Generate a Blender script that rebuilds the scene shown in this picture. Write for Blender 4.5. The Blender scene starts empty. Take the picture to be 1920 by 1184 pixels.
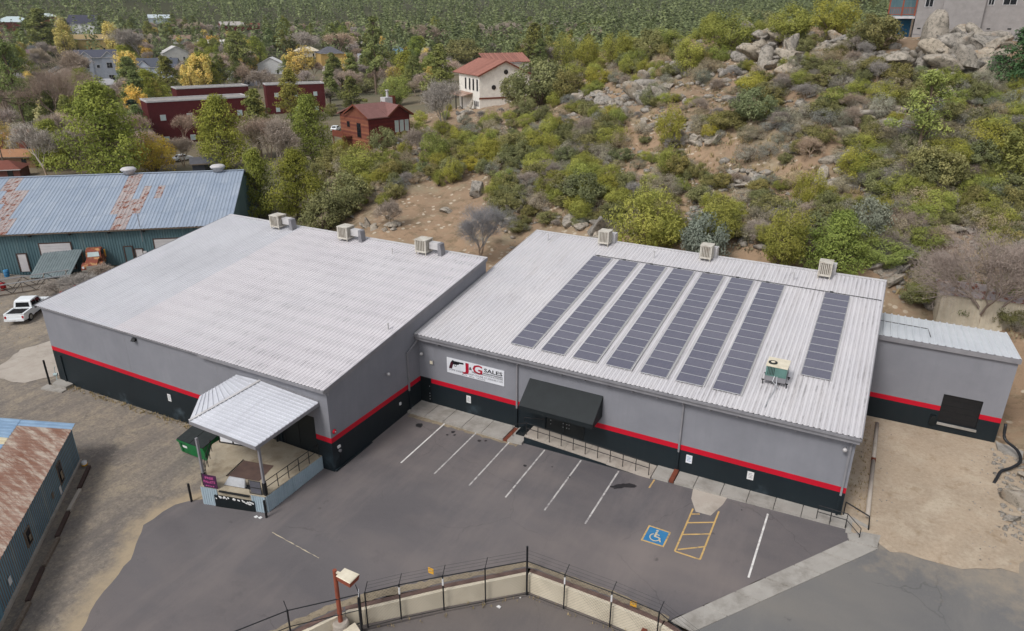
import bpy, bmesh, math, random
import numpy as np
from mathutils import Vector, Matrix

SC = bpy.context.scene
COL = SC.collection
rad = math.radians
# ------------------------------------------------------------------ camera
CF, CP, CR, CY = 1327.92, rad(22.529), rad(0.176), rad(-27.902)   # focal in px of a 1920 wide frame, pitch, roll, yaw
CC = np.array([29.377, -40.204, 27.846])
_fw = np.array([math.sin(CY)*math.cos(CP), math.cos(CY)*math.cos(CP), -math.sin(CP)])
_r0 = np.array([math.cos(CY), -math.sin(CY), 0.0]); _u0 = np.cross(_r0, _fw)
_rt = _r0*math.cos(CR)+_u0*math.sin(CR); _up = -_r0*math.sin(CR)+_u0*math.cos(CR)
cam_d = bpy.data.cameras.new("camera"); cam = bpy.data.objects.new("camera", cam_d); COL.objects.link(cam)
cam_d.sensor_width = 36.0; cam_d.lens = CF/1920*36.0; cam_d.clip_start = 0.5; cam_d.clip_end = 9000
cam.matrix_world = Matrix(((_rt[0], _up[0], -_fw[0], CC[0]), (_rt[1], _up[1], -_fw[1], CC[1]), (_rt[2], _up[2], -_fw[2], CC[2]), (0, 0, 0, 1)))
SC.camera = cam
# ------------------------------------------------------------------ sky, sun, exposure (soft overcast daylight)
SUN_EL, SUN_AZ = 50, 195
W = bpy.data.worlds.new("World"); SC.world = W; W.use_nodes = True
nt = W.node_tree; bgn = nt.nodes["Background"]
sky = nt.nodes.new("ShaderNodeTexSky"); sky.sky_type = 'NISHITA'; sky.sun_disc = False
sky.sun_elevation = rad(SUN_EL); sky.sun_rotation = rad(SUN_AZ); sky.air_density = 1.0; sky.dust_density = 2.5; sky.ozone_density = 1.0
hs = nt.nodes.new("ShaderNodeHueSaturation"); hs.inputs["Saturation"].default_value = 0.22
nt.links.new(sky.outputs[0], hs.inputs["Color"]); nt.links.new(hs.outputs[0], bgn.inputs[0]); bgn.inputs[1].default_value = 0.13
sd = bpy.data.lights.new("sun", 'SUN'); sd.energy = 1.5; sd.angle = rad(14); sd.color = (1.0, 0.965, 0.92)
sun = bpy.data.objects.new("sun", sd); COL.objects.link(sun)
_sv = Vector((math.sin(rad(SUN_AZ))*math.cos(rad(SUN_EL)), math.cos(rad(SUN_AZ))*math.cos(rad(SUN_EL)), math.sin(rad(SUN_EL))))
sun.rotation_euler = _sv.to_track_quat('Z', 'Y').to_euler(); sun.location = (0, -60, 90)
SC.view_settings.view_transform = 'Standard'; SC.view_settings.look = 'None'; SC.view_settings.gamma = 1
SC.view_settings.exposure = 0.24
SC.cycles.max_bounces = 5; SC.cycles.diffuse_bounces = 2; SC.cycles.glossy_bounces = 3; SC.cycles.transmission_bounces = 3; SC.cycles.transparent_max_bounces = 6; SC.cycles.volume_bounces = 0

# ------------------------------------------------------------------ projection helpers (read the survey of the place)
def ray(u, v):
    d = _fw*CF+_rt*(u-960)-_up*(v-592); return d/np.linalg.norm(d)
def proj(P):
    d = np.asarray(P, float)-CC; z = d@_fw
    return 960+CF*(d@_rt)/z, 592-CF*(d@_up)/z
def at_dist(u, v, dist):
    d = ray(u, v); return CC+d*(dist/math.hypot(d[0], d[1]))

# ------------------------------------------------------------------ materials
MATS = {}
def L(c):  # sRGB 0-255 -> linear
    return tuple(((x/255)/12.92 if x/255 <= 0.04045 else ((x/255+0.055)/1.055)**2.4) for x in c)
class NB:
    """small node-tree builder"""
    def __init__(s, name, rough=0.8, spec=0.3, metal=0.0):
        s.m = bpy.data.materials.new(name); s.m.use_nodes = True; s.t = s.m.node_tree
        s.b = s.t.nodes["Principled BSDF"]; s.b.inputs["Roughness"].default_value = rough
        s.b.inputs["Specular IOR Level"].default_value = spec; s.b.inputs["Metallic"].default_value = metal
        s.geo = s.t.nodes.new("ShaderNodeNewGeometry"); MATS[name] = s.m
    def n(s, t, **k):
        x = s.t.nodes.new(t)
        for a, b in k.items(): setattr(x, a, b)
        return x
    def lk(s, a, b): s.t.links.new(a, b)
    def mapv(s, scale=(1, 1, 1), rotz=0, vec=None):
        m = s.n("ShaderNodeMapping"); m.inputs["Scale"].default_value = scale; m.inputs["Rotation"].default_value = (0, 0, rotz)
        s.lk(vec if vec is not None else s.geo.outputs["Position"], m.inputs["Vector"]); return m.outputs[0]
    def noise(s, scale, detail=4, rough=0.55, vec=None, dist=0.0):
        x = s.n("ShaderNodeTexNoise"); x.inputs["Scale"].default_value = scale; x.inputs["Detail"].default_value = detail
        x.inputs["Roughness"].default_value = rough; x.inputs["Distortion"].default_value = dist
        s.lk(vec if vec is not None else s.geo.outputs["Position"], x.inputs["Vector"]); return x.outputs["Fac"]
    def ramp(s, f, lo, hi, a=0.0, b=1.0):
        x = s.n("ShaderNodeMapRange"); x.inputs[1].default_value = lo; x.inputs[2].default_value = hi; x.inputs[3].default_value = a; x.inputs[4].default_value = b
        s.lk(f, x.inputs[0]); return x.outputs[0]
    def mix(s, f, a, b, mode='MIX'):
        x = s.n("ShaderNodeMix", data_type='RGBA', blend_type=mode)
        for i, v in ((0, f), (6, a), (7, b)):
            if isinstance(v, (int, float)): x.inputs[i].default_value = v
            elif isinstance(v, tuple): x.inputs[i].default_value = (*v[:3], 1)
            else: s.lk(v, x.inputs[i])
        return x.outputs[2]
    def math(s, op, a, b=0.0):
        x = s.n("ShaderNodeMath", operation=op)
        for i, v in ((0, a), (1, b)):
            if isinstance(v, (int, float)): x.inputs[i].default_value = v
            else: s.lk(v, x.inputs[i])
        return x.outputs[0]
    def col(s, c):
        if isinstance(c, tuple): s.b.inputs["Base Color"].default_value = (*c[:3], 1)
        else: s.lk(c, s.b.inputs["Base Color"])
    def bump(s, h, strength=0.3, dist=0.02):
        x = s.n("ShaderNodeBump"); x.inputs["Strength"].default_value = strength; x.inputs["Distance"].default_value = dist
        s.lk(h, x.inputs["Height"]); s.lk(x.outputs[0], s.b.inputs["Normal"])
def M(name): return MATS[name]
def simple(name, c1, c2=None, scale=2.0, rough=0.8, spec=0.3, metal=0.0, bump=0.0, bscale=20, bdist=0.02, stretch=(1, 1, 1), dirt=None, dscale=0.4, dlo=.5, dhi=.75):
    b = NB(name, rough, spec, metal)
    if c2 is None: c2 = tuple(x*0.8 for x in c1)
    v = b.mapv(stretch); f = b.ramp(b.noise(scale, 5, 0.6, v), 0.3, 0.7); c = b.mix(f, c1, c2)
    if dirt: c = b.mix(b.ramp(b.noise(dscale, 5, 0.65, v), dlo, dhi), c, dirt)
    b.col(c)
    if bump: b.bump(b.noise(bscale, 4, 0.6, v), bump, bdist)
    return b.m
def per_object(name, rough=0.75, spec=0.2, var=0.35, attr=True, trans=0.0, scale=2.0, gain=1.0, sat=1.0):
    """colour from the object's own colour, varied by clump"""
    b = NB(name, rough, spec); oi = b.n("ShaderNodeObjectInfo")
    c = oi.outputs["Color"]
    if attr:
        at = b.n("ShaderNodeAttribute"); at.attribute_name = "tint"
        hsn = b.n("ShaderNodeHueSaturation"); b.lk(c, hsn.inputs["Color"])
        b.lk(b.ramp(at.outputs["Fac"], 0, 1, (1-var)*gain, (1+var)*gain), hsn.inputs["Value"]); hsn.inputs["Saturation"].default_value = sat
        b.lk(b.ramp(at.outputs["Fac"], 0, 1, 0.515, 0.49), hsn.inputs["Hue"])
        c = hsn.outputs[0]
    else:
        f = b.ramp(b.noise(scale, 5, 0.65), 0.3, 0.7, 1-var, 1+var)
        hsn = b.n("ShaderNodeHueSaturation"); b.lk(c, hsn.inputs["Color"]); b.lk(f, hsn.inputs["Value"]); c = hsn.outputs[0]
    b.col(c)
    if trans:
        tr = b.n("ShaderNodeBsdfTranslucent"); b.lk(c, tr.inputs[0]); mx = b.n("ShaderNodeMixShader"); mx.inputs[0].default_value = trans
        b.lk(b.b.outputs[0], mx.inputs[1]); b.lk(tr.outputs[0], mx.inputs[2])
        out = [n for n in b.t.nodes if n.type == 'OUTPUT_MATERIAL'][0]; b.lk(mx.outputs[0], out.inputs[0])
    return b.m

# ------------------------------------------------------------------ mesh builder
class MB:
    def __init__(s): s.v = []; s.f = []
    def add(s, vs, fs):
        o = len(s.v); s.v += [tuple(map(float, q)) for q in vs]; s.f += [tuple(i+o for i in f) for f in fs]; return s
    def box(s, x0, x1, y0, y1, z0, z1):
        return s.add([(x0, y0, z0), (x1, y0, z0), (x1, y1, z0), (x0, y1, z0), (x0, y0, z1), (x1, y0, z1), (x1, y1, z1), (x0, y1, z1)],
                     [(0, 3, 2, 1), (4, 5, 6, 7), (0, 1, 5, 4), (1, 2, 6, 5), (2, 3, 7, 6), (3, 0, 4, 7)])
    def prism(s, poly, z0, z1):
        """vertical prism on an xy polygon; z0/z1 may be callables"""
        n = len(poly); fz0 = z0 if callable(z0) else (lambda x, y: z0); fz1 = z1 if callable(z1) else (lambda x, y: z1)
        vs = [(x, y, fz0(x, y)) for x, y in poly]+[(x, y, fz1(x, y)) for x, y in poly]
        return s.add(vs, [tuple(range(n))[::-1], tuple(range(n, 2*n))]+[(i, (i+1) % n, n+(i+1) % n, n+i) for i in range(n)])
    def hexa(s, lo, hi):
        """8-corner block: lo 4 pts, hi 4 pts"""
        return s.add(list(lo)+list(hi), [(0, 3, 2, 1), (4, 5, 6, 7), (0, 1, 5, 4), (1, 2, 6, 5), (2, 3, 7, 6), (3, 0, 4, 7)])
    def quad(s, a, b, c, d): return s.add([a, b, c, d], [(0, 1, 2, 3)])
    def tube(s, pts, r, n=8, cap=True):
        pts = [Vector(p) for p in pts]; rs = r if isinstance(r, (list, tuple)) else [r]*len(pts); rings = []
        for i, p in enumerate(pts):
            t = (pts[min(i+1, len(pts)-1)]-pts[max(i-1, 0)]).normalized()
            a = Vector((0, 0, 1)) if abs(t.z) < 0.9 else Vector((1, 0, 0)); e1 = t.cross(a).normalized(); e2 = t.cross(e1)
            rings.append([p+(e1*math.cos(2*math.pi*k/n)+e2*math.sin(2*math.pi*k/n))*rs[i] for k in range(n)])
        vs = [q for rg in rings for q in rg]; fs = []
        for i in range(len(pts)-1):
            for k in range(n): fs.append((i*n+k, i*n+(k+1) % n, (i+1)*n+(k+1) % n, (i+1)*n+k))
        if cap: fs += [tuple(range(n))[::-1], tuple((len(pts)-1)*n+k for k in range(n))]
        return s.add(vs, fs)
    def bar(s, a, b, w, h):
        """rectangular bar from a to b, w horizontal, h vertical"""
        a = Vector(a); b = Vector(b); t = (b-a).normalized(); up = Vector((0, 0, 1)) if abs(t.z) < 0.95 else Vector((0, 1, 0))
        e = t.cross(up).normalized()*w/2; g = e.normalized().cross(t)*h/2
        return s.add([a-e-g, a+e-g, a+e+g, a-e+g, b-e-g, b+e-g, b+e+g, b-e+g], [(0, 1, 2, 3), (7, 6, 5, 4), (0, 4, 5, 1), (1, 5, 6, 2), (2, 6, 7, 3), (3, 7, 4, 0)])
    def lathe(s, prof, n=20, c=(0, 0)):
        vs = [(c[0]+r*math.cos(2*math.pi*k/n), c[1]+r*math.sin(2*math.pi*k/n), z) for r, z in prof for k in range(n)]
        fs = [(i*n+k, i*n+(k+1) % n, (i+1)*n+(k+1) % n, (i+1)*n+k) for i in range(len(prof)-1) for k in range(n)]
        fs += [tuple(range(n))[::-1], tuple((len(prof)-1)*n+k for k in range(n))]
        return s.add(vs, fs)
    def mesh(s, name, mat=None, off=(0, 0, 0), smooth=False):
        me = bpy.data.meshes.new(name)
        me.from_pydata([(x-off[0], y-off[1], z-off[2]) for x, y, z in s.v], [], s.f)
        if mat: me.materials.append(M(mat) if isinstance(mat, str) else mat)
        if smooth: me.polygons.foreach_set("use_smooth", [True]*len(me.polygons))
        me.update(); return me

def link(name, data, parent=None):
    o = bpy.data.objects.new(name, data); COL.objects.link(o)
    if parent is not None: o.parent = parent
    return o
def tag(o, label=None, cat=None, group=None, kind=None):
    if label: o["label"] = label
    if cat: o["category"] = cat
    if group: o["group"] = group
    if kind: o["kind"] = kind
    return o
def thing(name, loc, label, cat, group=None, rz=0.0):
    o = link(name, None); o.location = loc; o.rotation_euler = (0, 0, rz); o.empty_display_size = 0.3
    return tag(o, label, cat, group)
def part(name, mb, mat, parent, world=False, smooth=False, label=None):
    """mesh part; world=True when the builder holds world coordinates (parents are never rotated then)"""
    off = (0, 0, 0)
    if world and parent is not None:
        q = parent; off = [0, 0, 0]
        while q is not None:
            off = [off[i]+q.location[i] for i in range(3)]; q = q.parent
    o = link(name, mb.mesh(name, mat, off, smooth), parent)
    if label: o["label"] = label
    return o
def solo(name, mb, mat, loc, label, cat, group=None, smooth=False):
    """a thing that is one mesh, builder in world coordinates, origin at loc"""
    o = link(name, mb.mesh(name, mat, loc, smooth)); o.location = loc
    return tag(o, label, cat, group)
def text_mesh(txt, size, mat, ext=0.004, bold=False):
    cu = bpy.data.curves.new("lettering", 'FONT'); cu.body = txt; cu.size = size; cu.extrude = ext; cu.align_x = 'LEFT'; cu.resolution_u = 2
    if bold: cu.offset = size*0.022
    t = bpy.data.objects.new("lettering_tmp", cu); COL.objects.link(t)
    me = bpy.data.meshes.new_from_object(t.evaluated_get(bpy.context.evaluated_depsgraph_get()))
    bpy.data.objects.remove(t); bpy.data.curves.remove(cu); me.materials.clear(); me.materials.append(M(mat)); return me
def wall_text(txt, size, width, x, z, y, mat, parent, name="lettering", shear=0.0, bold=False, ext=0.004):
    """lettering on a wall facing -y, scaled to the given width; parent must be unrotated"""
    me = text_mesh(txt, size, mat, ext, bold); co = np.array([v.co for v in me.vertices]); x0, x1 = co[:, 0].min(), co[:, 0].max(); s = width/(x1-x0)
    for v in me.vertices:
        a, b, c = v.co; v.co = ((a-x0)*s+b*shear, -c, b)
    o = link(name, me, parent); p = parent.location; o.location = (x-p[0], y-p[1], z-p[2]); return o
# ------------------------------------------------------------------ material library
def lib():
    # painted block walls: fine coursing relief, uneven paint
    def block(name, c, c2, rough=0.75, spec=0.25):
        b = NB(name, rough, spec); v = b.geo.outputs["Position"]
        f = b.ramp(b.noise(0.35, 6, 0.65), 0.3, 0.7); col = b.mix(f, c, c2)
        st = b.ramp(b.noise(1.0, 5, 0.7, b.mapv((2.2, 2.2, 0.12))), 0.5, 0.78, 0, .45); col = b.mix(st, col, tuple(x*0.72+0.01 for x in c))
        b.col(col)
        sx = b.n("ShaderNodeSeparateXYZ"); b.lk(v, sx.inputs[0])
        w = b.math('FRACT', b.math('MULTIPLY', sx.outputs[2], 5.0)); j = b.ramp(w, 0.0, 0.08)
        h = b.math('ADD', b.math('MULTIPLY', j, 0.6), b.math('MULTIPLY', b.noise(14, 3), 0.4)); b.bump(h, 0.35, 0.012); return b
    block("wall_grey", L((137, 138, 145)), L((125, 126, 133)))
    block("wall_red", L((196, 16, 44)), L((180, 14, 38)), 0.6)
    b = block("wall_dark", L((24, 35, 41)), L((18, 28, 34)), 0.55, 0.35)   # pale scuffs low on the dark paint
    src = b.b.inputs["Base Color"].links[0].from_socket; sx = b.n("ShaderNodeSeparateXYZ"); b.lk(b.geo.outputs["Position"], sx.inputs[0])
    sc_ = b.math('MULTIPLY', b.ramp(b.noise(.33, 4, .6), .60, .76), b.ramp(sx.outputs[2], 1.1, .1)); sc_ = b.math('MULTIPLY', sc_, b.ramp(b.noise(3, 5, .7), .3, .7, .15, .55)); b.col(b.mix(sc_, src, L((120, 140, 152))))
    simple("trim_grey", L((140, 139, 143)), L((122, 121, 126)), 1.2, 0.55, 0.4)
    simple("trim_white", L((200, 198, 198)), L((178, 176, 178)), 1.5, 0.5, 0.4)
    simple("black_metal", L((28, 29, 32)), L((20, 21, 24)), 3, 0.5, 0.4)
    simple("dark_door", L((20, 28, 31)), L((15, 22, 26)), 1.2, 0.45, 0.4)
    # sheet metal roofs: pale coating, dirt streaks down the ribs, rib shade painted in
    def roof(name, c, c2, dirt, amount, rib=None, dash=0.0, rough=0.42, metal=0.0, rust=None, base=0.0, rows=0):
        b = NB(name, rough, 0.45, metal); P = b.geo.outputs["Position"]
        col = b.mix(b.ramp(b.noise(0.22, 6, 0.6), 0.3, 0.7), c, c2)
        st = b.ramp(b.noise(1.0, 6, 0.72, b.mapv((3.2, 0.18, 0.2))), 0.50, 0.78, 0, amount); col = b.mix(st, col, dirt)
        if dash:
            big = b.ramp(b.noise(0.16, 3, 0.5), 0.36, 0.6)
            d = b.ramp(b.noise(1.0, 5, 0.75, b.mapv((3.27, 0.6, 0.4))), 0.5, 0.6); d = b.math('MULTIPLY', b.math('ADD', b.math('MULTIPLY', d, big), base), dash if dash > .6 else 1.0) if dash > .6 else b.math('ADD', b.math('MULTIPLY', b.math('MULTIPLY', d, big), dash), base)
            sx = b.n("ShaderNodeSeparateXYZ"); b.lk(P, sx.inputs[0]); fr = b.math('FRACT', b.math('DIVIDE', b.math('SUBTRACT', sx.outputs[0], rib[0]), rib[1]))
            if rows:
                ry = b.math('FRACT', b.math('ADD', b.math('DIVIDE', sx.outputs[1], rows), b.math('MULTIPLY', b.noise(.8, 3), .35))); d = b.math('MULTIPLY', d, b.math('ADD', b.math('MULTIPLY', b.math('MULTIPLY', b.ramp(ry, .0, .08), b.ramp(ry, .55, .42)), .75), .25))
            near = b.math('MULTIPLY', b.ramp(fr, 0.28, 0.42), b.ramp(fr, 0.80, 0.66)); d = b.math('MULTIPLY', d, near); col = b.mix(d, col, L((66, 62, 66)))  # dirt dashes plus an even dark line painting the shade beside each rib
        if rust: col = b.mix(b.ramp(b.noise(1.0, 6, 0.75, b.mapv((2.4, 1.0, 1.0))), rust[1], rust[2]), col, rust[0])
        b.col(col); b.bump(b.noise(1.4, 4, 0.6), 0.12, 0.05)
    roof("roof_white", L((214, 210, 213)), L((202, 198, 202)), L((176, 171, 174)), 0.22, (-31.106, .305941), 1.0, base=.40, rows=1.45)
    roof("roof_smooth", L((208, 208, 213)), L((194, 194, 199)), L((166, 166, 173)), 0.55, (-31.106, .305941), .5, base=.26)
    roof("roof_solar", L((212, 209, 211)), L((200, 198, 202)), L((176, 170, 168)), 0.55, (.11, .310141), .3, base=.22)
    roof("roof_annex", L((222, 226, 231)), L((206, 211, 217)), L((180, 185, 192)), 0.5, rough=0.35)
    roof("roof_canopy", L((205, 207, 214)), L((186, 188, 196)), L((150, 150, 156)), 0.5, rough=0.32)
    roof("galv_blue", L((150, 161, 176)), L((136, 149, 167)), L((122, 132, 147)), 0.6, rough=0.5)
    roof("galv_pale", L((156, 166, 180)), L((142, 154, 170)), L((126, 136, 150)), 0.5, rough=0.5)
    roof("galv_rust", L((170, 160, 158)), L((152, 144, 144)), L((146, 112, 94)), 0.6, rough=0.75, rust=(L((122, 68, 46)), .53, .57))
    # rusted shed roof with pale streaks
    b = NB("shed_rust", 0.8, 0.2)
    c = b.mix(b.ramp(b.noise(0.6, 6, 0.7), 0.32, 0.66), L((158, 130, 116)), L((132, 94, 78)))
    c = b.mix(b.ramp(b.noise(1.0, 6, 0.78, b.mapv((.5, 2.6, 1), .78)), 0.46, 0.62), c, L((188, 174, 160))); b.col(c); b.bump(b.noise(8, 4), 0.2, 0.02)
    simple("shed_blue", L((150, 178, 205)), L((128, 156, 186)), 1.2, 0.5, 0.4)
    simple("shed_cream", L((222, 212, 182)), L((205, 192, 160)), 1.2, 0.6)
    def teal(name, c, c2, c3, rough=0.6):
        b = NB(name, rough, 0.3); col = b.mix(b.ramp(b.noise(0.5, 5, 0.65, b.mapv((1, 1, .25))), 0.3, 0.7), c, c2)
        col = b.mix(b.ramp(b.noise(1.3, 5, 0.7, b.mapv((1.4, 1.4, .1))), 0.55, 0.75), col, c3); b.col(col)
    teal("teal_siding", L((92, 118, 124)), L((74, 100, 108)), L((116, 132, 132)))
    teal("shed_siding", L((112, 146, 162)), L((94, 128, 146)), L((150, 162, 158)))
    teal("dock_skirt", L((168, 184, 194)), L((146, 165, 176)), L((120, 138, 148)), 0.45)
    # concrete
    def conc(name, c, c2, d, dlo=.5, dhi=.72):
        b = NB(name, 0.85, 0.2); col = b.mix(b.ramp(b.noise(0.8, 6, 0.65), 0.3, 0.7), c, c2)
        col = b.mix(b.ramp(b.noise(0.5, 6, 0.7), dlo, dhi), col, d); col = b.mix(b.ramp(b.noise(9, 4, .7), .55, .75, 0, .25), col, tuple(x*.7 for x in c)); b.col(col); b.bump(b.noise(25, 3), 0.2, 0.01)
    conc("concrete", L((168, 164, 158)), L((150, 146, 140)), L((126, 121, 114)))
    conc("concrete_tan", L((176, 166, 148)), L((158, 146, 126)), L((126, 112, 92)))
    conc("concrete_cream", L((214, 204, 184)), L((202, 192, 172)), L((184, 173, 153)))
    conc("concrete_pale", L((178, 170, 160)), L((166, 156, 146)), L((146, 138, 128)))
    # ground covers
    def asphalt(name, c, c2, c3, stain):
        b = NB(name, 0.82, 0.25)
        col = b.mix(b.ramp(b.noise(0.09, 7, 0.6, dist=0.6), 0.32, 0.68), c, c2)
        col = b.mix(b.ramp(b.noise(0.05, 5, 0.6, b.mapv((1, 2.2, 1), 0.5)), 0.48, 0.72), col, c3)
        col = b.mix(b.ramp(b.noise(0.55, 6, 0.7), 0.6, 0.82, 0, .6), col, stain)
        col = b.mix(b.ramp(b.noise(0.9, 3, 0.6), .70, .77, 0, .7), col, tuple(x*0.35 for x in c))
        g = b.noise(38, 2, .7); col = b.mix(b.ramp(g, .35, .75, 0, .4), col, tuple(min(1, x*1.55) for x in c))
        vo = b.n("ShaderNodeTexVoronoi", feature='DISTANCE_TO_EDGE'); vo.inputs["Scale"].default_value = .13; wv = b.n("ShaderNodeVectorMath", operation='ADD'); nz = b.n("ShaderNodeTexNoise"); nz.inputs["Scale"].default_value = .8; nz.inputs["Detail"].default_value = 5; b.lk(b.geo.outputs["Position"], nz.inputs["Vector"]); b.lk(b.geo.outputs["Position"], wv.inputs[0]); b.lk(nz.outputs["Color"], wv.inputs[1]); b.lk(wv.outputs[0], vo.inputs["Vector"])
        ck = b.math('MULTIPLY', b.ramp(vo.outputs["Distance"], .0045, .0015), b.ramp(b.noise(.12, 3), .48, .56, 0, .32)); col = b.mix(ck, col, tuple(x*.4 for x in c))
        col = b.mix(b.ramp(b.noise(.16, 6, .7, b.mapv((1.0, .22, 1), -.5)), .5, .72, 0, .55), col, tuple(min(1, x*1.28) for x in c3))
        b.col(col); b.bump(g, 0.25, 0.012)
    asphalt("asphalt_lot", L((102, 98, 99)), L((82, 79, 82)), L((117, 109, 106)), L((70, 68, 71)))
    asphalt("asphalt_yard", L((104, 98, 96)), L((90, 86, 86)), L((114, 106, 100)), L((78, 74, 74)))
    asphalt("asphalt_road", L((112, 111, 110)), L((100, 99, 99)), L((122, 118, 112)), L((90, 89, 89)))
    def dirt(name, cs, sc=0.12, bumpd=0.05, grain=22, gk=1.0):
        b = NB(name, 0.95, 0.1)
        col = b.mix(b.ramp(b.noise(sc, 7, 0.65, dist=0.8), 0.34, 0.64), cs[0], cs[1])
        col = b.mix(b.ramp(b.noise(sc*2.7, 6, 0.7, dist=0.4), 0.5, 0.68), col, cs[2])
        col = b.mix(b.ramp(b.noise(sc*7, 5, 0.7), 0.56, 0.72, 0, .8), col, cs[3])
        g = b.noise(grain, 3, .75); col = b.mix(b.ramp(g, .4, .75, 0, .6*gk), col, tuple(x*.55 for x in cs[0])); g3 = b.noise(4.5, 5, .8); col = b.mix(b.ramp(g3, .52, .66, 0, .55*gk), col, tuple(min(1, x*1.25) for x in cs[2])); col = b.mix(b.ramp(g3, .48, .36, 0, .5*gk), col, tuple(x*.6 for x in cs[3]))
        b.col(col); b.bump(b.math('ADD', b.noise(1.6, 5, .7), b.math('MULTIPLY', g, .35)), 0.5, bumpd)
    dirt("gravel", [L((144, 134, 122)), L((118, 112, 107)), L((157, 145, 128)), L((101, 96, 92))], 0.14, gk=.8)
    dirt("drive_dirt", [L((184, 166, 145)), L((164, 149, 131)), L((188, 174, 155)), L((144, 124, 100))], 0.13, 0.07, gk=.45)
    dirt("edge_sand", [L((158, 145, 124)), L((142, 130, 112)), L((130, 120, 104)), L((114, 104, 90))], 0.3)
    # hillside soil, granite, litter
    b = NB("soil", 0.95, 0.1)
    col = b.mix(b.ramp(b.noise(0.05, 7, 0.65, dist=0.6), 0.36, 0.62), L((162, 137, 113)), L((136, 117, 98)))
    col = b.mix(b.ramp(b.noise(0.17, 6, 0.7), 0.5, 0.66), col, L((152, 140, 118)))
    col = b.mix(b.ramp(b.noise(0.6, 6, 0.7), 0.5, 0.64, 0, .8), col, L((116, 102, 82)))
    vo = b.n("ShaderNodeTexVoronoi"); vo.inputs["Scale"].default_value = 1.1; b.lk(b.geo.outputs["Position"], vo.inputs["Vector"])
    st = b.math('MULTIPLY', b.ramp(vo.outputs["Distance"], .30, .22), b.ramp(b.noise(.22, 4), .46, .56)); col = b.mix(st, col, L((186, 174, 156)))
    at = b.n("ShaderNodeAttribute"); at.attribute_name = "cover"
    cov = b.ramp(b.math('ADD', at.outputs["Fac"], b.ramp(b.noise(.3, 5, .7), .2, .8, -.45, .45)), .4, .75)
    flo = b.ramp(at.outputs["Fac"], 1.2, 1.8); town = b.mix(b.ramp(b.noise(0.03, 6, .65), .35, .65), L((122, 110, 92)), L((102, 100, 82))); col = b.mix(cov, col, town); col = b.mix(flo, col, L((76, 76, 56)))
    b.col(col); b.bump(b.math('ADD', b.noise(1.2, 6, .75), b.math('MULTIPLY', b.noise(9, 3, .7), .3)), 0.7, 0.15)
    # granite: warm pale stone with lichen, colour shift per boulder
    b = NB("granite", 0.88, 0.2); oi = b.n("ShaderNodeObjectInfo")
    col = b.mix(b.ramp(b.noise(0.9, 7, 0.7), 0.32, 0.68), L((188, 177, 162)), L((160, 151, 139)))
    col = b.mix(b.ramp(b.noise(2.2, 6, 0.75), 0.48, 0.62), col, L((118, 113, 103))); col = b.mix(b.ramp(b.noise(1.0, 6, .8, b.mapv((.7, .7, 2.4))), .60, .66, 0, .75), col, L((78, 74, 70)))
    col = b.mix(b.ramp(b.noise(0.45, 5, 0.7), 0.58, 0.7), col, L((170, 146, 122)))
    hsn = b.n("ShaderNodeHueSaturation"); b.lk(col, hsn.inputs["Color"]); b.lk(b.ramp(oi.outputs["Random"], 0, 1, .70, 1.0), hsn.inputs["Value"]); b.lk(b.ramp(oi.outputs["Random"], 0, 1, .6, 1.15), hsn.inputs["Saturation"])
    b.col(hsn.outputs[0]); b.bump(b.noise(5, 6, .8), 0.8, 0.12)
    per_object("leaf", 0.7, 0.15, 0.42, trans=0.25, gain=1.2, sat=1.1)
    per_object("bark", 0.9, 0.1, 0.25, attr=False)
    per_object("paint", 0.55, 0.35, 0.07, attr=False, scale=0.8)
    per_object("siding", 0.75, 0.2, 0.12, attr=False, scale=1.2)
    per_object("shingle", 0.85, 0.15, 0.14, attr=False, scale=1.5)
    per_object("dry", 0.9, 0.05, 0.35)
    # solar glass: cells with fine grid
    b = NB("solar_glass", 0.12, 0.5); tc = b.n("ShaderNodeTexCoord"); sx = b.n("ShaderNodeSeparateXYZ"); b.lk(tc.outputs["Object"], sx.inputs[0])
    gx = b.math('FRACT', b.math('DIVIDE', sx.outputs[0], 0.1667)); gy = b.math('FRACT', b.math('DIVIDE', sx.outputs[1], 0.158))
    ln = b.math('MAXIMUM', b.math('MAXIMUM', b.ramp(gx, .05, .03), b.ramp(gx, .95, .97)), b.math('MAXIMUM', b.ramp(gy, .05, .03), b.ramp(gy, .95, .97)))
    oi = b.n("ShaderNodeObjectInfo"); cell = b.mix(b.math('ADD', b.math('MULTIPLY', b.ramp(b.noise(3, 3), .3, .7), .4), b.math('MULTIPLY', oi.outputs["Random"], .6)), L((106, 105, 118)), L((90, 90, 106))); b.col(b.mix(b.math('MULTIPLY', ln, .18), cell, L((138, 137, 148))))  # pale cell tone, varied per panel, paints in the sky's reflection
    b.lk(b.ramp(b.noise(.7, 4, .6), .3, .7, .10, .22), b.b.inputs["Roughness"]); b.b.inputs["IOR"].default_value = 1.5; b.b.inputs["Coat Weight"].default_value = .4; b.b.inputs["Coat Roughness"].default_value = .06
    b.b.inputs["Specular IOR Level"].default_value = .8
    simple("alu", L((205, 206, 208)), L((188, 189, 192)), 3, 0.35, 0.5, 0.4)
    simple("cooler_tan", L((206, 202, 192)), L((188, 182, 172)), 2, 0.6, 0.3, dirt=L((150, 138, 122)), dscale=1.5)
    simple("cooler_pad", L((120, 112, 102)), L((96, 90, 82)), 6, 0.9)
    simple("ac_green", L((98, 134, 128)), L((84, 118, 112)), 2, 0.5, 0.4)
    simple("white_paint", L((228, 226, 222)), L((206, 204, 202)), 1.5, 0.7, dirt=L((165, 162, 160)), dscale=2.2, dlo=.52, dhi=.7)
    simple("line_worn", L((196, 193, 190)), L((170, 167, 165)), 2, 0.8, dirt=L((128, 123, 124)), dscale=2.6, dlo=.48, dhi=.66)
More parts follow.
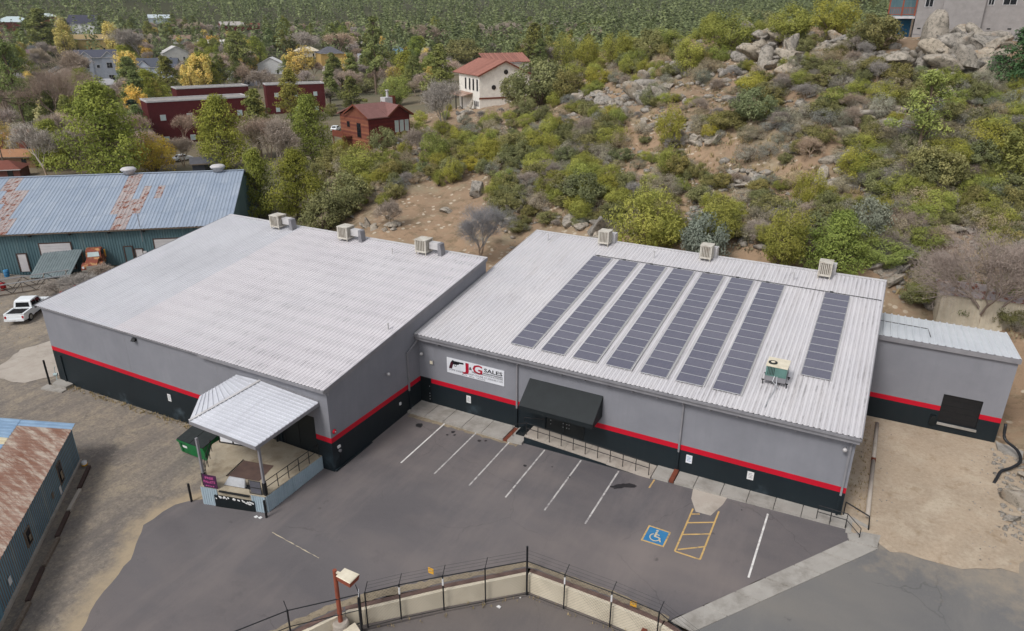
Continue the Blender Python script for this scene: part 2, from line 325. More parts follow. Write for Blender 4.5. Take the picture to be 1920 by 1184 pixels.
    simple("line_yellow", L((206, 172, 110)), L((184, 152, 98)), 2, 0.8, dirt=L((140, 122, 98)), dscale=3, dlo=.52, dhi=.7)
    simple("ada_blue", L((44, 112, 160)), L((58, 124, 168)), 2, 0.7, dirt=L((84, 124, 152)), dscale=4)
    simple("ada_mark", L((196, 184, 158)), L((176, 166, 146)), 3, 0.8)
    simple("sign_white", L((224, 226, 232)), L((212, 214, 221)), 1.5, 0.5)
    simple("sign_red", L((176, 24, 52)), None, 2, 0.5); simple("sign_black", L((24, 24, 30)), None, 2, 0.5)
    simple("sign_grip", L((72, 26, 40)), None, 6, 0.5); simple("sign_grey", L((96, 96, 104)), None, 2, 0.5)
    simple("awning", L((26, 33, 36)), L((20, 26, 29)), 1.5, 0.6, 0.35)
    simple("dumpster_green", L((22, 116, 62)), L((17, 98, 52)), 1.5, 0.45, 0.4, dirt=L((44, 84, 56)), dscale=2)
    simple("lid_dark", L((44, 50, 50)), L((34, 39, 40)), 3, 0.6)
    simple("chain_dark", L((30, 32, 36)), L((24, 26, 30)), 3, 0.5, 0.4)
    simple("galv_bit", L((196, 198, 202)), None, 3, 0.4, 0.5, 0.5)
    simple("rust_brown", L((122, 66, 48)), L((98, 54, 42)), 3, 0.8, bump=.2)
    simple("leveler_steel", L((104, 84, 76)), L((86, 70, 66)), 2, 0.7); simple("lean_metal", L((118, 130, 132)), L((98, 110, 114)), 1.5, 0.5, 0.4); simple("pole_rust", L((150, 82, 62)), L((130, 70, 54)), 2, 0.7)
    simple("lamp_cream", L((228, 220, 200)), L((206, 196, 174)), 2, 0.5)
    simple("wood_dark", L((84, 66, 60)), L((66, 54, 50)), 3, 0.9); simple("wood_grey", L((128, 116, 104)), L((98, 86, 76)), 3, 0.9, stretch=(3, 3, .6))
    simple("wood_red", L((118, 96, 88)), L((92, 74, 68)), 2, 0.9)
    simple("window_dark", L((30, 34, 40)), L((22, 26, 30)), 1, 0.12, 0.6)
    simple("window_pale", L((190, 206, 206)), L((168, 188, 190)), 1, 0.2, 0.6)
    simple("hose_black", L((34, 36, 40)), None, 3, 0.45, 0.4)
    simple("sign_purple", L((78, 40, 76)), L((62, 32, 62)), 3, 0.7); simple("sign_pink", L((196, 92, 150)), None, 3, 0.7)
    simple("oil", L((38, 37, 39)), L((46, 45, 47)), 2, 0.5, 0.4)
    simple("tape_yellow", L((226, 170, 62)), None, 2, 0.6)
    simple("door_white", L((206, 202, 202)), L((186, 183, 186)), 1, 0.5)
    simple("truck_white", L((232, 236, 238)), L((224, 228, 232)), 1, 0.25, 0.5); simple("rubber", L((26, 26, 28)), None, 3, 0.8)
    simple("truck_rust", L((142, 74, 56)), L((112, 62, 50)), 2.5, 0.7, dirt=L((176, 132, 88)), dscale=2.0, dlo=.52, dhi=.6)
    simple("chrome", L((190, 188, 180)), None, 2, 0.3, 0.5, .6); simple("tail_red", L((170, 26, 30)), None, 2, 0.3)
    simple("tractor_red", L((186, 52, 42)), L((150, 44, 36)), 2, 0.5); simple("paper_white", L((226, 226, 226)), None, 3, 0.7)
lib()

# ------------------------------------------------------------------ ground level near the buildings
def sstep(a, b, x): t = np.clip((x-a)/(b-a), 0, 1); return t*t*(3-2*t)
def gz(x, y): return -0.037*max(0.0, -(y+1))+0.0265*min(0.0, max(x, -66))+0.008*max(0.0, min(x, 40)-6)*max(0.0, 1+min(0.0, y)/14)
WA, LA, WB, DA, DB = 30.806, 10.271, 30.614, 10.46, 20.262
sA = (8.941-6.004)/(10.46+10.541); zA = lambda y: 6.004+sA*(y+10.541)
sB = (8.991-6.073)/(20.262+.472); zB = lambda y: 6.073+sB*(y+.472)
HB, HB2 = 2.295, 1.907
CX1, CY0, CD = 39.55, 13.95, 7.06
sC = (5.992-6.859)/CD; zC = lambda y: 6.859+sC*(y-CY0)
ribp = [(0, 0), (.180, 0), (.212, .048), (.264, .048), (.296, 0)]
def sheet(w, length, slope, nrib=3, h=1.0, overlap=0.02):
    """ribbed roof sheet with thickness, ribs along y"""
    pr = []; p = w/nrib
    for k in range(nrib): pr += [(k*p+a*p/.3048, b*h) for a, b in ribp]
    pr.append((w, 0)); m = MB(); n = len(pr)
    vs = [(x, y, z+slope*y) for y in (0, length) for x, z in pr]+[(x, y, z+slope*y-.012) for y in (0, length) for x, z in pr]
    fs = [(i, i+1, n+i+1, n+i) for i in range(n-1)]+[(2*n+i+1, 2*n+i, 3*n+i, 3*n+i+1) for i in range(n-1)]
    fs += [(i+1, i, 2*n+i, 2*n+i+1) for i in range(n-1)]+[(n+i, n+i+1, 3*n+i+1, 3*n+i) for i in range(n-1)]
    return m.add(vs, fs)
def lay_sheets(root, x0, x1, rows, zf, slope, mats, w=.918, nrib=3, h=1.0, lift=0.03):
    """each sheet an object of its own; sheets of one row share their mesh"""
    n = round((x1-x0)/w); w = (x1-x0)/n
    for (ya, yb), dz in zip(rows, (0, .014, .028)):
        cache = {}
        for i in range(n):
            mt = mats(i/n, (ya+yb)/2)
            if mt not in cache: cache[mt] = sheet(w, yb-ya, slope, nrib, h).mesh("roof_sheet", mt)
            o = link("roof_sheet", cache[mt], root); o.location = (x0+i*w-root.location[0], ya-root.location[1], zf(ya)+lift+dz-root.location[2])
def layers(root, quad_of, zt, spec, holes=None):
    """stacked wall courses: spec list of (name, material, z0, z1-or-None); quad_of(z0,z1f) -> builder"""
    for nm, mt, z0, z1 in spec: part(nm, quad_of(z0, z1 if z1 is not None else zt), mt, root, True)

# ================================================================== building A (left, plain roof)
A = thing("warehouse", (-15, 0, 0), "long grey warehouse with plain pale metal roof, red stripe and three roof coolers", "building")
U = .06
def cw(mb, x0, x1, y0, y1, z0, z1):  # wall box whose top may follow the roof
    f = z1 if callable(z1) else (lambda y: z1)
    return mb.hexa([(x0, y0, z0), (x1, y0, z0), (x1, y1, z0), (x0, y1, z0)], [(x0, y0, f(y0)), (x1, y0, f(y0)), (x1, y1, f(y1)), (x0, y1, f(y1))])
def wall(root, x0, x1, y0, y1, top, zb=-2.2, red=(HB2, HB)):
    for nm, mt, a, b in (("lower_wall", "wall_dark", zb, red[0]), ("red_band", "wall_red", red[0], red[1]), ("upper_wall", "wall_grey", red[1], top)):
        part(nm, cw(MB(), x0, x1, y0, y1, a, b), mt, root, True)
topA = lambda y: zA(y)-U
# front wall: left run, then the part behind the dock with its tall dark doorway
DX0, DX1, DZ = -4.6, -1.33, 3.55
wall(A, -WA, -8.7, -LA, -LA+.2, topA); wall(A, -8.7, DX0, -LA, -LA+.2, topA); wall(A, DX1, 0, -LA, -LA+.2, topA)
part("upper_wall", cw(MB(), DX0, DX1, -LA, -LA+.2, DZ, topA), "wall_grey", A, True)
dd = MB().box(DX0, DX1, -LA+.11, -LA+.16, -1.2, DZ); d = part("sliding_door", dd, "dark_door", A, True)
part("door_seam", MB().box(-3.02, -2.96, -LA+.085, -LA+.105, .66, DZ-.05).box(-4.4, -4.3, -LA+.085, -LA+.105, .66, DZ-.05), "black_metal", d, True)
wall(A, -.2, 0, -LA+.2, DA-.25, topA); wall(A, -WA, -WA+.2, -LA+.2, DA-.25, topA); wall(A, -WA, 0, DA-.25, DA-.05, topA)
part("roof_deck", cw(MB(), -WA-.28, .08, -10.5, DA, 0, 0) if False else MB().hexa([(-WA-.28, -10.5, zA(-10.5)-.055), (.08, -10.5, zA(-10.5)-.055), (.08, DA, zA(DA)-.055), (-WA-.28, DA, zA(DA)-.055)], [(-WA-.28, -10.5, zA(-10.5)+.01), (.08, -10.5, zA(-10.5)+.01), (.08, DA, zA(DA)+.01), (-WA-.28, DA, zA(DA)+.01)]), "trim_grey", A, True)
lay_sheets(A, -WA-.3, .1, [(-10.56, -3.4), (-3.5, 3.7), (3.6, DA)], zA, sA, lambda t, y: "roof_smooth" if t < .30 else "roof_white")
part("ridge_cap", MB().hexa([(-WA-.32, DA-.28, zA(DA-.28)+.09), (.13, DA-.28, zA(DA-.28)+.09), (.13, DA+.04, zA(DA)-.12), (-WA-.32, DA+.04, zA(DA)-.12)], [(-WA-.32, DA-.28, zA(DA-.28)+.105), (.13, DA-.28, zA(DA-.28)+.105), (.13, DA+.05, zA(DA)+.10), (-WA-.32, DA+.05, zA(DA)+.10)]), "trim_white", A, True)
for xx, nm in ((.10, "rake_trim"), (-WA-.34, "rake_trim")):
    part(nm, MB().hexa([(xx, -10.6, zA(-10.6)-.22), (xx+.04, -10.6, zA(-10.6)-.22), (xx+.04, DA+.02, zA(DA)-.22), (xx, DA+.02, zA(DA)-.22)], [(xx, -10.6, zA(-10.6)+.085), (xx+.04, -10.6, zA(-10.6)+.085), (xx+.04, DA+.02, zA(DA)+.085), (xx, DA+.02, zA(DA)+.085)]), "trim_grey", A, True)
part("eave_trim", MB().box(-11.5, .09, -10.66, -10.575, zA(-10.6)-.16, zA(-10.6)+.02), "trim_grey", A, True)
part("gable_panel", MB().box(-WA, -11.5, -10.53, -10.51, zA(-10.5)-.14, zA(-10.5)-.06), "trim_grey", A, True)
part("wall_pilaster", MB().box(-29.95, -29.7, -LA-.10, -LA, -1.8, 1.6), "wall_dark", A, True)
for x in (-20.3, -10.2): part("control_joint", MB().box(x-.012, x+.012, -LA-.006, -LA, HB+.02, 5.9), "trim_grey", A, True)
for x, y in ((-8.32, 8.19), (-.62, -2.76)): part("vent_pipe", MB().tube([(x, y, zA(y)+.02), (x, y, zA(y)+.55)], .055, 10).tube([(x, y, zA(y)+.5), (x, y, zA(y)+.6)], .09, 10), "trim_white", A, True)
part("corner_downspout", MB().tube([(.12, -10.2, 5.9), (.07, -10.2, 5.5)], .04, 8), "trim_grey", A, True)
# small things fixed to building A
def wall_lamp(x, y, z, nrm, label, name="wall_lamp"):
    o = thing(name, (x, y, z), label, "lamp"); nx, ny = nrm
    part("bracket", MB().tube([(x, y, z), (x+nx*.22, y+ny*.22, z+.04)], .05, 8), "trim_grey", o, True)
    part("lamp_head", MB().lathe([(.05, z-.08), (.13, z-.10), (.12, z+.04), (.05, z+.10)], 12, (x+nx*.26, y+ny*.26)), "trim_white", o, True, True)
wall_lamp(0, -4.18, 4.41, (1, 0), "small white lamp on the side wall between the two roofs")
o = thing("wall_lamp", (-18.92, -LA, 5.45), "dark wall pack lamp high on the long front wall", "lamp"); part("housing", MB().hexa([(-19.1, -LA-.3, 5.36), (-18.72, -LA-.3, 5.36), (-18.72, -LA, 5.36), (-19.1, -LA, 5.36)], [(-19.1, -LA-.12, 5.58), (-18.72, -LA-.12, 5.58), (-18.72, -LA, 5.58), (-19.1, -LA, 5.58)]), "black_metal", o, True); part("lens", MB().box(-19.05, -18.77, -LA-.27, -LA-.05, 5.345, 5.358), "window_pale", o, True)
def notice(x, z, w, h, label, y=0.0, colr="paper_white", mark="sign_grey", name="wall_notice"):
    o = thing(name, (x, y, z), label, "notice"); part("panel", MB().box(x-w/2, x+w/2, y-.03, y-.004, z-h/2, z+h/2), colr, o, True)
    m = MB()
    for k in range(4): m.box(x-w*.32, x+w*(.32 if k % 2 else .2), y-.036, y-.0305, z+h*(.28-k*.17)-.012, z+h*(.28-k*.17)+.012)
    part("print", m, mark, o, True)
notice(-16.2, 1.11, .36, .6, "small white notice on the dark base of the long front wall", -LA)
o = thing("alarm_bell", (0, -9.95, 2.69), "round red alarm bell above the stripe at the corner", "bell"); part("bell", MB().tube([(.02, -9.95, 2.69), (.12, -9.95, 2.69)], [.17, .13], 16), "wall_red", o, True, False); part("bell_cap", MB().tube([(.12, -9.95, 2.69), (.16, -9.95, 2.69)], .05, 10), "trim_white", o, True)
o = thing("meter_box", (0, -9.6, 1.1), "small white boxes on the dark corner beside the dock", "box"); part("cover", MB().box(.004, .09, -9.8, -9.55, 1.28, 1.45), "paper_white", o, True); part("gauge", MB().tube([(.004, -9.62, 1.02), (.12, -9.62, 1.02)], .11, 12), "trim_grey", o, True); part("conduit", MB().tube([(.03, -9.62, .9), (.03, -9.62, .3)], .02, 6), "black_metal", o, True)
solo("outlet_box", MB().box(.004, .08, -2.86, -2.68, 1.1, 1.3), "paper_white", (0, -2.76, 1.1), "little white outlet box low on the dark side wall", "box")
part("step_strip", MB().box(.003, .14, -10.2, -1.95, -.6, -.18), "wall_dark", A, True)

# ================================================================== building B (right, solar roof)
B = thing("shop_building", (15, 8, 0), "grey shop building with solar panels on its pale metal roof", "building")
topB = lambda y: zB(y)-U
D0, D1, DT, DS = 10.84, 13.87, 2.25, .52      # entrance opening under the awning
def bwall(x0, x1): wall(B, x0, x1, 0, .2, topB)
part("lower_wall", MB().box(.003, 1.02, 0, .2, -2.2, HB2), "dark_door", B, True); part("red_band", MB().box(.003, 1.02, 0, .2, HB2, HB), "wall_dark", B, True); part("upper_wall", cw(MB(), .003, 1.02, 0, .2, HB, topB), "wall_grey", B, True)
bwall(1.02, D0); bwall(D1, WB)
part("upper_wall", cw(MB(), D0, D1, 0, .2, DT, topB), "wall_grey", B, True); part("lower_wall", MB().box(D0, D1, 0, .2, -2.2, DS), "wall_dark", B, True)
wall(B, WB-.2, WB, .2, DB-.3, topB); wall(B, .003, .203, DA+.1, DB-.3, topB); wall(B, .003, WB, DB-.3, DB-.1, topB)
part("roof_deck", MB().hexa([(.11, -.44, zB(-.44)-.055), (WB+.18, -.44, zB(-.44)-.055), (WB+.18, DB, zB(DB)-.055), (.11, DB, zB(DB)-.055)], [(.11, -.44, zB(-.44)+.01), (WB+.18, -.44, zB(-.44)+.01), (WB+.18, DB, zB(DB)+.01), (.11, DB, zB(DB)+.01)]), "trim_grey", B, True)
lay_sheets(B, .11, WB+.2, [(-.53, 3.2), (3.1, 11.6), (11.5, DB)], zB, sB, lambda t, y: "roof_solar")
part("ridge_cap", MB().hexa([(.09, DB-.28, zB(DB-.28)+.09), (WB+.24, DB-.28, zB(DB-.28)+.09), (WB+.24, DB+.04, zB(DB)-.12), (.09, DB+.04, zB(DB)-.12)], [(.09, DB-.28, zB(DB-.28)+.105), (WB+.24, DB-.28, zB(DB-.28)+.105), (WB+.24, DB+.05, zB(DB)+.10), (.09, DB+.05, zB(DB)+.10)]), "trim_white", B, True)
part("fascia", MB().box(.04, WB+.16, -.50, -.45, zB(-.5)-.44, zB(-.5)-.02), "trim_grey", B, True)
part("gutter", MB().box(.02, WB+.18, -.62, -.5, zB(-.5)-.16, zB(-.5)-.03), "trim_grey", B, True)
part("soffit", MB().box(.04, WB+.1, -.44, -.003, zB(-.5)-.30, zB(-.5)-.27), "trim_grey", B, True)
part("rake_trim", MB().hexa([(WB+.2, -.58, zB(-.58)-.2), (WB+.24, -.58, zB(-.58)-.2), (WB+.24, DB, zB(DB)-.2), (WB+.2, DB, zB(DB)-.2)], [(WB+.2, -.58, zB(-.58)+.09), (WB+.24, -.58, zB(-.58)+.09), (WB+.24, DB, zB(DB)+.09), (WB+.2, DB, zB(DB)+.09)]), "trim_grey", B, True)
part("rake_trim", MB().hexa([(.06, -.56, zB(-.56)-.1), (.10, -.56, zB(-.56)-.1), (.10, DB, zB(DB)-.1), (.06, DB, zB(DB)-.1)], [(.06, -.56, zB(-.56)+.11), (.10, -.56, zB(-.56)+.11), (.10, DB, zB(DB)+.11), (.06, DB, zB(DB)+.11)]), "trim_white", B, True)
x = 1.9
for k in range(17):
    part("eave_bracket", MB().hexa([(x, -.36, 5.44), (x+.1, -.36, 5.44), (x+.1, -.004, 5.30), (x, -.004, 5.30)], [(x, -.36, 5.60), (x+.1, -.36, 5.60), (x+.1, -.004, 5.60), (x, -.004, 5.60)]), "trim_grey", B, True); x += 1.69
for xx, zb in ((8.55, .2), (20.55, .25), (30.38, .3)):
    d = part("downspout", MB().box(xx-.06, xx+.06, -.13, -.02, 1.76, 5.38), "trim_grey", B, True); part("outlet", MB().box(xx-.06, xx+.06, -.13, -.02, zb, 1.757), "wall_dark", d, True)
part("downspout", MB().bar((.25, -.55, 5.55), (.10, -1.5, 4.95), .09, .09).box(.03, .13, -1.66, -1.54, 1.76, 5.0), "trim_grey", B, True)
part("downspout", MB().box(.03, .13, -1.66, -1.54, .1, 1.757), "wall_dark", B, True)
dr = part("side_door", MB().box(.1, .95, -.045, -.003, .16, 2.28), "dark_door", B, True)
m = MB()
for z in (.5, .75, 1.0, 1.62): m.tube([(.88, -.075, z), (.88, -.045, z)], .035, 8)
part("latch", m, "galv_bit", dr, True)
# double entrance doors
for s, (xa, xb) in enumerate(((D0+.05, (D0+D1)/2-.02), ((D0+D1)/2+.02, D1-.05))):
    dr = part("entrance_door", MB().box(xa, xb, .06, .11, DS+.02, DT-.02), "dark_door", B, True); m = MB()
    for z in (1.15, 1.45, 1.78): m.tube([((xb-.12) if s == 0 else (xa+.12), .03, z), ((xb-.12) if s == 0 else (xa+.12), .06, z)], .035, 8).tube([(xa+.35 if s == 0 else xa+.3, .03, z), (xa+.35 if s == 0 else xa+.3, .06, z)], .03, 8)
    part("latch", m, "galv_bit", dr, True)
    if s == 0: part("door_notice", MB().box(xb-.75, xb-.3, .045, .058, 1.68, 1.9), "paper_white", dr, True)
for x, y in ((2.2, 18.3), (12.6, 18.0), (24.2, 17.8)): part("vent_pipe", MB().tube([(x, y, zB(y)), (x, y, zB(y)+.7)], .05, 10).tube([(x, y, zB(y)+.62), (x, y, zB(y)+.74)], .085, 10), "trim_white", B, True)
part("conduit_run", MB().tube([(7.6, 16.75, zB(16.75)+.12), (24, 16.72, zB(16.7)+.12), (30.7, 16.6, zB(16.6)+.12)], .03, 6), "black_metal", B, True)

# annex
Cc = thing("annex", (35, 17, 0), "small grey annex with white metal roof and a black loading door", "building")
topC = lambda y: zC(y)-U
LD0, LD1, LZ0, LZ1 = 35.82, 38.25, .98, 3.25
def cwall(x0, x1, y0, y1): wall(Cc, x0, x1, y0, y1, topC, -1.0, (1.87, 2.255))
cwall(WB+.003, LD0, CY0, CY0+.2); cwall(LD1, CX1, CY0, CY0+.2)
part("upper_wall", cw(MB(), LD0, LD1, CY0, CY0+.2, LZ1, topC), "wall_grey", Cc, True); part("lower_wall", MB().box(LD0, LD1, CY0, CY0+.2, -1, LZ0), "wall_dark", Cc, True)
ld = part("loading_door", MB().box(LD0, LD1, CY0+.12, CY0+.17, LZ0, LZ1), "black_metal", Cc, True); part("bumper", MB().box(LD0+.02, LD1+.05, CY0-.14, CY0-.003, .82, .97), "concrete", Cc, True); part("side_box", MB().box(35.35, 35.7, CY0-.2, CY0-.003, .75, 1.45), "dark_door", Cc, True)
m = MB()
for k in range(1, 5): m.box(LD0+.02, LD1-.02, CY0+.11, CY0+.119, LZ0+k*.455-.01, LZ0+k*.455+.01)
part("panel_seam", m, "dark_door", ld, True)
cwall(CX1-.2, CX1, CY0+.2, CY0+CD-.1); cwall(WB+.003, CX1, CY0+CD-.1, CY0+CD+.1)
part("roof_deck", MB().hexa([(WB+.25, CY0-.1, zC(CY0-.1)-.055), (CX1+.08, CY0-.1, zC(CY0-.1)-.055), (CX1+.08, CY0+CD+.15, zC(CY0+CD+.15)-.055), (WB+.25, CY0+CD+.15, zC(CY0+CD+.15)-.055)], [(WB+.25, CY0-.1, zC(CY0-.1)+.01), (CX1+.08, CY0-.1, zC(CY0-.1)+.01), (CX1+.08, CY0+CD+.15, zC(CY0+CD+.15)+.01), (WB+.25, CY0+CD+.15, zC(CY0+CD+.15)+.01)]), "trim_grey", Cc, True)
lay_sheets(Cc, WB+.25, CX1+.1, [(CY0-.14, CY0+CD+.2)], zC, sC, lambda t, y: "roof_annex", .49, 1, 1.5)
part("fascia", MB().box(WB+.25, CX1+.1, CY0-.2, CY0-.145, zC(CY0)-.28, zC(CY0)+.07), "trim_grey", Cc, True)
part("roof_conduit", MB().tube([(WB+.3, 18.2, zC(18.2)+.1), (34.2, 18.0, zC(18)+.1), (34.3, 15.6, zC(15.6)+.1)], .025, 6), "black_metal", Cc, True)

# ================================================================== things on the roofs
frame_m = None
def solar_array(x0, y0, y1, n, label):
    global frame_m, glass_m
    w = 1.75; p = (y1-y0)/n
    o = thing("solar_array", (x0, y0, zB(y0)+.03), label, "solar panels", "solar arrays on the pale metal roof")
    if frame_m is None:
        q = .978; fr = MB(); s = sB
        def slab(m, a, b, c, d, z0, z1): m.hexa([(a, c, z0+s*c), (b, c, z0+s*c), (b, d, z0+s*d), (a, d, z0+s*d)], [(a, c, z1+s*c), (b, c, z1+s*c), (b, d, z1+s*d), (a, d, z1+s*d)])
        slab(fr, 0, w, 0, .014, .10, .145); slab(fr, 0, w, q-.034, q-.02, .10, .145); slab(fr, 0, .02, .014, q-.034, .10, .145); slab(fr, w-.02, w, .014, q-.034, .10, .145)
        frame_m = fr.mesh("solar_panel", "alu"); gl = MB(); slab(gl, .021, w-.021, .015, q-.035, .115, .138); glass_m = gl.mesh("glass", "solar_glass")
    for k in range(n):
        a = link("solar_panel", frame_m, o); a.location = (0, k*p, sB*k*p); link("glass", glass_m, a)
    for dx in (.35, 1.4): part("rail", MB().hexa([(dx-.02, -.05, .04), (dx+.02, -.05, .04), (dx+.02, y1-y0+.05, .04+sB*(y1-y0)), (dx-.02, y1-y0+.05, .04+sB*(y1-y0))], [(dx-.02, -.05, .095), (dx+.02, -.05, .095), (dx+.02, y1-y0+.05, .095+sB*(y1-y0)), (dx-.02, y1-y0+.05, .095+sB*(y1-y0))]), "alu", o)
    part("side_rail", MB().hexa([(w+.03, -.02, .03), (w+.10, -.02, .03), (w+.10, y1-y0, .03+sB*(y1-y0)), (w+.03, y1-y0, .03+sB*(y1-y0))], [(w+.03, -.02, .13), (w+.10, -.02, .13), (w+.10, y1-y0, .13+sB*(y1-y0)), (w+.03, y1-y0, .13+sB*(y1-y0))]), "trim_white", o)
    part("junction_box", MB().box(.3, .55, y1-y0+.05, y1-y0+.28, sB*(y1-y0)+.03, sB*(y1-y0)+.16), "black_metal", o)
ords = ["leftmost of the eight solar panel columns on the roof", "second solar panel column from the left on the roof", "third solar panel column from the left on the roof", "fourth solar panel column from the left on the roof", "fifth solar panel column from the left on the roof", "sixth solar panel column from the left on the roof", "seventh solar panel column, just left of the green rooftop unit", "shorter solar panel column standing alone at the roof's right end"]
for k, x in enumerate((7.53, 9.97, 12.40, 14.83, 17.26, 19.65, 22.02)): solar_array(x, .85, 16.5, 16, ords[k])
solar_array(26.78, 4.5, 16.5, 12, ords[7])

def cooler(x, y, zf, label, duct, w=1.05, h=1.0):
    z = zf(y)+.32; o = thing("evaporative_cooler", (x, y, zf(y)+.04), label, "roof cooler", "evaporative coolers along the back roof edges")
    part("cabinet", MB().box(x-w/2+.03, x+w/2-.03, y-w/2+.03, y+w/2-.03, z+.02, z+h-.02), "cooler_pad", o, True)
    part("top_pan", MB().box(x-w/2-.02, x+w/2+.02, y-w/2-.02, y+w/2+.02, z+h-.02, z+h+.06), "cooler_tan", o, True); part("base_pan", MB().box(x-w/2, x+w/2, y-w/2, y+w/2, z-.06, z+.1), "cooler_tan", o, True)
    for a, b in ((-1, -1), (1, -1), (1, 1), (-1, 1)): part("corner_post", MB().box(x+a*(w/2-.05)-.05, x+a*(w/2-.05)+.05, y+b*(w/2-.05)-.05, y+b*(w/2-.05)+.05, z+.1, z+h-.02), "cooler_tan", o, True)
    for side, (ax, sg) in (("louvre", ('y', -1)), ("louvre", ('x', 1)), ("louvre", ('x', -1))):
        for k in range(6):
            t = -w/2+.16+k*(w-.32)/5
            bx = MB().box(x+t-.028, x+t+.028, y+sg*(w/2-.02)-.02, y+sg*(w/2-.02)+.02, z+.1, z+h-.02) if ax == 'y' else MB().box(x+sg*(w/2-.02)-.02, x+sg*(w/2-.02)+.02, y+t-.028, y+t+.028, z+.1, z+h-.02)
            part(side, bx, "cooler_tan", o, True)
    for a, b in ((-1, -1), (1, -1), (1, 1), (-1, 1)): part("leg", MB().box(x+a*w*.42-.03, x+a*w*.42+.03, y+b*w*.42-.03, y+b*w*.42+.03, zf(y+b*w*.42)+.035, z-.06), "cooler_tan", o, True)
    if duct:
        part("duct", MB().box(x+w/2+.025, x+w/2+.95, y-.1, y+.5, z+.25, z+.85), "trim_white", o, True); part("duct_elbow", MB().hexa([(x+w/2+.953, y-.12, z-.45), (x+w/2+1.35, y-.12, z-.45), (x+w/2+1.35, y+.52, z-.45), (x+w/2+.953, y+.52, z-.45)], [(x+w/2+.953, y-.12, z+.86), (x+w/2+1.22, y-.12, z+.80), (x+w/2+1.22, y+.52, z+.80), (x+w/2+.953, y+.52, z+.86)]), "trim_grey", o, True)
    else: part("back_duct", MB().box(x+.1, x+.75, y+w/2+.025, y+w/2+.75, z-.3, z+.7), "trim_white", o, True)
for x, l in ((-23.1, "leftmost boxy cooler on the plain roof's back edge"), (-14.5, "middle boxy cooler on the plain roof's back edge"), (-5.7, "right boxy cooler on the plain roof's back edge")): cooler(x, 9.35, zA, l, True, 1.15, 1.05)
for x, l in ((7.55, "cooler on the solar roof's back edge above the first columns"), (16.85, "middle cooler on the solar roof's back edge"), (26.35, "rightmost cooler on the solar roof's back edge")): cooler(x, 19.25, zB, l, False, 1.0, 1.05)
# packaged AC unit
x, y = 25.45, 3.25; z = zB(y)+.3
o = thing("rooftop_air_conditioner", (x, y, zB(y)+.04), "green and cream air conditioner on a stand between solar columns", "air conditioner")
part("cabinet", MB().box(x-.62, x+.62, y-.6, y+.6, z+.34, z+1.0), "ac_green", o, True); part("base_pan", MB().box(x-.64, x+.64, y-.62, y+.62, z+.0, z+.335), "trim_grey", o, True)
tp = part("top_cover", MB().box(x-.66, x+.66, y-.64, y+.64, z+1.005, z+1.10), "lamp_cream", o, True)
part("fan_grille", MB().tube([(x-.3, y-.2, z+1.102), (x-.3, y-.2, z+1.15)], .27, 20), "lid_dark", tp, True); part("fan_hub", MB().tube([(x-.3, y-.2, z+1.151), (x-.3, y-.2, z+1.17)], .13, 12), "lamp_cream", tp, True)
m = MB()
for k in range(5): m.box(x-.5+k*.09, x-.46+k*.09, y-.613, y-.603, z+.42, z+.95)
part("coil_grille", m, "lid_dark", o, True); part("access_panel", MB().box(x+.02, x+.56, y-.615, y-.603, z+.40, z+.95), "ac_green", o, True)
part("refrigerant_line", MB().tube([(x+.1, y-.62, z+.4), (x+.15, y-.85, z-.1), (x+.05, y-1.6, zB(y-1.6)+.07), (x-.1, y-3.0, zB(y-3.0)+.07)], .03, 6).tube([(x-.05, y-.62, z+.4), (x-.1, y-.8, z+.1), (x+.4, y-.85, zB(y-.85)+.08)], .03, 6), "galv_bit", o, True)
for a in (-1, 1): part("stand_rail", MB().box(x-.8, x+.8, y+a*.5-.03, y+a*.5+.03, z-.07, z-.003).box(x-.75, x-.69, y+a*.5-.03, y+a*.5+.03, zB(y+a*.5)+.04, z-.07).box(x+.69, x+.75, y+a*.5-.03, y+a*.5+.03, zB(y+a*.5)+.04, z-.07), "black_metal", o, True)

# ================================================================== front of building B: sign, lamps, awning, notices
S = thing("shop_sign", (5.02, -.02, 3.9), "white shop sign with a revolver picture and large red letters", "sign")
part("panel", MB().box(2.56, 7.49, -.05, -.004, 3.27, 4.52), "sign_white", S, True)
yy = -.052
# revolver picture: frame, barrel, cylinder, guard, grip
def poly_y(m, pts, y0, y1):
    n = len(pts); return m.add([(x, y0, z) for x, z in pts]+[(x, y1, z) for x, z in pts], [tuple(range(n)), tuple(range(n, 2*n))[::-1]]+[(i, n+i, n+(i+1) % n, (i+1) % n) for i in range(n)])
gx, gzz = 2.68, 3.66
gun = MB(); poly_y(gun, [(gx+.30, gzz+.42), (gx+.34, gzz+.70), (gx+.46, gzz+.74), (gx+.50, gzz+.68), (gx+1.36, gzz+.70), (gx+1.36, gzz+.56), (gx+.98, gzz+.54), (gx+.96, gzz+.47), (gx+.72, gzz+.40), (gx+.50, gzz+.40)], yy-.006, yy)
poly_y(gun, [(gx+.52, gzz+.40), (gx+.54, gzz+.25), (gx+.70, gzz+.24), (gx+.76, gzz+.38), (gx+.72, gzz+.38), (gx+.67, gzz+.28), (gx+.57, gzz+.29), (gx+.56, gzz+.40)], yy-.005, yy)
part("revolver_frame", gun, "sign_black", S, True)
part("revolver_grip", poly_y(MB(), [(gx+.30, gzz+.64), (gx+.48, gzz+.44), (gx+.40, gzz+.25), (gx+.33, gzz+.0), (gx+.06, gzz+.0), (gx+.12, gzz+.20), (gx+.20, gzz+.45)], yy-.008, yy), "sign_grip", S, True)
wall_text("J", 1.0, .56, 3.93, 3.72, yy, "sign_red", S, bold=True); wall_text("G", 1.0, .84, 4.82, 3.76, yy, "sign_red", S, bold=True); wall_text("&", .34, .24, 4.52, 3.93, yy-.004, "sign_black", S, bold=True)
wall_text("SALES", .42, 1.55, 5.80, 4.05, yy, "sign_black", S, bold=True)
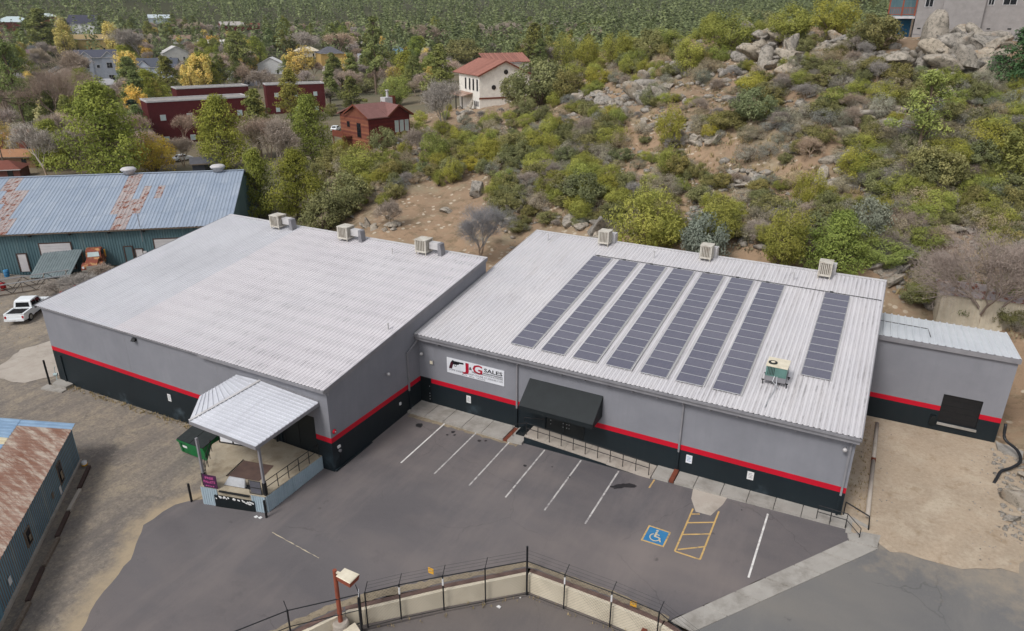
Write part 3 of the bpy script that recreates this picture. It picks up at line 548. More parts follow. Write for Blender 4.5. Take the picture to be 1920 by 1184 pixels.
part("rule", MB().box(5.72, 7.36, yy-.004, yy, 3.975, 3.985).box(5.72, 7.36, yy-.004, yy, 3.90, 3.945), "sign_black", S, True)
wall_text("FIREARMS, AMMUNITION & ACCESSORIES", .2, 2.62, 4.76, 3.72, yy, "sign_black", S); wall_text("COME INSIDE OR SHOP ONLINE AT JGSALES.COM", .2, 4.62, 2.74, 3.50, yy, "sign_grey", S); wall_text("BUY  SELL  TRADE", .14, 2.0, 3.9, 3.34, yy, "sign_grey", S)
wall_lamp(.39, 0, 4.40, (0, -1), "small white lamp on the shop front beside the inner corner")
o = thing("light_fixture", (1.17, 0, 3.76), "square yellowish light on the wall left of the shop sign", "lamp"); part("housing", MB().box(.99, 1.35, -.10, -.004, 3.58, 3.94), "trim_grey", o, True); part("lens", MB().box(1.05, 1.29, -.125, -.102, 3.64, 3.88), "lamp_cream", o, True)
wall_lamp(30.1, 0, 4.98, (0, -1), "white camera-like lamp high at the right end of the shop front")
notice(4.4, 1.37, .38, .6, "white paper notice on the dark wall below the shop sign"); notice(21.27, 1.38, .4, .6, "blue parking notice on the dark wall right of the ramp", colr="sign_white", mark="ada_blue", name="parking_notice"); notice(25.18, 1.39, .4, .58, "white notice on the dark wall near the right end of the shop")
aw = thing("entrance_awning", (12, -.01, 2.4), "black sloping fabric awning over the shop entrance", "awning")
ax0, ax1, ay, azt, azb = 9.55, 15.1, -1.75, 4.46, 3.12
m = MB(); m.add([(ax0, -.006, azt), (ax1, -.006, azt), (ax1, ay, azb), (ax0, ay, azb), (ax0, -.03, azt-.06), (ax1, -.03, azt-.06), (ax1, ay+.03, azb-.06), (ax0, ay+.03, azb-.06)], [(0, 3, 2, 1), (4, 5, 6, 7), (0, 4, 7, 3), (1, 2, 6, 5)])
part("canopy_cloth", m, "awning", aw, True)
part("valance", MB().box(ax0, ax1, ay-.004, ay+.026, azb-.34, azb-.004), "awning", aw, True)
for xx in (ax0, ax1-.02): part("side_cloth", MB().add([(xx, -.006, azt-.08), (xx, ay+.04, azb-.08), (xx, ay+.04, azb-.34), (xx, -.006, 2.85), (xx+.02, -.006, azt-.08), (xx+.02, ay+.04, azb-.08), (xx+.02, ay+.04, azb-.34), (xx+.02, -.006, 2.85)], [(0, 1, 2, 3), (7, 6, 5, 4), (0, 4, 5, 1), (2, 6, 7, 3), (1, 5, 6, 2), (3, 7, 4, 0)]), "awning", aw, True)
m = MB()
for xx in (11.4, 13.25): m.tube([(xx, -.02, azt-.09), (xx, ay+.06, azb-.09)], .025, 6)
part("awning_frame", m, "black_metal", aw, True)
# ================================================================== ground sheets
RNG = random.Random(7)
def rough_edge(poly, amp, step=0.7, fixed=()):
    out = []
    for i, (a, b) in enumerate(zip(poly, poly[1:]+poly[:1])):
        n = max(1, int(math.dist(a, b)/step)) if i not in fixed else 1
        for k in range(n):
            t = k/n; j = amp if 0 < k else amp*.3
            out.append((a[0]+(b[0]-a[0])*t+RNG.uniform(-j, j), a[1]+(b[1]-a[1])*t+RNG.uniform(-j, j)))
    return out
def drape(poly, off, zf=gz, step=2.0):
    bm = bmesh.new(); bm.faces.new([bm.verts.new((x, y, 0)) for x, y in poly])
    xs = [p[0] for p in poly]; ys = [p[1] for p in poly]
    for ax, lo, hi in ((0, min(xs), max(xs)), (1, min(ys), max(ys))):
        t = math.floor(lo/step)*step
        while t < hi:
            co = [0, 0, 0]; no = [0, 0, 0]; co[ax] = t+.0137; no[ax] = 1
            bmesh.ops.bisect_plane(bm, geom=bm.verts[:]+bm.edges[:]+bm.faces[:], plane_co=co, plane_no=no); t += step
    bmesh.ops.triangulate(bm, faces=bm.faces[:])
    for v in bm.verts: v.co.z = zf(v.co.x, v.co.y)+off
    bmesh.ops.recalc_face_normals(bm, faces=bm.faces[:])
    if sum(f.normal.z for f in bm.faces) < 0: bmesh.ops.reverse_faces(bm, faces=bm.faces[:])
    m = MB(); bm.verts.index_update(); m.v = [tuple(v.co) for v in bm.verts]; m.f = [tuple(v.index for v in f.verts) for f in bm.faces]; bm.free(); return m
def surface(name, m, mat):
    return tag(link(name, m.mesh(name, mat)), kind="structure")
# dust tracked onto the asphalt around the drive and along the gravel (a stain with a shape of its own)
def dusty(mat, dust, expr):
    m = M(mat); t = m.node_tree; b = t.nodes["Principled BSDF"]; src = b.inputs["Base Color"].links[0].from_socket
    g = t.nodes.new("ShaderNodeNewGeometry"); sx = t.nodes.new("ShaderNodeSeparateXYZ"); t.links.new(g.outputs["Position"], sx.inputs[0])
    nz = t.nodes.new("ShaderNodeTexNoise"); nz.inputs["Scale"].default_value = .7; nz.inputs["Detail"].default_value = 9; nz.inputs["Roughness"].default_value = .78; t.links.new(g.outputs["Position"], nz.inputs["Vector"])
    acc = nz.outputs["Fac"]
    for ax, k in expr[:2]:
        a = t.nodes.new("ShaderNodeMath"); a.operation = 'MULTIPLY_ADD'; t.links.new(sx.outputs[ax], a.inputs[0]); a.inputs[1].default_value = k; t.links.new(acc, a.inputs[2]); acc = a.outputs[0]
    r = t.nodes.new("ShaderNodeMapRange"); r.inputs[1].default_value = expr[2][0]; r.inputs[2].default_value = expr[2][1]; r.inputs[4].default_value = expr[2][2]; t.links.new(acc, r.inputs[0])
    mx = t.nodes.new("ShaderNodeMix"); mx.data_type = 'RGBA'; t.links.new(r.outputs[0], mx.inputs[0]); t.links.new(src, mx.inputs[6]); mx.inputs[7].default_value = (*dust, 1); t.links.new(mx.outputs[2], b.inputs["Base Color"])
dusty("asphalt_road", L((150, 139, 124)), ((1, .075), (0, .012), (.62, .95, .9)))

lot_poly = [(-.3, .1), (30.9, .1), (31.25, -2.0), (23.7, -12.15), (15.65, -12.2), (9.0, -18.15), (8.15, -19.9), (4.5, -25.5), (0.5, -34), (-1.2, -34), (-2.8, -26.5), (-4.3, -24.2), (-5.2, -21.9), (-7.2, -19.6), (-7.1, -17.4), (-5.9, -16.2), (-5.5, -12), (-.3, -9)]
LOT = surface("parking_lot", drape(rough_edge(lot_poly, .09, .6, (0, 1, 16, 17)), .016), "asphalt_lot")
GRV = surface("gravel_yard", drape(rough_edge([(-.2, -9), (-.2, 12), (-40, 12), (-76, 2), (-80, -30), (-40, -60), (8, -60), (6, -28), (0, -16.5)], .2, 2), 0.0, step=1.0), "gravel")
EP = [(-5.7, -16.2), (-7.0, -17.3), (-7.1, -19.6), (-5.1, -21.9), (-4.2, -24.2), (-2.7, -26.5), (-1.0, -33)]
def dseg(p, a, b): t = max(0, min(1, ((p[0]-a[0])*(b[0]-a[0])+(p[1]-a[1])*(b[1]-a[1]))/((b[0]-a[0])**2+(b[1]-a[1])**2))); return math.hypot(p[0]-a[0]-t*(b[0]-a[0]), p[1]-a[1]-t*(b[1]-a[1]))
_e = GRV.data.attributes.new("edge", 'FLOAT', 'POINT'); _e.data.foreach_set("value", [max(0, 1-min(dseg(v.co, a, b) for a, b in zip(EP, EP[1:]))/2.6) for v in GRV.data.vertices])
def gravel_edge():   # fine sand washed against the asphalt, wheel ruts along the track
    t = M("gravel").node_tree; b = t.nodes["Principled BSDF"]; src = b.inputs["Base Color"].links[0].from_socket; g = t.nodes.new("ShaderNodeNewGeometry")
    def noise(sc, vec): n = t.nodes.new("ShaderNodeTexNoise"); n.inputs["Scale"].default_value = sc; n.inputs["Detail"].default_value = 6; n.inputs["Roughness"].default_value = .66; t.links.new(vec, n.inputs["Vector"]); return n.outputs["Fac"]
    at = t.nodes.new("ShaderNodeAttribute"); at.attribute_name = "edge"; a = t.nodes.new("ShaderNodeMath"); a.operation = 'ADD'; t.links.new(at.outputs["Fac"], a.inputs[0]); t.links.new(noise(.9, g.outputs["Position"]), a.inputs[1])
    r = t.nodes.new("ShaderNodeMapRange"); r.inputs[1].default_value = .92; r.inputs[2].default_value = 1.35; r.inputs[4].default_value = .85; t.links.new(a.outputs[0], r.inputs[0])
    mp = t.nodes.new("ShaderNodeMapping"); mp.inputs["Rotation"].default_value = (0, 0, -.85); mp.inputs["Scale"].default_value = (1.1, .10, 1); t.links.new(g.outputs["Position"], mp.inputs["Vector"])
    r2 = t.nodes.new("ShaderNodeMapRange"); r2.inputs[1].default_value = .5; r2.inputs[2].default_value = .66; r2.inputs[4].default_value = .55; t.links.new(noise(.8, mp.outputs[0]), r2.inputs[0])
    for f, c in ((r2.outputs[0], L((104, 99, 97))), (r.outputs[0], L((168, 152, 128)))):
        mx = t.nodes.new("ShaderNodeMix"); mx.data_type = 'RGBA'; t.links.new(f, mx.inputs[0]); t.links.new(src, mx.inputs[6]); mx.inputs[7].default_value = (*c, 1); src = mx.outputs[2]
    t.links.new(src, b.inputs["Base Color"])
gravel_edge()
surface("access_road", drape([(24.9, -12.25), (32.75, -2.0), (33.0, .6), (40.5, 1.5), (48, 5), (80, 8), (80, -60), (25.0, -60)], .014), "asphalt_road")
surface("dirt_drive", drape(rough_edge([(30.55, .2), (30.9, -1.0), (32.7, -1.5), (33.4, -1.9), (36.0, -1.7), (39.6, -.6), (40.6, 2), (41.0, 7), (41.3, 10.5), (41.4, 14.1), (30.5, 14.1)], .22, .7, (9, 10, 0)), .022), "drive_dirt")
surface("lower_yard", drape([(8.6, -19.9), (15.85, -12.6), (25.0, -12.6), (25.3, -60), (2, -60), (6.2, -24.2)], 0, lambda x, y: -1.75), "asphalt_yard")
def patch(name, poly, off, mat, parent, label=None):
    o = link(name, drape(poly, off).mesh(name, mat), parent)
    if label: o["label"] = label
    return o
def strip(a, b, w):
    d = Vector((b[0]-a[0], b[1]-a[1])).normalized(); n = Vector((-d.y, d.x))*w/2
    return [(a[0]-n.x, a[1]-n.y), (b[0]-n.x, b[1]-n.y), (b[0]+n.x, b[1]+n.y), (a[0]+n.x, a[1]+n.y)]
for k, (x, mt) in enumerate(((3.42, "white_paint"), (6.16, "line_worn"), (8.9, "line_worn"), (11.6, "line_worn"), (14.36, "line_worn"), (17.08, "line_worn"), (26.69, "white_paint"))):
    patch("parking_line", strip((x, -1.66), (x-.02, -7.42), .11), .022, mt, LOT)
for a, b in (((22.5, -3.2), (22.53, -7.26)), ((23.98, -2.75), (23.98, -7.26)), ((22.53, -7.26), (23.98, -7.26)), ((22.5, -4.62), (23.95, -3.86)), ((22.5, -5.75), (23.95, -4.98)), ((22.65, -7.05), (23.95, -6.15)), ((22.5, -3.75), (23.0, -3.50))):
    patch("hatch_line", strip(a, b, .10), .022, "line_yellow", LOT)
patch("yellow_line", strip((19.5, -1.5), (19.45, -2.45), .10), .022, "line_yellow", LOT)
patch("yellow_line", rough_edge(strip((.6, -16.6), (4.6, -16.95), .035), .022, .2), .022, "ada_mark", LOT, "thin yellow crack filler across the lot")
ada = patch("accessible_symbol", [(20.5, -7.27), (21.87, -7.24), (21.9, -5.84), (20.53, -5.82)], .020, "line_yellow", LOT, "blue accessible parking square with wheelchair figure")
patch("blue_field", [(20.6, -7.17), (21.78, -7.14), (21.8, -5.94), (20.62, -5.92)], .026, "ada_blue", ada)
def arc(c, r0, r1, a0, a1, n=18):
    A_ = [rad(a0+(a1-a0)*k/n) for k in range(n+1)]
    return [(c[0]+r1*math.cos(t), c[1]+r1*math.sin(t)) for t in A_]+[(c[0]+r0*math.cos(t), c[1]+r0*math.sin(t)) for t in reversed(A_)]
patch("wheel", arc((21.18, -6.68), .26, .33, 120, 370), .032, "ada_mark", ada); patch("body", strip((21.15, -6.2), (21.15, -6.62), .12), .032, "ada_mark", ada); patch("head", arc((21.15, -6.09), 0.001, .075, 0, 350), .032, "ada_mark", ada); patch("seat", strip((21.1, -6.62), (21.42, -6.62), .09), .034, "ada_mark", ada); patch("leg", strip((21.4, -6.62), (21.58, -6.95), .08), .036, "ada_mark", ada); patch("arm", strip((21.15, -6.4), (21.38, -6.42), .07), .034, "ada_mark", ada)
patch("oil_stain", rough_edge([(17.1, -3.4), (17.5, -3.55), (18.0, -3.1), (18.6, -2.85), (18.7, -2.6), (18.3, -2.55), (17.8, -2.75), (17.4, -3.1)], .07, .14), .028, "oil", LOT, "dark oil stain crossing a parking line")
for x, y, r in ((4.6, -2.6, .16), (4.9, -2.9, .1), (6.9, -2.7, .15), (7.3, -2.5, .1), (4.4, -3.1, .09), (11.2, -3.9, .12), (14.4, -3.7, .08), (12.9, -3.2, .06), (25.2, -2.0, .05), (1.9, -3.0, .3)):
    patch("oil_spot", [(x+r*math.cos(t*.785)*RNG.uniform(.7, 1.3), y+r*math.sin(t*.785)*RNG.uniform(.7, 1.3)) for t in range(8)], .024, "oil", LOT)
# accessible ramp apron, sidewalk slabs, drains
SW = tag(link("sidewalk", drape([(.02, -1.9), (9.85, -1.9), (9.85, -.005), (.02, -.005)], .05).mesh("sidewalk", "concrete")), kind="structure")
def slab(x0, x1, ya0, ya1, h=.15, mat="concrete", par=SW, nm="slab", gap=.02):
    m = MB(); P = [(x0+gap, ya0), (x1-gap, ya1), (x1-gap, -.004), (x0+gap, -.004)]
    m.prism(P, lambda x, y: gz(x, y)-.2, lambda x, y: gz(x, 0)+h); part(nm, m, mat, par, True)
xs = [.02, 1.65, 3.3, 4.95, 6.6, 8.4]
for a, b in zip(xs, xs[1:]): slab(a, b, -1.95, -1.95)
slab(8.74, 9.88, -1.95, -1.85)
edge = lambda x: -1.42+(x-19.2)*.033
xs = [19.25, 20.4, 20.74, 22.0, 23.7, 25.3, 26.9, 28.5, 30.1, 31.0]
for a, b in zip(xs, xs[1:]):
    if (a, b) != (20.4, 20.74): slab(a, b, edge(a), edge(b))
for x, y0 in ((8.57, -1.95), (20.57, -1.38)):
    o = part("trench_drain", MB().box(x-.15, x+.15, y0, -.14, gz(x, 0)-.1, gz(x, 0)+.10), "rust_brown", SW, True)
patch("kerb_ramp", [(22.0, -1.3), (24.15, -1.25), (24.05, -2.0), (23.62, -3.35), (22.72, -3.4), (22.15, -2.3)], .02, "concrete_pale", SW).data.materials[0]
for v in SW.children[-1].data.vertices: v.co.z += .14*max(0, (v.co.y+3.4)/2.1)
surface("kerb_dust", drape(rough_edge([(.3, -2.35), (3, -2.25), (6, -2.2), (9.6, -2.2), (9.6, -1.9), (.3, -1.9)], .1, .3), .021), "edge_sand")
VG = tag(link("valley_gutter", drape([(31.2, -2.0), (23.75, -12.15), (24.95, -12.3), (32.75, -2.0), (32.8, -.6), (31.1, -1.2)], .012).mesh("valley_gutter", "concrete")), kind="structure")
for k in range(6):
    t0, t1 = k/6+.004, (k+1)/6-.004; pa = lambda t: (31.2-7.45*t, -2.0-10.15*t); pb = lambda t: (32.75-7.8*t, -2.0-10.3*t)
    md = lambda t: ((pa(t)[0]+pb(t)[0])/2, (pa(t)[1]+pb(t)[1])/2)
    m = MB(); q = [pa(t0), pa(t1), md(t1), md(t0)]; r = [md(t0), md(t1), pb(t1), pb(t0)]
    for poly, dz in ((q, (.05, .05, .03, .03)), (r, (.03, .03, .05, .05))): m.hexa([(x, y, gz(x, y)-.1) for x, y in poly], [(x, y, gz(x, y)+z) for (x, y), z in zip(poly, dz)])
    part("slab", m, "concrete", VG)
part("slab", MB().prism([(31.25, -1.95), (32.7, -1.95), (32.85, -.75), (31.9, -.9), (31.15, -1.5)], lambda x, y: gz(x, y)-.1, lambda x, y: gz(x, y)+.06), "concrete", VG)

# ================================================================== entrance ramp with railing
rz = lambda x: .62-(x-9.9)*.047 if x > 13.9 else .62-(x-9.9)*.047
RP = thing("entrance_ramp", (14.5, -.7, .1), "long concrete ramp with dark painted side along the shop front", "ramp")
m = MB(); N = 6
for k in range(N):
    a = 9.9+k*9.3/N; b = 9.9+(k+1)*9.3/N
    mm = MB().hexa([(a+.008, -1.5, rz(a)-.14), (b-.008, -1.5, rz(b)-.14), (b-.008, -.004, rz(b)-.14), (a+.008, -.004, rz(a)-.14)], [(a+.008, -1.5, rz(a)), (b-.008, -1.5, rz(b)), (b-.008, -.004, rz(b)), (a+.008, -.004, rz(a))]); part("deck_slab", mm, "concrete_pale", RP, True)
part("side_wall", MB().hexa([(9.9, -1.56, -.4), (19.2, -1.47, -.4), (19.2, -.01, -.4), (9.9, -.01, -.4)], [(9.9, -1.56, rz(9.9)-.10), (19.2, -1.47, rz(19.2)-.10), (19.2, -.01, rz(19.2)-.15), (9.9, -.01, rz(9.9)-.15)]), "wall_dark", RP, True)
for k in range(3): part("step", MB().box(8.95+k*.32, 9.89, -1.0, -.01, .16+k*.155, .16+(k+1)*.155-.003), "dark_door", RP, True)
RL = thing("ramp_railing", (14.5, -1.2, .5), "black pipe railing along the outer edge of the entrance ramp", "railing")
for k in range(11):
    x = 9.98+k*.905; part("post", MB().tube([(x, -1.32, rz(x)-.02), (x, -1.32, rz(x)+.98)], .027, 6), "black_metal", RL, True)
for h in (.98, .55): part("rail", MB().tube([(9.98, -1.32, rz(9.98)+h), (19.03, -1.32, rz(19.03)+h)], .026, 6), "black_metal", RL, True)
part("rail", MB().tube([(9.98, -1.32, rz(9.98)+.98), (8.9, -1.32, 1.15), (8.9, -1.32, .16)], .026, 6), "black_metal", RL, True); part("rail", MB().tube([(9.3, -.35, 1.35), (10.9, -.35, 1.6)], .024, 6).tube([(9.3, -.35, 1.35), (9.3, -.35, .4)], .024, 6), "black_metal", RL, True)
# steps and rails at the sidewalk's right end
zs = gz(30, 0)+.15
ST = thing("end_steps", (31.3, -.9, 0), "concrete steps at the right end of the shop sidewalk", "steps")
for k in range(3): part("step", MB().box(31.0+k*.3+.004, 31.0+(k+1)*.3, -1.35-.1*k, .0, -.25, zs-.0-.12*(k+1)+.03), "concrete", ST, True)
part("cheek_wall", MB().hexa([(30.7, .02, -.3), (32.2, -.45, -.3), (32.25, -.25, -.3), (30.7, .25, -.3)], [(30.7, .02, zs+.12), (32.2, -.45, zs-.05), (32.25, -.25, zs-.05), (30.7, .25, zs+.12)]), "concrete", ST, True)
SR = thing("step_railing", (30.5, -.95, zs), "black handrails beside the steps at the shop's right end", "railing")
pp = [(29.35, -1.02), (30.1, -1.02), (30.95, -1.05)]
for x, y in pp: part("post", MB().tube([(x, y, zs-.05), (x, y, zs+.95)], .026, 6), "black_metal", SR, True)
part("post", MB().tube([(31.75, -1.5, -.1), (31.75, -1.5, .85)], .026, 6), "black_metal", SR, True)
for h in (.95, .5): part("rail", MB().tube([(29.35, -1.02, zs+h), (30.95, -1.05, zs+h), (31.75, -1.5, h-.1)], .025, 6), "black_metal", SR, True)
part("rail", MB().tube([(30.75, .02, zs+1.0), (32.1, -.42, zs+.75), (32.2, -.5, 0.1)], .045, 8).tube([(30.75, .02, zs+1.0), (30.75, .02, zs+.1)], .04, 6), "black_metal", SR, True)

# ================================================================== loading dock with canopy
DK = thing("loading_dock", (-4.5, -13, .65), "raised concrete loading dock with corrugated metal skirt beside the warehouse corner", "dock")
FL, FR, BR, BL, ML = (-5.45, -16.5), (-1.0, -15.4), (-1.0, -LA-.006), (-8.7, -LA-.006), (-8.7, -12.8); DZT = .65
part("deck", MB().prism([FL, FR, BR, BL, ML], -1.2, DZT), "concrete_tan", DK, True)
def smooth_path(P, k=5):
    P = [Vector(p) for p in P]; Q = [P[0]*2-P[1]]+P+[P[-1]*2-P[-2]]; out = []
    for a, b, c, d in zip(Q, Q[1:], Q[2:], Q[3:]):
        for i in range(k): t = i/k; out.append(.5*((2*b)+(c-a)*t+(2*a-5*b+4*c-d)*t*t+(3*b-a-3*c+d)*t**3))
    return out+[P[-1]]
def corrugated(m, a, b, z0, z1, pitch=.15, amp=.03, out=.02):
    """trapezoid-corrugated sheet from a to b (right side faces out)"""
    a = Vector(a); b = Vector(b); d = (b-a).normalized(); n = Vector((d.y, -d.x)); Ln = (b-a).length; k = max(1, int(Ln/pitch)); pts = []
    for i in range(k):
        for t, h in ((0, 0), (.35, 0), (.5, 1), (.85, 1)):
            q = a+d*((i+t)*Ln/k)+n*(out+h*amp); pts.append((q.x, q.y))
    q = b+n*out; pts.append((q.x, q.y)); N_ = len(pts)
    f0 = z0 if callable(z0) else (lambda x, y: z0); f1 = z1 if callable(z1) else (lambda x, y: z1)
    m.add([(x, y, f0(x, y)) for x, y in pts]+[(x, y, f1(x, y)) for x, y in pts], [(i, i+1, N_+i+1, N_+i) for i in range(N_-1)]); return m
for a, b in ((FL, (-4.3, -16.215)), ((-1.95, -15.635), FR)): part("skirt_sheet", corrugated(MB(), a, b, gz(-3, -16)-.1, DZT-.01), "dock_skirt", DK, True)
for k in range(4):
    t0, t1 = k/4, (k+1)/4; part("skirt_sheet", corrugated(MB(), (-1, -15.4+5.1*t0), (-1, -15.4+5.1*t1), -.9, DZT-.01+.02*(k % 2)), "dock_skirt", DK, True)
part("dock_face", MB().hexa([(-4.5, -16.36, -.9), (-1.75, -15.68, -.9), (-1.8, -15.55, -.9), (-4.5, -16.2, -.9)], [(-4.5, -16.36, .2), (-1.75, -15.68, .2), (-1.8, -15.55, .2), (-4.5, -16.2, .2)]), "dark_door", DK, True, label="black scraped rubber dock bumper with flaking white edge")
m = MB()
for k in range(26):
    t = RNG.uniform(.02, .98); x = -4.5+2.75*t; y = -16.375+.68*t; zc = RNG.uniform(-.05, .2) if (t < .25 or t > .75) else RNG.uniform(.08, .2); w = RNG.uniform(.04, .13); m.box(x-w, x+w, y-.012, y+.004, zc-.05, zc+.04)
part("flaked_paint", m, "paper_white", DK, True)
part("lip_plate", MB().hexa([(-4.1, -16.3, .52), (-2.0, -15.8, .52), (-2.2, -14.9, .66), (-4.3, -15.4, .66)], [(-4.1, -16.3, .56), (-2.0, -15.8, .56), (-2.2, -14.9, .70), (-4.3, -15.4, .70)]), "black_metal", DK, True)
part("leveler_plate", MB().prism([(-4.75, -14.95), (-2.55, -14.4), (-3.0, -12.7), (-5.2, -13.2)], .655, .68), "leveler_steel", DK, True)
m = MB()
for k in range(14): t = k/13; m.box(-4.8-.45*t-.05, -4.8-.45*t+.03, -14.95+1.75*t-.05, -14.95+1.75*t+.03, .682, .72)
part("leveler_edge", m, "black_metal", DK, True)
part("dock_plate", MB().hexa([(-4.2, -15.75, .70), (-2.75, -15.4, .70), (-2.75, -15.25, .70), (-4.2, -15.6, .70)], [(-3.95, -15.45, 1.22), (-2.85, -15.2, 1.22), (-2.85, -15.15, 1.22), (-3.95, -15.4, 1.22)]), "galv_bit", DK, True)
PC = [(-5.3, -16.25), (-1.12, -15.22)]
for (x, y), zt in zip(PC, (4.1, 4.3)):
    p_ = part("canopy_post", MB().box(x-.07, x+.07, y-.07, y+.07, DZT+.9, zt), "trim_grey", DK, True); part("post_sleeve", MB().box(x-.10, x+.10, y-.10, y+.10, DZT+.003, DZT+.9), "black_metal", p_, True)
def rail_run(root, pts, hs, r=.025):
    for h in hs: part("rail", MB().tube([(x, y, z+h) for x, y, z in pts], r, 6), "black_metal", root, True)
    for x, y, z in pts: part("post", MB().tube([(x, y, z), (x, y, z+max(hs)+.02)], r+.004, 6), "black_metal", root, True)
DR = thing("dock_railing", (-1.1, -13, DZT), "black steel railing on the right edge of the loading dock", "railing")
rail_run(DR, [(-1.1, -15.1+k*.93, DZT+.003) for k in range(6)], (.95, .5))
DR2 = thing("dock_gate", (-2, -15.5, DZT), "black framed gate with grey mesh at the dock's front corner", "gate")
part("frame", MB().tube([(-2.1, -15.55, .66), (-2.1, -15.55, 1.62), (-1.3, -15.36, 1.62), (-1.3, -15.36, .66), (-2.1, -15.55, .66)], .03, 6).tube([(-2.1, -15.55, 1.12), (-1.3, -15.36, 1.12)], .025, 6), "black_metal", DR2, True)
part("mesh_panel", MB().hexa([(-2.06, -15.52, .7), (-1.34, -15.35, .7), (-1.34, -15.34, .7), (-2.06, -15.51, .7)], [(-2.06, -15.52, 1.58), (-1.34, -15.35, 1.58), (-1.34, -15.34, 1.58), (-2.06, -15.51, 1.58)]), "sign_grey", DR2, True)
DR3 = thing("dock_side_railing", (-7, -14.5, DZT), "grey railing on the dock's slanted left edge by the dumpster", "railing")
rail_run(DR3, [(-5.5-.62*k, -16.15+.68*k, DZT+.003) for k in range(5)], (.95, .5), .022)
SG = thing("pallet_sign", (-4.9, -16.4, .66), "purple hand-painted sign with pink lettering on the dock's front corner", "sign")
part("board", MB().hexa([(-5.15, -16.46, .68), (-4.2, -16.23, .68), (-4.2, -16.20, .68), (-5.15, -16.43, .68)], [(-5.15, -16.46, 1.62), (-4.2, -16.23, 1.62), (-4.2, -16.20, 1.62), (-5.15, -16.43, 1.62)]), "sign_purple", SG, True)
for txt, z, wd in (("FREE", 1.34, .6), ("PALLETS", 1.05, .82), ("faded", .78, .6)):
    if txt == "faded":
        m = MB()
        for k in range(5): m.box(-4.98+k*.13, -4.90+k*.13, -16.45+.0309*k, -16.43+.0309*k, .80, .86)
        part("faded_lettering", m, "sign_pink", SG, True); continue
    me = text_mesh(txt, .3, "sign_pink", .004, True); co = np.array([v.co for v in me.vertices]); s = wd/(co[:, 0].max()-co[:, 0].min()); x0 = co[:, 0].min()
    for v in me.vertices: a, b, c = v.co; v.co = ((a-x0)*s, -c, b*.8)
    o = link("lettering", me, SG); o.location = (-5.08+.25*(.82-wd)/.4+4.9, -16.455+16.4+.02+.0, z-.66); o.rotation_euler = (0, 0, math.atan2(.23, .95)); o.location.y = -.065-.0+.24*((-5.08+.25*(.82-wd)/.4)+5.15)*1.0-.02
# canopy roof: two sheeted facets meeting on a hip
CN = thing("dock_canopy", (-4.3, -13, 4.2), "hipped silver metal canopy roof over the loading dock", "canopy")
fl, fr, br, ap, bl, bk = Vector((-7.2, -15.2, 4.2)), Vector((-.98, -15.55, 4.4)), Vector((-.72, -LA-.03, 4.85)), Vector((-5.9, -LA-.03, 5.15)), Vector((-8.75, -13.0, 4.55)), Vector((-8.2, -LA-.03, 5.05))
def facet(quad, n, along):
    """split a 4-corner facet into n ribbed sheets; quad = a0,a1,b1,b0 with ribs running a->b"""
    a0, a1, b1, b0 = quad
    for k in range(n):
        t0, t1 = k/n, (k+1)/n; A0, A1, B0, B1 = a0.lerp(a1, t0), a0.lerp(a1, t1), b0.lerp(b1, t0), b0.lerp(b1, t1)
        nn = (A1-A0).cross(B0-A0).normalized(); nn = nn if nn.z > 0 else -nn; m = MB(); pr = [(0, 0), (.74, 0), (.80, .05), (.92, .05), (.98, 0), (1, 0)]
        top = [A0.lerp(A1, t)+nn*h for t, h in pr]+[B0.lerp(B1, t)+nn*h for t, h in pr]; bot = [p-nn*.03 for p in top]; q = len(pr)
        fs = [(i, i+1, q+i+1, q+i) for i in range(q-1)]+[(2*q+i+1, 2*q+i, 3*q+i, 3*q+i+1) for i in range(q-1)]+[(i+1, i, 2*q+i, 2*q+i+1) for i in range(q-1)]+[(q+i, q+i+1, 3*q+i+1, 3*q+i) for i in range(q-1)]
        part("roof_sheet", m.add(top+bot, fs), "roof_canopy", CN, True)
facet((fl, ap, br, fr), 17, 0); facet((fl, ap, bk, bl), 12, 0)
part("hip_cap", MB().bar(fl+Vector((0, 0, .06)), ap+Vector((0, 0, .06)), .2, .03), "trim_white", CN, True)
dn = Vector((0, 0, -.13))
for a, b in ((fl, fr), (fr, br), (fl, bl)): part("fascia", MB().bar(a+dn, b+dn, .06, .22), "trim_grey", CN, True)
m = MB()
for t in (.2, .4, .6, .8): m.bar(fl.lerp(ap, t)+dn*1.1, fr.lerp(br, t)+dn*1.1, .05, .14)
part("rafters", m, "trim_grey", CN, True)
part("back_flashing", MB().bar(ap+Vector((0, .0, .10)), br+Vector((0, 0, .10)), .05, .06), "trim_grey", CN, True)
# shelving behind the dock, red extinguisher box
o = thing("rolling_rack", (-7.4, -12.1, DZT), "white panelled rolling rack at the back of the dock", "rack")
part("frame", MB().tube([(-8.4, -12.4, .7), (-8.4, -12.4, 1.5), (-6.3, -11.9, 1.5), (-6.3, -11.9, .7), (-8.4, -12.4, .7)], .04, 6).tube([(-7.35, -12.15, .7), (-7.35, -12.15, 1.5)], .035, 6), "black_metal", o, True)
for x0, x1 in ((-8.32, -7.42), (-7.28, -6.38)): part("panel", MB().hexa([(x0, -12.39+.238*(x0+8.4), .76), (x1, -12.39+.238*(x1+8.4), .76), (x1, -12.36+.238*(x1+8.4), .76), (x0, -12.36+.238*(x0+8.4), .76)], [(x0, -12.39+.238*(x0+8.4), 1.45), (x1, -12.39+.238*(x1+8.4), 1.45), (x1, -12.36+.238*(x1+8.4), 1.45), (x0, -12.36+.238*(x0+8.4), 1.45)]), "sign_white", o, True)
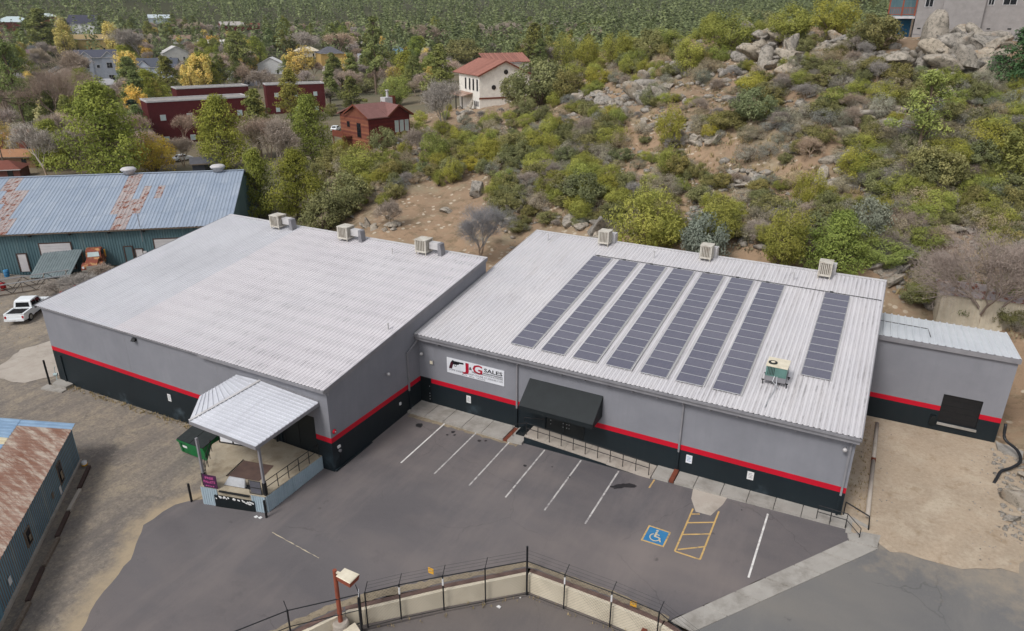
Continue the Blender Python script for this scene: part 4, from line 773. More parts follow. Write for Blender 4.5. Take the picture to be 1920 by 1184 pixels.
o = thing("red_cabinet", (-4.95, -LA-.1, 1.9), "red box on the wall at the back of the dock", "box"); part("cabinet", MB().box(-5.15, -4.75, -LA-.2, -LA-.004, 2.02, 2.7), "wall_red", o, True); part("pipe", MB().tube([(-4.95, -LA-.1, .66), (-4.95, -LA-.1, 2.0)], .09, 8), "black_metal", o, True)
# bollards
for (x, y), l, h in (((-6.35, -16.7), "black steel bollard at the dock's left front corner", 1.35), ((-.72, -15.75), "black steel bollard at the dock's right front corner", 1.25)):
    o = thing("bollard", (x, y, gz(x, y)), l, "bollard"); part("post", MB().tube([(x, y, gz(x, y)-.2), (x, y, gz(x, y)+h)], .075, 12), "black_metal", o, True); part("cap", MB().lathe([(.075, gz(x, y)+h+.002), (.05, gz(x, y)+h+.05), (.01, gz(x, y)+h+.065)], 12, (x, y)), "black_metal", o, True)
for k, (x, y) in enumerate(((-1.35, -16.0), (-1.05, -15.95))):
    solo("paper_scrap", MB().prism([(x-.12, y-.08), (x+.1, y-.1), (x+.13, y+.06), (x-.05, y+.1)], gz(x, y)+.02, gz(x, y)+.06), "paper_white", (x, y, gz(x, y)), ["crumpled white paper scrap beside the dock, the left one", "crumpled white paper scrap by the bollard, the right one"][k], "litter")
# dumpster
x0, x1, y0, y1 = -11.6, -9.0, -13.35, -11.3; z = gz(-10.3, -12.3)
o = thing("dumpster", (-10.3, -12.3, z), "dark green steel dumpster tucked behind the dock", "dumpster")
part("body", MB().hexa([(x0, y0+.15, z+.1), (x1, y0+.15, z+.1), (x1, y1, z+.1), (x0, y1, z+.1)], [(x0, y0, z+1.2), (x1, y0, z+1.2), (x1, y1, z+1.65), (x0, y1, z+1.65)]), "dumpster_green", o, True)
for xa, xb in ((x0-.02, (x0+x1)/2-.02), ((x0+x1)/2+.02, x1+.02)): part("lid", MB().hexa([(xa, y0-.05, z+1.205), (xb, y0-.05, z+1.205), (xb, y1+.02, z+1.66), (xa, y1+.02, z+1.66)], [(xa, y0-.05, z+1.26), (xb, y0-.05, z+1.26), (xb, y1+.02, z+1.715), (xa, y1+.02, z+1.715)]), "lid_dark", o, True)
for xa in (x0-.1, x1): part("fork_pocket", MB().box(xa, xa+.1, y0+.3, y1-.3, z+.55, z+.8), "dumpster_green", o, True)
part("rim", MB().box(x0-.04, x1+.04, y0-.06, y0-.003, z+1.05, z+1.2), "dumpster_green", o, True); part("sticker", MB().box(x0+.35, x0+.8, y0+.055, y0+.07, z+.62, z+.82), "paper_white", o, True)
part("rib", MB().hexa([(x0+.2, y0+.08, z+.2), (x0+.3, y0+.08, z+.2), (x0+.3, y0+.16, z+.2), (x0+.2, y0+.16, z+.2)], [(x0+.2, y0-.03, z+1.04), (x0+.3, y0-.03, z+1.04), (x0+.3, y0+.06, z+1.04), (x0+.2, y0+.06, z+1.04)]), "dumpster_green", o, True)
# gas riser, step and slab at the warehouse's left corner
o = thing("gas_meter", (-31.1, -10.5, gz(-31, -10.5)), "black post and gas pipes at the warehouse's left corner", "meter")
zz = gz(-31, -10.5); part("guard_post", MB().tube([(-31.2, -11.0, zz-.2), (-31.2, -11.0, zz+2.3)], .08, 10), "black_metal", o, True); part("pipe", MB().tube([(-31.0, -10.45, zz), (-31.0, -10.45, zz+1.2), (-30.95, -10.4, zz+1.5)], .03, 6).tube([(-30.85, -10.5, zz), (-30.85, -10.5, zz+.9)], .03, 6), "window_pale", o, True); part("regulator", MB().tube([(-31.05, -10.6, zz+.8), (-30.8, -10.4, zz+.8)], .12, 10), "window_pale", o, True)
o = thing("concrete_step", (-30, -10.9, gz(-30, -11)), "low cracked concrete step at the warehouse's left end", "step"); part("tread", MB().prism([(-30.9, -10.3), (-28.9, -10.32), (-28.85, -11.0), (-30.5, -11.15)], -2, gz(-30, -11)+.32), "concrete", o, True); part("lower_tread", MB().prism([(-31.2, -11.2), (-28.8, -11.02), (-28.7, -11.5), (-31.0, -11.9)], -2, gz(-30, -11)+.10), "concrete", o, True)
PD = tag(link("concrete_apron", drape(rough_edge([(-33.5, -11.8), (-32, -9.3), (-35.5, -5.5), (-40, -5), (-41, -8), (-38, -12.5)], .15, .6), .03).mesh("concrete_apron", "concrete_pale")), kind="structure")

# ================================================================== sunken yard: retaining wall, fence, lamp
RW = thing("retaining_wall", (15.8, -12.6, -1.75), "low cream retaining wall with a corner around the sunken yard", "wall")
WP = [(5.8, -24.6), (8.55, -19.35), (9.3, -18.7), (12.3, -15.75), (15.8, -12.6), (18.0, -12.57), (20.7, -12.57), (23.4, -12.7), (24.9, -13.1)]
for k, (a, b) in enumerate(zip(WP, WP[1:])):
    d = Vector((b[0]-a[0], b[1]-a[1])).normalized(); n = Vector((-d.y, d.x)); za, zb = gz(*a), gz(*b)
    P = lambda p, s, e=0: (p[0]+n.x*s+d.x*e, p[1]+n.y*s+d.y*e)
    q = [P(a, 0, .01), P(b, 0, -.01), P(b, .22, -.01), P(a, .22, .01)]
    part("wall_panel", MB().hexa([(x, y, -1.9) for x, y in q], [(q[0][0], q[0][1], za+.0), (q[1][0], q[1][1], zb+.0), (q[2][0], q[2][1], zb+.0), (q[3][0], q[3][1], za+.0)]), "concrete_cream", RW, True)
    q = [P(a, .20), P(b, .20), P(b, .46), P(a, .46)]
    part("timber_cap", MB().hexa([(x, y, -1.0) for x, y in q], [(q[0][0], q[0][1], za+.04), (q[1][0], q[1][1], zb+.04), (q[2][0], q[2][1], zb+.04), (q[3][0], q[3][1], za+.04)]), "wood_red", RW, True)
    q = [P(a, -.28), P(b, -.28), P(b, -.01), P(a, -.01)]; part("footing", MB().hexa([(x, y, -1.9) for x, y in q], [(x, y, -1.66) for x, y in q]), "asphalt_yard", RW, True)
surface("wall_fringe", drape(rough_edge([(5.2, -24.4), (8.0, -19.3), (8.85, -18.4), (11.9, -15.35), (15.55, -12.1), (18.0, -12.06), (20.7, -12.06), (23.6, -12.3), (23.6, -11.95), (20.7, -11.65), (18, -11.7), (15.4, -11.75), (11.6, -15.1), (8.4, -18.1), (7.5, -19.3), (4.6, -24.2)], .07, .25), .03), "edge_sand")
FN = thing("chain_link_fence", (15.8, -12.75, -1.75), "black chain link fence with barbed wire arms below the retaining wall", "fence")
FP = [(9.55, -18.85), (10.75, -17.55), (12.42, -15.95), (14.12, -14.4), (15.86, -12.82), (18.1, -12.8), (20.75, -12.8), (23.3, -12.95), (26.0, -14.2)]
YZ, FH = -1.66, 2.35
for k, (x, y) in enumerate(FP):
    if k == 4: part("corner_post", MB().tube([(x, y, YZ), (x, y, YZ+3.35)], .06, 8), "chain_dark", FN, True); continue
    p_ = part("post", MB().tube([(x, y, YZ), (x, y, YZ+FH+.05)], .04, 8), "chain_dark", FN, True)
    part("barb_arm", MB().tube([(x, y, YZ+FH), (x+(.0 if k < 4 else .12), y+.28, YZ+FH+.55)], .022, 6), "chain_dark", p_, True)
    if k in (1, 2, 5, 6): part("wrap", MB().tube([(x, y, YZ+1.75), (x, y, YZ+2.2)], .052, 8), "paper_white", p_, True)
part("top_rail", MB().tube([(x, y, YZ+FH) for x, y in FP], .03, 6), "chain_dark", FN, True); part("bottom_rail", MB().tube([(x, y, YZ+.06) for x, y in FP], .016, 6), "chain_dark", FN, True)
m = MB()
for dz, dy in ((.2, .1), (.36, .18), (.52, .26)): m.tube([(x, y+dy, YZ+FH+dz) for x, y in FP], .006, 3, False)
part("barbed_wire", m, "chain_dark", FN, True)
m = MB()
for a, b in zip(FP, FP[1:]):
    Ln = math.dist(a, b); n = int(Ln/.2)+12
    for s in (1, -1):
        for i in range(n+1):
            u0 = i*.2-(FH if s > 0 else 0); pts = []
            for u in (u0, u0+FH):
                pass
            ua, ub = max(0, u0), min(Ln, u0+FH)
            if ub <= ua: continue
            za = (ua-u0) if s > 0 else FH-(ua-u0); zb = (ub-u0) if s > 0 else FH-(ub-u0)
            m.tube([(a[0]+(b[0]-a[0])*ua/Ln, a[1]+(b[1]-a[1])*ua/Ln, YZ+za), (a[0]+(b[0]-a[0])*ub/Ln, a[1]+(b[1]-a[1])*ub/Ln, YZ+zb)], .0035, 3, False)
part("chain_link_mesh", m, "chain_dark", FN, True)["kind"] = "stuff"
# gate side fence running to the lower left
FN2 = thing("side_fence", (7, -21.5, -1.75), "short fence run with rails left of the lamp post", "fence")
F2 = [(9.35, -19.05), (6.9, -21.6), (4.6, -25.5)]
for x, y in F2:
    p_ = part("post", MB().tube([(x, y, -1.4), (x, y, .75)], .045, 8), "chain_dark", FN2, True); part("barb_arm", MB().tube([(x, y, .72), (x-.3, y+.12, 1.1)], .022, 6), "chain_dark", p_, True)
part("top_rail", MB().tube([(x, y, .7) for x, y in F2], .03, 6), "chain_dark", FN2, True); part("middle_rail", MB().tube([(x, y, -.35) for x, y in F2], .025, 6), "chain_dark", FN2, True)
part("gate_post", MB().tube([(9.75, -19.55, -1.75), (9.75, -19.55, 1.05)], .065, 10).tube([(9.75, -19.55, 1.05), (9.75, -19.55, 1.1)], .03, 8), "chain_dark", FN2, True); part("brace", MB().tube([(9.35, -19.05, 1.05), (9.75, -19.55, .75)], .025, 6), "galv_bit", FN2, True); part("gate_frame", MB().tube([(9.35, -19.05, -1.2), (8.9, -19.75, -1.2), (9.75, -19.9, -1.2)], .04, 6), "chain_dark", FN2, True)
LP = thing("lamp_post", (8.45, -19.6, -1.2), "rust red lamp post with boxy white light head on a concrete base", "lamp post")
part("base", MB().lathe([(.46, -1.9), (.42, -.95), (.36, -.86)], 20, (8.55, -19.75)), "concrete_pale", LP, True); part("pole", MB().tube([(8.55, -19.75, -.86), (8.55, -19.75, 2.5)], [.125, .105], 12), "pole_rust", LP, True); part("arm", MB().box(8.66, 8.95, -19.79, -19.67, 2.33, 2.43), "lamp_cream", LP, True)
hd = part("lamp_head", MB().hexa([(8.95, -20.02, 2.20), (9.8, -20.1, 2.20), (9.8, -19.45, 2.20), (8.95, -19.45, 2.20)], [(8.9, -20.06, 2.50), (9.85, -20.14, 2.50), (9.85, -19.4, 2.50), (8.9, -19.4, 2.50)]), "pole_rust", LP, True); part("head_top", MB().hexa([(8.9, -20.06, 2.503), (9.85, -20.14, 2.503), (9.85, -19.4, 2.503), (8.9, -19.4, 2.503)], [(8.93, -20.03, 2.54), (9.82, -20.11, 2.54), (9.82, -19.43, 2.54), (8.93, -19.43, 2.54)]), "lamp_cream", hd, True)
part("concrete_block", MB().prism([(8.85, -20.0), (9.6, -20.1), (9.7, -19.6), (9.1, -19.3)], -1.75, -1.1), "concrete_cream", LP, True)
for (x, y), l in (((11.35, -15.5), "yellow tag board on the left arm of the yard fence"), ((21.85, -12.55), "yellow tag board on the right arm of the yard fence")):
    o = thing("fence_sign", (x, y, gz(x, y)), l, "sign"); part("plate", MB().box(x-.17, x+.17, y-.012, y+.012, .05, .42), "tape_yellow", o, True); part("print", MB().box(x-.1, x+.1, y-.018, y-.0125, .2, .3), "line_yellow", o, True)
solo("steel_post", MB().box(22.55, 22.85, -13.3, -13.1, -1.75, -.6).box(22.55, 22.8, -13.06, -12.98, -1.75, -.65), "rust_brown", (22.7, -13.2, -1.75), "short rusty steel stub standing in the sunken yard by the fence", "post")
for k, (x, y) in enumerate(((15.55, -13.1), (21.0, -13.2), (14.9, -14.3))): solo("paper_scrap", MB().prism([(x-.12, y-.05), (x+.1, y-.08), (x+.12, y+.05), (x-.05, y+.09)], -1.73, -1.68), "paper_white", (x, y, -1.74), ["white litter scrap at the sunken yard's inner corner", "white litter scrap near the right fence posts in the yard", "white litter scrap by the left fence arm in the yard"][k], "litter")

# ================================================================== drive side: guard pipe, hose
o = thing("guard_pipe", (32.05, 8, .3), "long white pipe rail lying along the dirt drive", "pipe")
part("pipe", MB().tube([(32.05, .55, .42), (32.05, 7.2, .42)], .13, 12), "concrete_pale", o, True, True); part("pipe", MB().tube([(32.05, 7.35, .46), (32.04, 15.1-2.6, .5)], .13, 12), "concrete_pale", o, True, True); part("coupling", MB().tube([(32.05, 7.15, .44), (32.05, 7.45, .44)], .15, 12), "rust_brown", o, True)
for y in (1.2, 4.2, 9.5, 12.0): part("support", MB().box(31.95, 32.15, y-.08, y+.08, -.1, .3), "wood_grey", o, True)
solo("drain_hose", MB().tube(smooth_path([(39.75, 13.4, 2.2), (39.9, 13.1, 1.2), (40.6, 12.3, .95), (40.75, 11.3, .7), (40.2, 10.4, .55), (39.6, 9.8, .45), (39.3, 8.9, .35), (39.1, 8.3, .25)]), .10, 10), "hose_black", (40, 11, .3), "black corrugated hose snaking down beside the annex", "hose", smooth=True)
solo("concrete_footing", MB().prism([(39.6, 13.9), (41.2, 13.3), (41.0, 12.2), (39.65, 12.9)], -.5, .45), "concrete", (40.3, 13, 0), "pale concrete footing block at the annex's right corner", "footing")

# ================================================================== rusty shed, lower left
t_ = Vector((.690, -.724)); n_ = Vector((.724, .690)); S0 = Vector((-17.62, -16.95)); SL, SK, SRUN = 19.0, .26, 6.0
SH = thing("rusty_shed", (-14, -25, -1.2), "low blue metal shed with rusted corrugated roof at the lower left", "shed")
def sp(s, w, z): q = S0+t_*s+n_*w; return (q.x, q.y, z)
zw0, zw1 = -1.35, 1.85
def lbox(m, s0, s1, w0, w1, z0, z1): return m.hexa([sp(s0, w0, z0), sp(s1, w0, z0), sp(s1, w1, z0), sp(s0, w1, z0)], [sp(s0, w0, z1), sp(s1, w0, z1), sp(s1, w1, z1), sp(s0, w1, z1)])
part("wall_core", lbox(MB(), .05, SL, -.12, -.04, zw0, zw1), "wood_grey", SH, True); part("plinth", lbox(MB(), .02, SL, -.06, .10, zw0-.4, -.95), "concrete_pale", SH, True)
for k in range(16):
    a = S0+t_*(k*SL/16+.0); b = S0+t_*((k+1)*SL/16); part("siding_sheet", corrugated(MB(), (b.x, b.y), (a.x, a.y), -.95, zw1-.02, .2, .04, -.03) if False else corrugated(MB(), (b.x, b.y), (a.x, a.y), -1.0, zw1, .2, .04, -.06), "shed_siding", SH, True)
m = MB(); q0, q1 = sp(.03, -.05, 0), sp(.03, -12, 0)
part("gable_wall", MB().add([sp(.05, -.05, zw0), sp(.05, -12, zw0), sp(.05, -12, zw1), sp(.05, -6, zw1+6*SK-.08), sp(.05, -.05, zw1-.02), sp(.12, -.05, zw0), sp(.12, -12, zw0), sp(.12, -12, zw1), sp(.12, -6, zw1+6*SK-.08), sp(.12, -.05, zw1-.02)], [(0, 1, 2, 3, 4), (9, 8, 7, 6, 5), (0, 5, 6, 1), (1, 6, 7, 2), (2, 7, 8, 3), (3, 8, 9, 4), (4, 9, 5, 0)]), "shed_siding", SH, True)
n = 24; w = (SL+.3)/n
for row, (wa, wb, dz) in enumerate(((.22, -3.0, .0), (-2.9, -6.05, .02))):
    for i in range(n):
        s0 = -.15+i*w; mt = "shed_rust" if row == 0 else ("shed_cream" if i == 3 else "shed_blue")
        if row == 0 and i == 0: mt = "shed_blue"
        if row == 1 and i > 7 and i % 5: mt = "shed_rust"
        m = MB(); pr = [(0, 0), (.10, .0), (.16, .035), (.30, .035), (.36, 0), (.60, 0), (.66, .035), (.80, .035), (.86, 0), (1, 0)]; q = len(pr)
        top = [sp(s0+a*w, ww, zw1+.06+dz+h+SK*(-ww)) for ww in (wa, wb) for a, h in pr]; bot = [(x, y, z-.015) for x, y, z in top]
        fs = [(i2, i2+1, q+i2+1, q+i2) for i2 in range(q-1)]+[(2*q+i2+1, 2*q+i2, 3*q+i2, 3*q+i2+1) for i2 in range(q-1)]+[(i2+1, i2, 2*q+i2, 2*q+i2+1) for i2 in range(q-1)]+[(0, q, 3*q, 2*q)]
        part("roof_sheet", m.add(top+bot, fs), mt, SH, True)
part("roof_back_slope", MB().hexa([sp(-.15, -6.1, zw1+6*SK), sp(SL, -6.1, zw1+6*SK), sp(SL, -12.2, zw1), sp(-.15, -12.2, zw1)], [sp(-.15, -6.1, zw1+6*SK+.06), sp(SL, -6.1, zw1+6*SK+.06), sp(SL, -12.2, zw1+.06), sp(-.15, -12.2, zw1+.06)]), "shed_rust", SH, True)
for s, z0, wd, ht in ((3.3, -.35, .8, 1.5), (9.6, -.3, .75, 1.1)):
    o = part("window", lbox(MB(), s, s+wd, -.05, .03, z0, z0+ht), "wood_grey", SH, True); part("pane", lbox(MB(), s+.1, s+wd-.1, .032, .045, z0+.1, z0+ht-.1), "window_dark", o, True); part("shard", lbox(MB(), s+.2, s+wd-.3, .047, .055, z0+.25, z0+ht*.55), "edge_sand", o, True)
part("wall_board", lbox(MB(), 5.5, 5.85, .02, .04, -.2, .2), "wood_grey", SH, True); part("wall_sheet", lbox(MB(), 4.25, 4.55, .02, .04, -.75, -.2), "paper_white", SH, True); part("wall_sheet", lbox(MB(), 13.1, 13.45, .02, .04, -.3, .15), "paper_white", SH, True)
part("side_door", lbox(MB(), 14.8, 15.9, -.05, .03, -.95, .85), "shed_siding", SH, True)
s = 1.2
for k, (ln, mt) in enumerate(((2.6, "wood_dark"), (2.2, "concrete_pale"), (2.4, "wood_dark"), (2.4, "wood_grey"), (2.6, "wood_dark"), (2.4, "wood_grey"))):
    a = sp(s, .85+.12*(k % 2), 0); zz = gz(a[0], a[1]); m = MB(); m.bar((a[0], a[1], zz+.09), (sp(s+ln, .85, 0)[0], sp(s+ln, .85, 0)[1], gz(*sp(s+ln, .85, 0)[:2])+.09), .22, .2)
    solo("timber_kerb", m, mt, (a[0], a[1], zz), ["reddish timber kerb nearest the far corner of the rusty shed", "short pale kerb stone beside the rusty shed", "reddish timber kerb under the shed's middle window", "grey timber kerb in the middle of the row by the rusty shed", "reddish timber kerb second from the bottom of the shed row", "grey timber kerb at the bottom left picture edge"][k], "kerb", "timbers along the rusty shed"); s += ln+.15
a = sp(.9, .5, 0); zz = gz(a[0], a[1]); o = thing("bucket", (a[0], a[1], zz), "white and orange bucket at the corner of the rusty shed", "bucket"); part("pail", MB().lathe([(.15, zz), (.19, zz+.4)], 14, (a[0], a[1])), "paper_white", o, True, True); part("band", MB().lathe([(.195, zz+.08), (.20, zz+.2)], 14, (a[0], a[1])), "tape_yellow", o, True, True)
# ================================================================== terrain
_far = [(1100, 50), (1600, 95), (2600, 150), (3600, 170)]
_town = [(60, -1.8), (100, -1.9), (140, -2.5), (200, -3), (300, -3), (450, 0), (600, 8), (800, 24)]+_far
COLS = {-900: _town, -300: _town, 0: _town, 250: _town, 480: [(60, -1), (100, -1), (140, -1.5), (200, -2.5), (300, -3), (450, 0), (600, 8), (800, 24)]+_far,
 600: [(60, -.5), (80, 0), (100, 1), (125, 2), (150, 1.5), (200, -1.5), (300, -3), (450, 0), (600, 8), (800, 24)]+_far,
 700: [(60, 0), (75, 1.2), (90, 2.5), (105, 4.5), (125, 6.7), (150, 5), (190, 1), (240, -2), (300, -3), (450, 0), (600, 8), (800, 24)]+_far,
 850: [(60, .5), (75, 1.6), (88, 2), (100, 4.5), (115, 7), (135, 8), (165, 7.5), (190, 6.8), (230, 4), (300, 0), (450, 2), (600, 10), (800, 25)]+_far,
 1000: [(62, 1), (78, 1.8), (84, 2.4), (95, 6), (110, 9.5), (135, 12), (165, 12), (200, 9), (260, 5), (350, 3), (500, 6), (650, 14), (800, 26)]+_far,
 1100: [(62, 1), (80, 3), (85, 4.5), (100, 8.9), (130, 13.7), (165, 20.6), (185, 21.5), (220, 17), (300, 8), (450, 8), (650, 16), (800, 27)]+_far,
 1200: [(62, 1), (78, 4), (95, 9), (115, 15), (140, 20.5), (160, 23.5), (185, 23), (240, 16), (320, 9), (450, 9), (650, 18), (800, 28)]+_far,
 1300: [(60, .8), (64, 2), (75, 4.6), (90, 8.7), (108, 15), (130, 23), (142, 26), (160, 25.5), (210, 20), (300, 12), (450, 10), (650, 18), (800, 28)]+_far,
 1500: [(58, .6), (62, 2), (68, 5), (82, 8.9), (98, 16.3), (112, 23), (123, 26.8), (150, 26.8), (220, 22), (320, 14), (500, 12), (700, 22), (850, 32)]+_far,
 1700: [(50, .3), (58, .6), (62, 2), (66, 3.8), (76, 7.6), (90, 13.7), (102, 21), (110, 25.3), (140, 26.5), (220, 25), (350, 18), (500, 14), (700, 22), (850, 32)]+_far,
 1900: [(40, .2), (52, .5), (58, 1.0), (64, 2.2), (80, 6.5), (100, 16), (112, 24), (145, 26.5), (250, 25), (400, 18), (700, 22), (850, 32)]+_far,
 2250: [(30, .2), (40, .8), (60, 4), (80, 9), (110, 20), (150, 26), (250, 27), (400, 20), (700, 24), (850, 34)]+_far}
_az = []; _tab = []; _dg = np.exp(np.linspace(math.log(8), math.log(4200), 420))
for u_ in sorted(COLS):
    d_ = ray(u_, 300); _az.append(math.atan2(d_[0], d_[1])); q = COLS[u_]; _tab.append(np.interp(np.log(_dg), np.log([a for a, b in q]), [b for a, b in q]))
_az = np.array(_az); _tab = np.array(_tab)
_k = np.ones(13)/13; _tab = np.array([np.convolve(np.pad(r, 6, mode='edge'), _k, 'valid') for r in _tab])
_agrid = np.linspace(_az[0], _az[-1], 600); _T = np.array([np.interp(_agrid, _az, _tab[:, j]) for j in range(len(_dg))]).T
_k = np.ones(25)/25; _T = np.array([np.convolve(np.pad(_T[:, j], 12, mode='edge'), _k, 'valid') for j in range(len(_dg))]).T
def vnoise(x, y, s, seed=0):
    x = x/s+seed*17.3; y = y/s-seed*9.1; xi = np.floor(x); yi = np.floor(y); fx = x-xi; fy = y-yi; fx = fx*fx*(3-2*fx); fy = fy*fy*(3-2*fy)
    h = lambda a, b: np.modf(np.abs(np.sin(a*127.1+b*311.7+seed*3.7)*43758.5453))[0]
    return (h(xi, yi)*(1-fx)+h(xi+1, yi)*fx)*(1-fy)+(h(xi, yi+1)*(1-fx)+h(xi+1, yi+1)*fx)*fy
def rectd(x, y, x0, x1, y0, y1): return np.hypot(np.maximum(0, np.maximum(x0-x, x-x1)), np.maximum(0, np.maximum(y0-y, y-y1)))
def rectin(x, y, x0, x1, y0, y1): return np.minimum(np.minimum(x-x0, x1-x), np.minimum(y-y0, y1-y))
RECTS = [(-82, .5, -75, 11.5), (-1, 31.5, -75, 20.8), (30, 40.3, -75, 21.6), (30, 85, -75, 1.5)]
def gzv(x, y): return -0.037*np.maximum(0.0, -(y+1))+0.0265*np.minimum(0.0, np.maximum(x, -66))+0.008*np.maximum(0.0, np.minimum(x, 40)-6)*np.maximum(0.0, 1+np.minimum(0.0, y)/14)
def Hraw(x, y):
    dx = x-CC[0]; dy = y-CC[1]; d = np.clip(np.hypot(dx, dy), 8.01, 4199); a = np.clip(np.arctan2(dx, dy), _agrid[0], _agrid[-1]-1e-6)
    ia = (a-_agrid[0])/(_agrid[1]-_agrid[0]); i0 = ia.astype(int); fa = ia-i0; ld = (np.log(d)-math.log(8))/(math.log(4200/8))*419; j0 = np.clip(ld.astype(int), 0, 418); fd = ld-j0
    z = (_T[i0, j0]*(1-fd)+_T[i0, j0+1]*fd)*(1-fa)+(_T[i0+1, j0]*(1-fd)+_T[i0+1, j0+1]*fd)*fa
    hill = sstep(62, 80, d)*(1-sstep(170, 260, d))*sstep(math.atan2(*ray(600, 300)[:2]), math.atan2(*ray(800, 300)[:2]), a)
    z = z+hill*(1.5*(vnoise(x, y, 9, 1)-.5)+.9*(vnoise(x, y, 3.7, 2)-.5)+.45*(vnoise(x, y, 1.5, 3)-.5))+(1-hill)*.5*(vnoise(x, y, 14, 4)-.5)+sstep(500, 1100, d)*22*(vnoise(x, y, 320, 5)-.5)
    return z
def H(x, y, sink=False):
    x = np.asarray(x, float); y = np.asarray(y, float); z = Hraw(x, y); dist = np.min([rectd(x, y, *r) for r in RECTS], axis=0); g = gzv(x, y)
    w = sstep(0, 7, dist); z = g*(1-w)+z*w-(1-w)*.02
    if sink:
        ins = np.max([rectin(x, y, *r) for r in RECTS], axis=0); z = z-2.6*sstep(.9, 2.2, ins)
    return z
def h1(x, y): return float(H(np.array([x]), np.array([y]))[0])
_rd = np.exp(np.linspace(math.log(20), math.log(3500), 900))
def hit(u, v):
    d = ray(u, v); hh = math.hypot(d[0], d[1]); X = CC[0]+d[0]/hh*_rd; Y = CC[1]+d[1]/hh*_rd; Z = CC[2]+d[2]/hh*_rd; below = np.nonzero(Z < H(X, Y))[0]
    i = int(below[0]) if len(below) else 899
    return np.array([X[i], Y[i], float(H(X[i:i+1], Y[i:i+1])[0])]), float(_rd[i])
az0 = math.degrees(math.atan2(*ray(-120, 500)[:2])); az1 = math.degrees(math.atan2(*ray(2020, 500)[:2]))
azs = np.radians(np.concatenate([np.arange(az1-360, az0-3, 6.0)[1:], np.arange(az0-3, az1+3, .36), [az1+5]]))
rs = np.concatenate([[2.0, 6, 10, 14], np.exp(np.linspace(math.log(18), math.log(60), 60)), np.exp(np.linspace(math.log(60.7), math.log(200), 150)), np.exp(np.linspace(math.log(203), math.log(4000), 90))])
RR, AA = np.meshgrid(rs, azs, indexing='ij'); X = CC[0]+RR*np.sin(AA); Y = CC[1]+RR*np.cos(AA); Z = H(X, Y, True); nr, na = X.shape
V = np.stack([X.ravel(), Y.ravel(), Z.ravel()], 1); I = np.arange(nr*na).reshape(nr, na); F = np.stack([I[:-1, :-1], I[:-1, 1:], I[1:, 1:], I[1:, :-1]], -1).reshape(-1, 4)
F2_ = np.stack([I[:-1, -1], I[:-1, 0], I[1:, 0], I[1:, -1]], -1); F = np.concatenate([F, F2_])[:, ::-1]
def np_mesh(name, V, F, mat, tint=None, smooth=False, attr="tint"):
    me = bpy.data.meshes.new(name); V = np.asarray(V, np.float32); F = np.asarray(F, np.int32); k = F.shape[1]
    me.vertices.add(len(V)); me.vertices.foreach_set("co", V.ravel()); me.loops.add(F.size); me.loops.foreach_set("vertex_index", F.ravel())
    me.polygons.add(len(F)); me.polygons.foreach_set("loop_start", np.arange(0, F.size, k, dtype=np.int32)); me.polygons.foreach_set("loop_total", np.full(len(F), k, np.int32))
    if smooth: me.polygons.foreach_set("use_smooth", np.ones(len(F), bool))
    me.materials.append(M(mat)); me.update(calc_edges=True)
    if tint is not None: a = me.attributes.new(attr, 'FLOAT', 'FACE' if len(tint) == len(F) else 'POINT'); a.data.foreach_set("value", np.asarray(tint, np.float32))
    return me
dd_ = np.hypot(V[:, 0]-CC[0], V[:, 1]-CC[1]); aa_ = np.arctan2(V[:, 0]-CC[0], V[:, 1]-CC[1])
aL, aR = math.atan2(*ray(520, 300)[:2]), math.atan2(*ray(760, 300)[:2])
cover = np.clip(1-sstep(aL, aR, aa_)+sstep(170, 230, dd_), 0, 1)+sstep(420, 560, dd_)
GR = tag(link("ground", np_mesh("ground", V, F, "soil", cover, True, "cover")), kind="structure")

# ================================================================== vegetation prototypes (1 m high, scaled per plant)
NR = np.random.default_rng(11)
def leaves(C_, sz, rng, outward=None, asp=.5, bias=.6, up=.25):
    n = len(C_); N = rng.normal(size=(n, 3)); N /= np.linalg.norm(N, axis=1)[:, None]
    if outward is not None: N = N*(1-bias)+outward*bias; N[:, 2] += up; N /= np.linalg.norm(N, axis=1)[:, None]+1e-9
    T = np.cross(N, rng.normal(size=(n, 3))); T /= np.linalg.norm(T, axis=1)[:, None]+1e-9; B_ = np.cross(N, T); s = sz*rng.uniform(.6, 1.35, n)[:, None]
    V = np.stack([C_-T*s, C_-B_*s*asp, C_+T*s, C_+B_*s*asp], 1).reshape(-1, 3); F = np.arange(4*n).reshape(n, 4); return V, F
def clump_crown(seed, centers, rads, per, lsz, mid, asp=.5, flat=.7, bias=.55, up=.25, drop=0.0):
    rng = np.random.default_rng(seed); P = []; O = []; Tn = []
    for c, r in zip(centers, rads):
        k = max(3, int(per*rng.uniform(.7, 1.3))); d = rng.normal(size=(k, 3)); d /= np.linalg.norm(d, axis=1)[:, None]; q = d*(rng.uniform(.35, 1.0, (k, 1))**.6)*r*np.array([1, 1, flat]); q[:, 2] -= drop*r*rng.uniform(0, 1, k)
        P.append(c+q); o = d*.6+(c+q-mid)/(np.linalg.norm(c+q-mid, axis=1)[:, None]+1e-6)*.7; O.append(o/np.linalg.norm(o, axis=1)[:, None]); Tn.append(np.clip(rng.uniform(.15, .85)+rng.normal(0, .1, k), 0, 1))
    P = np.concatenate(P); O = np.concatenate(O); V, F = leaves(P, lsz, rng, O, asp, bias, up); return V, F, np.concatenate(Tn)
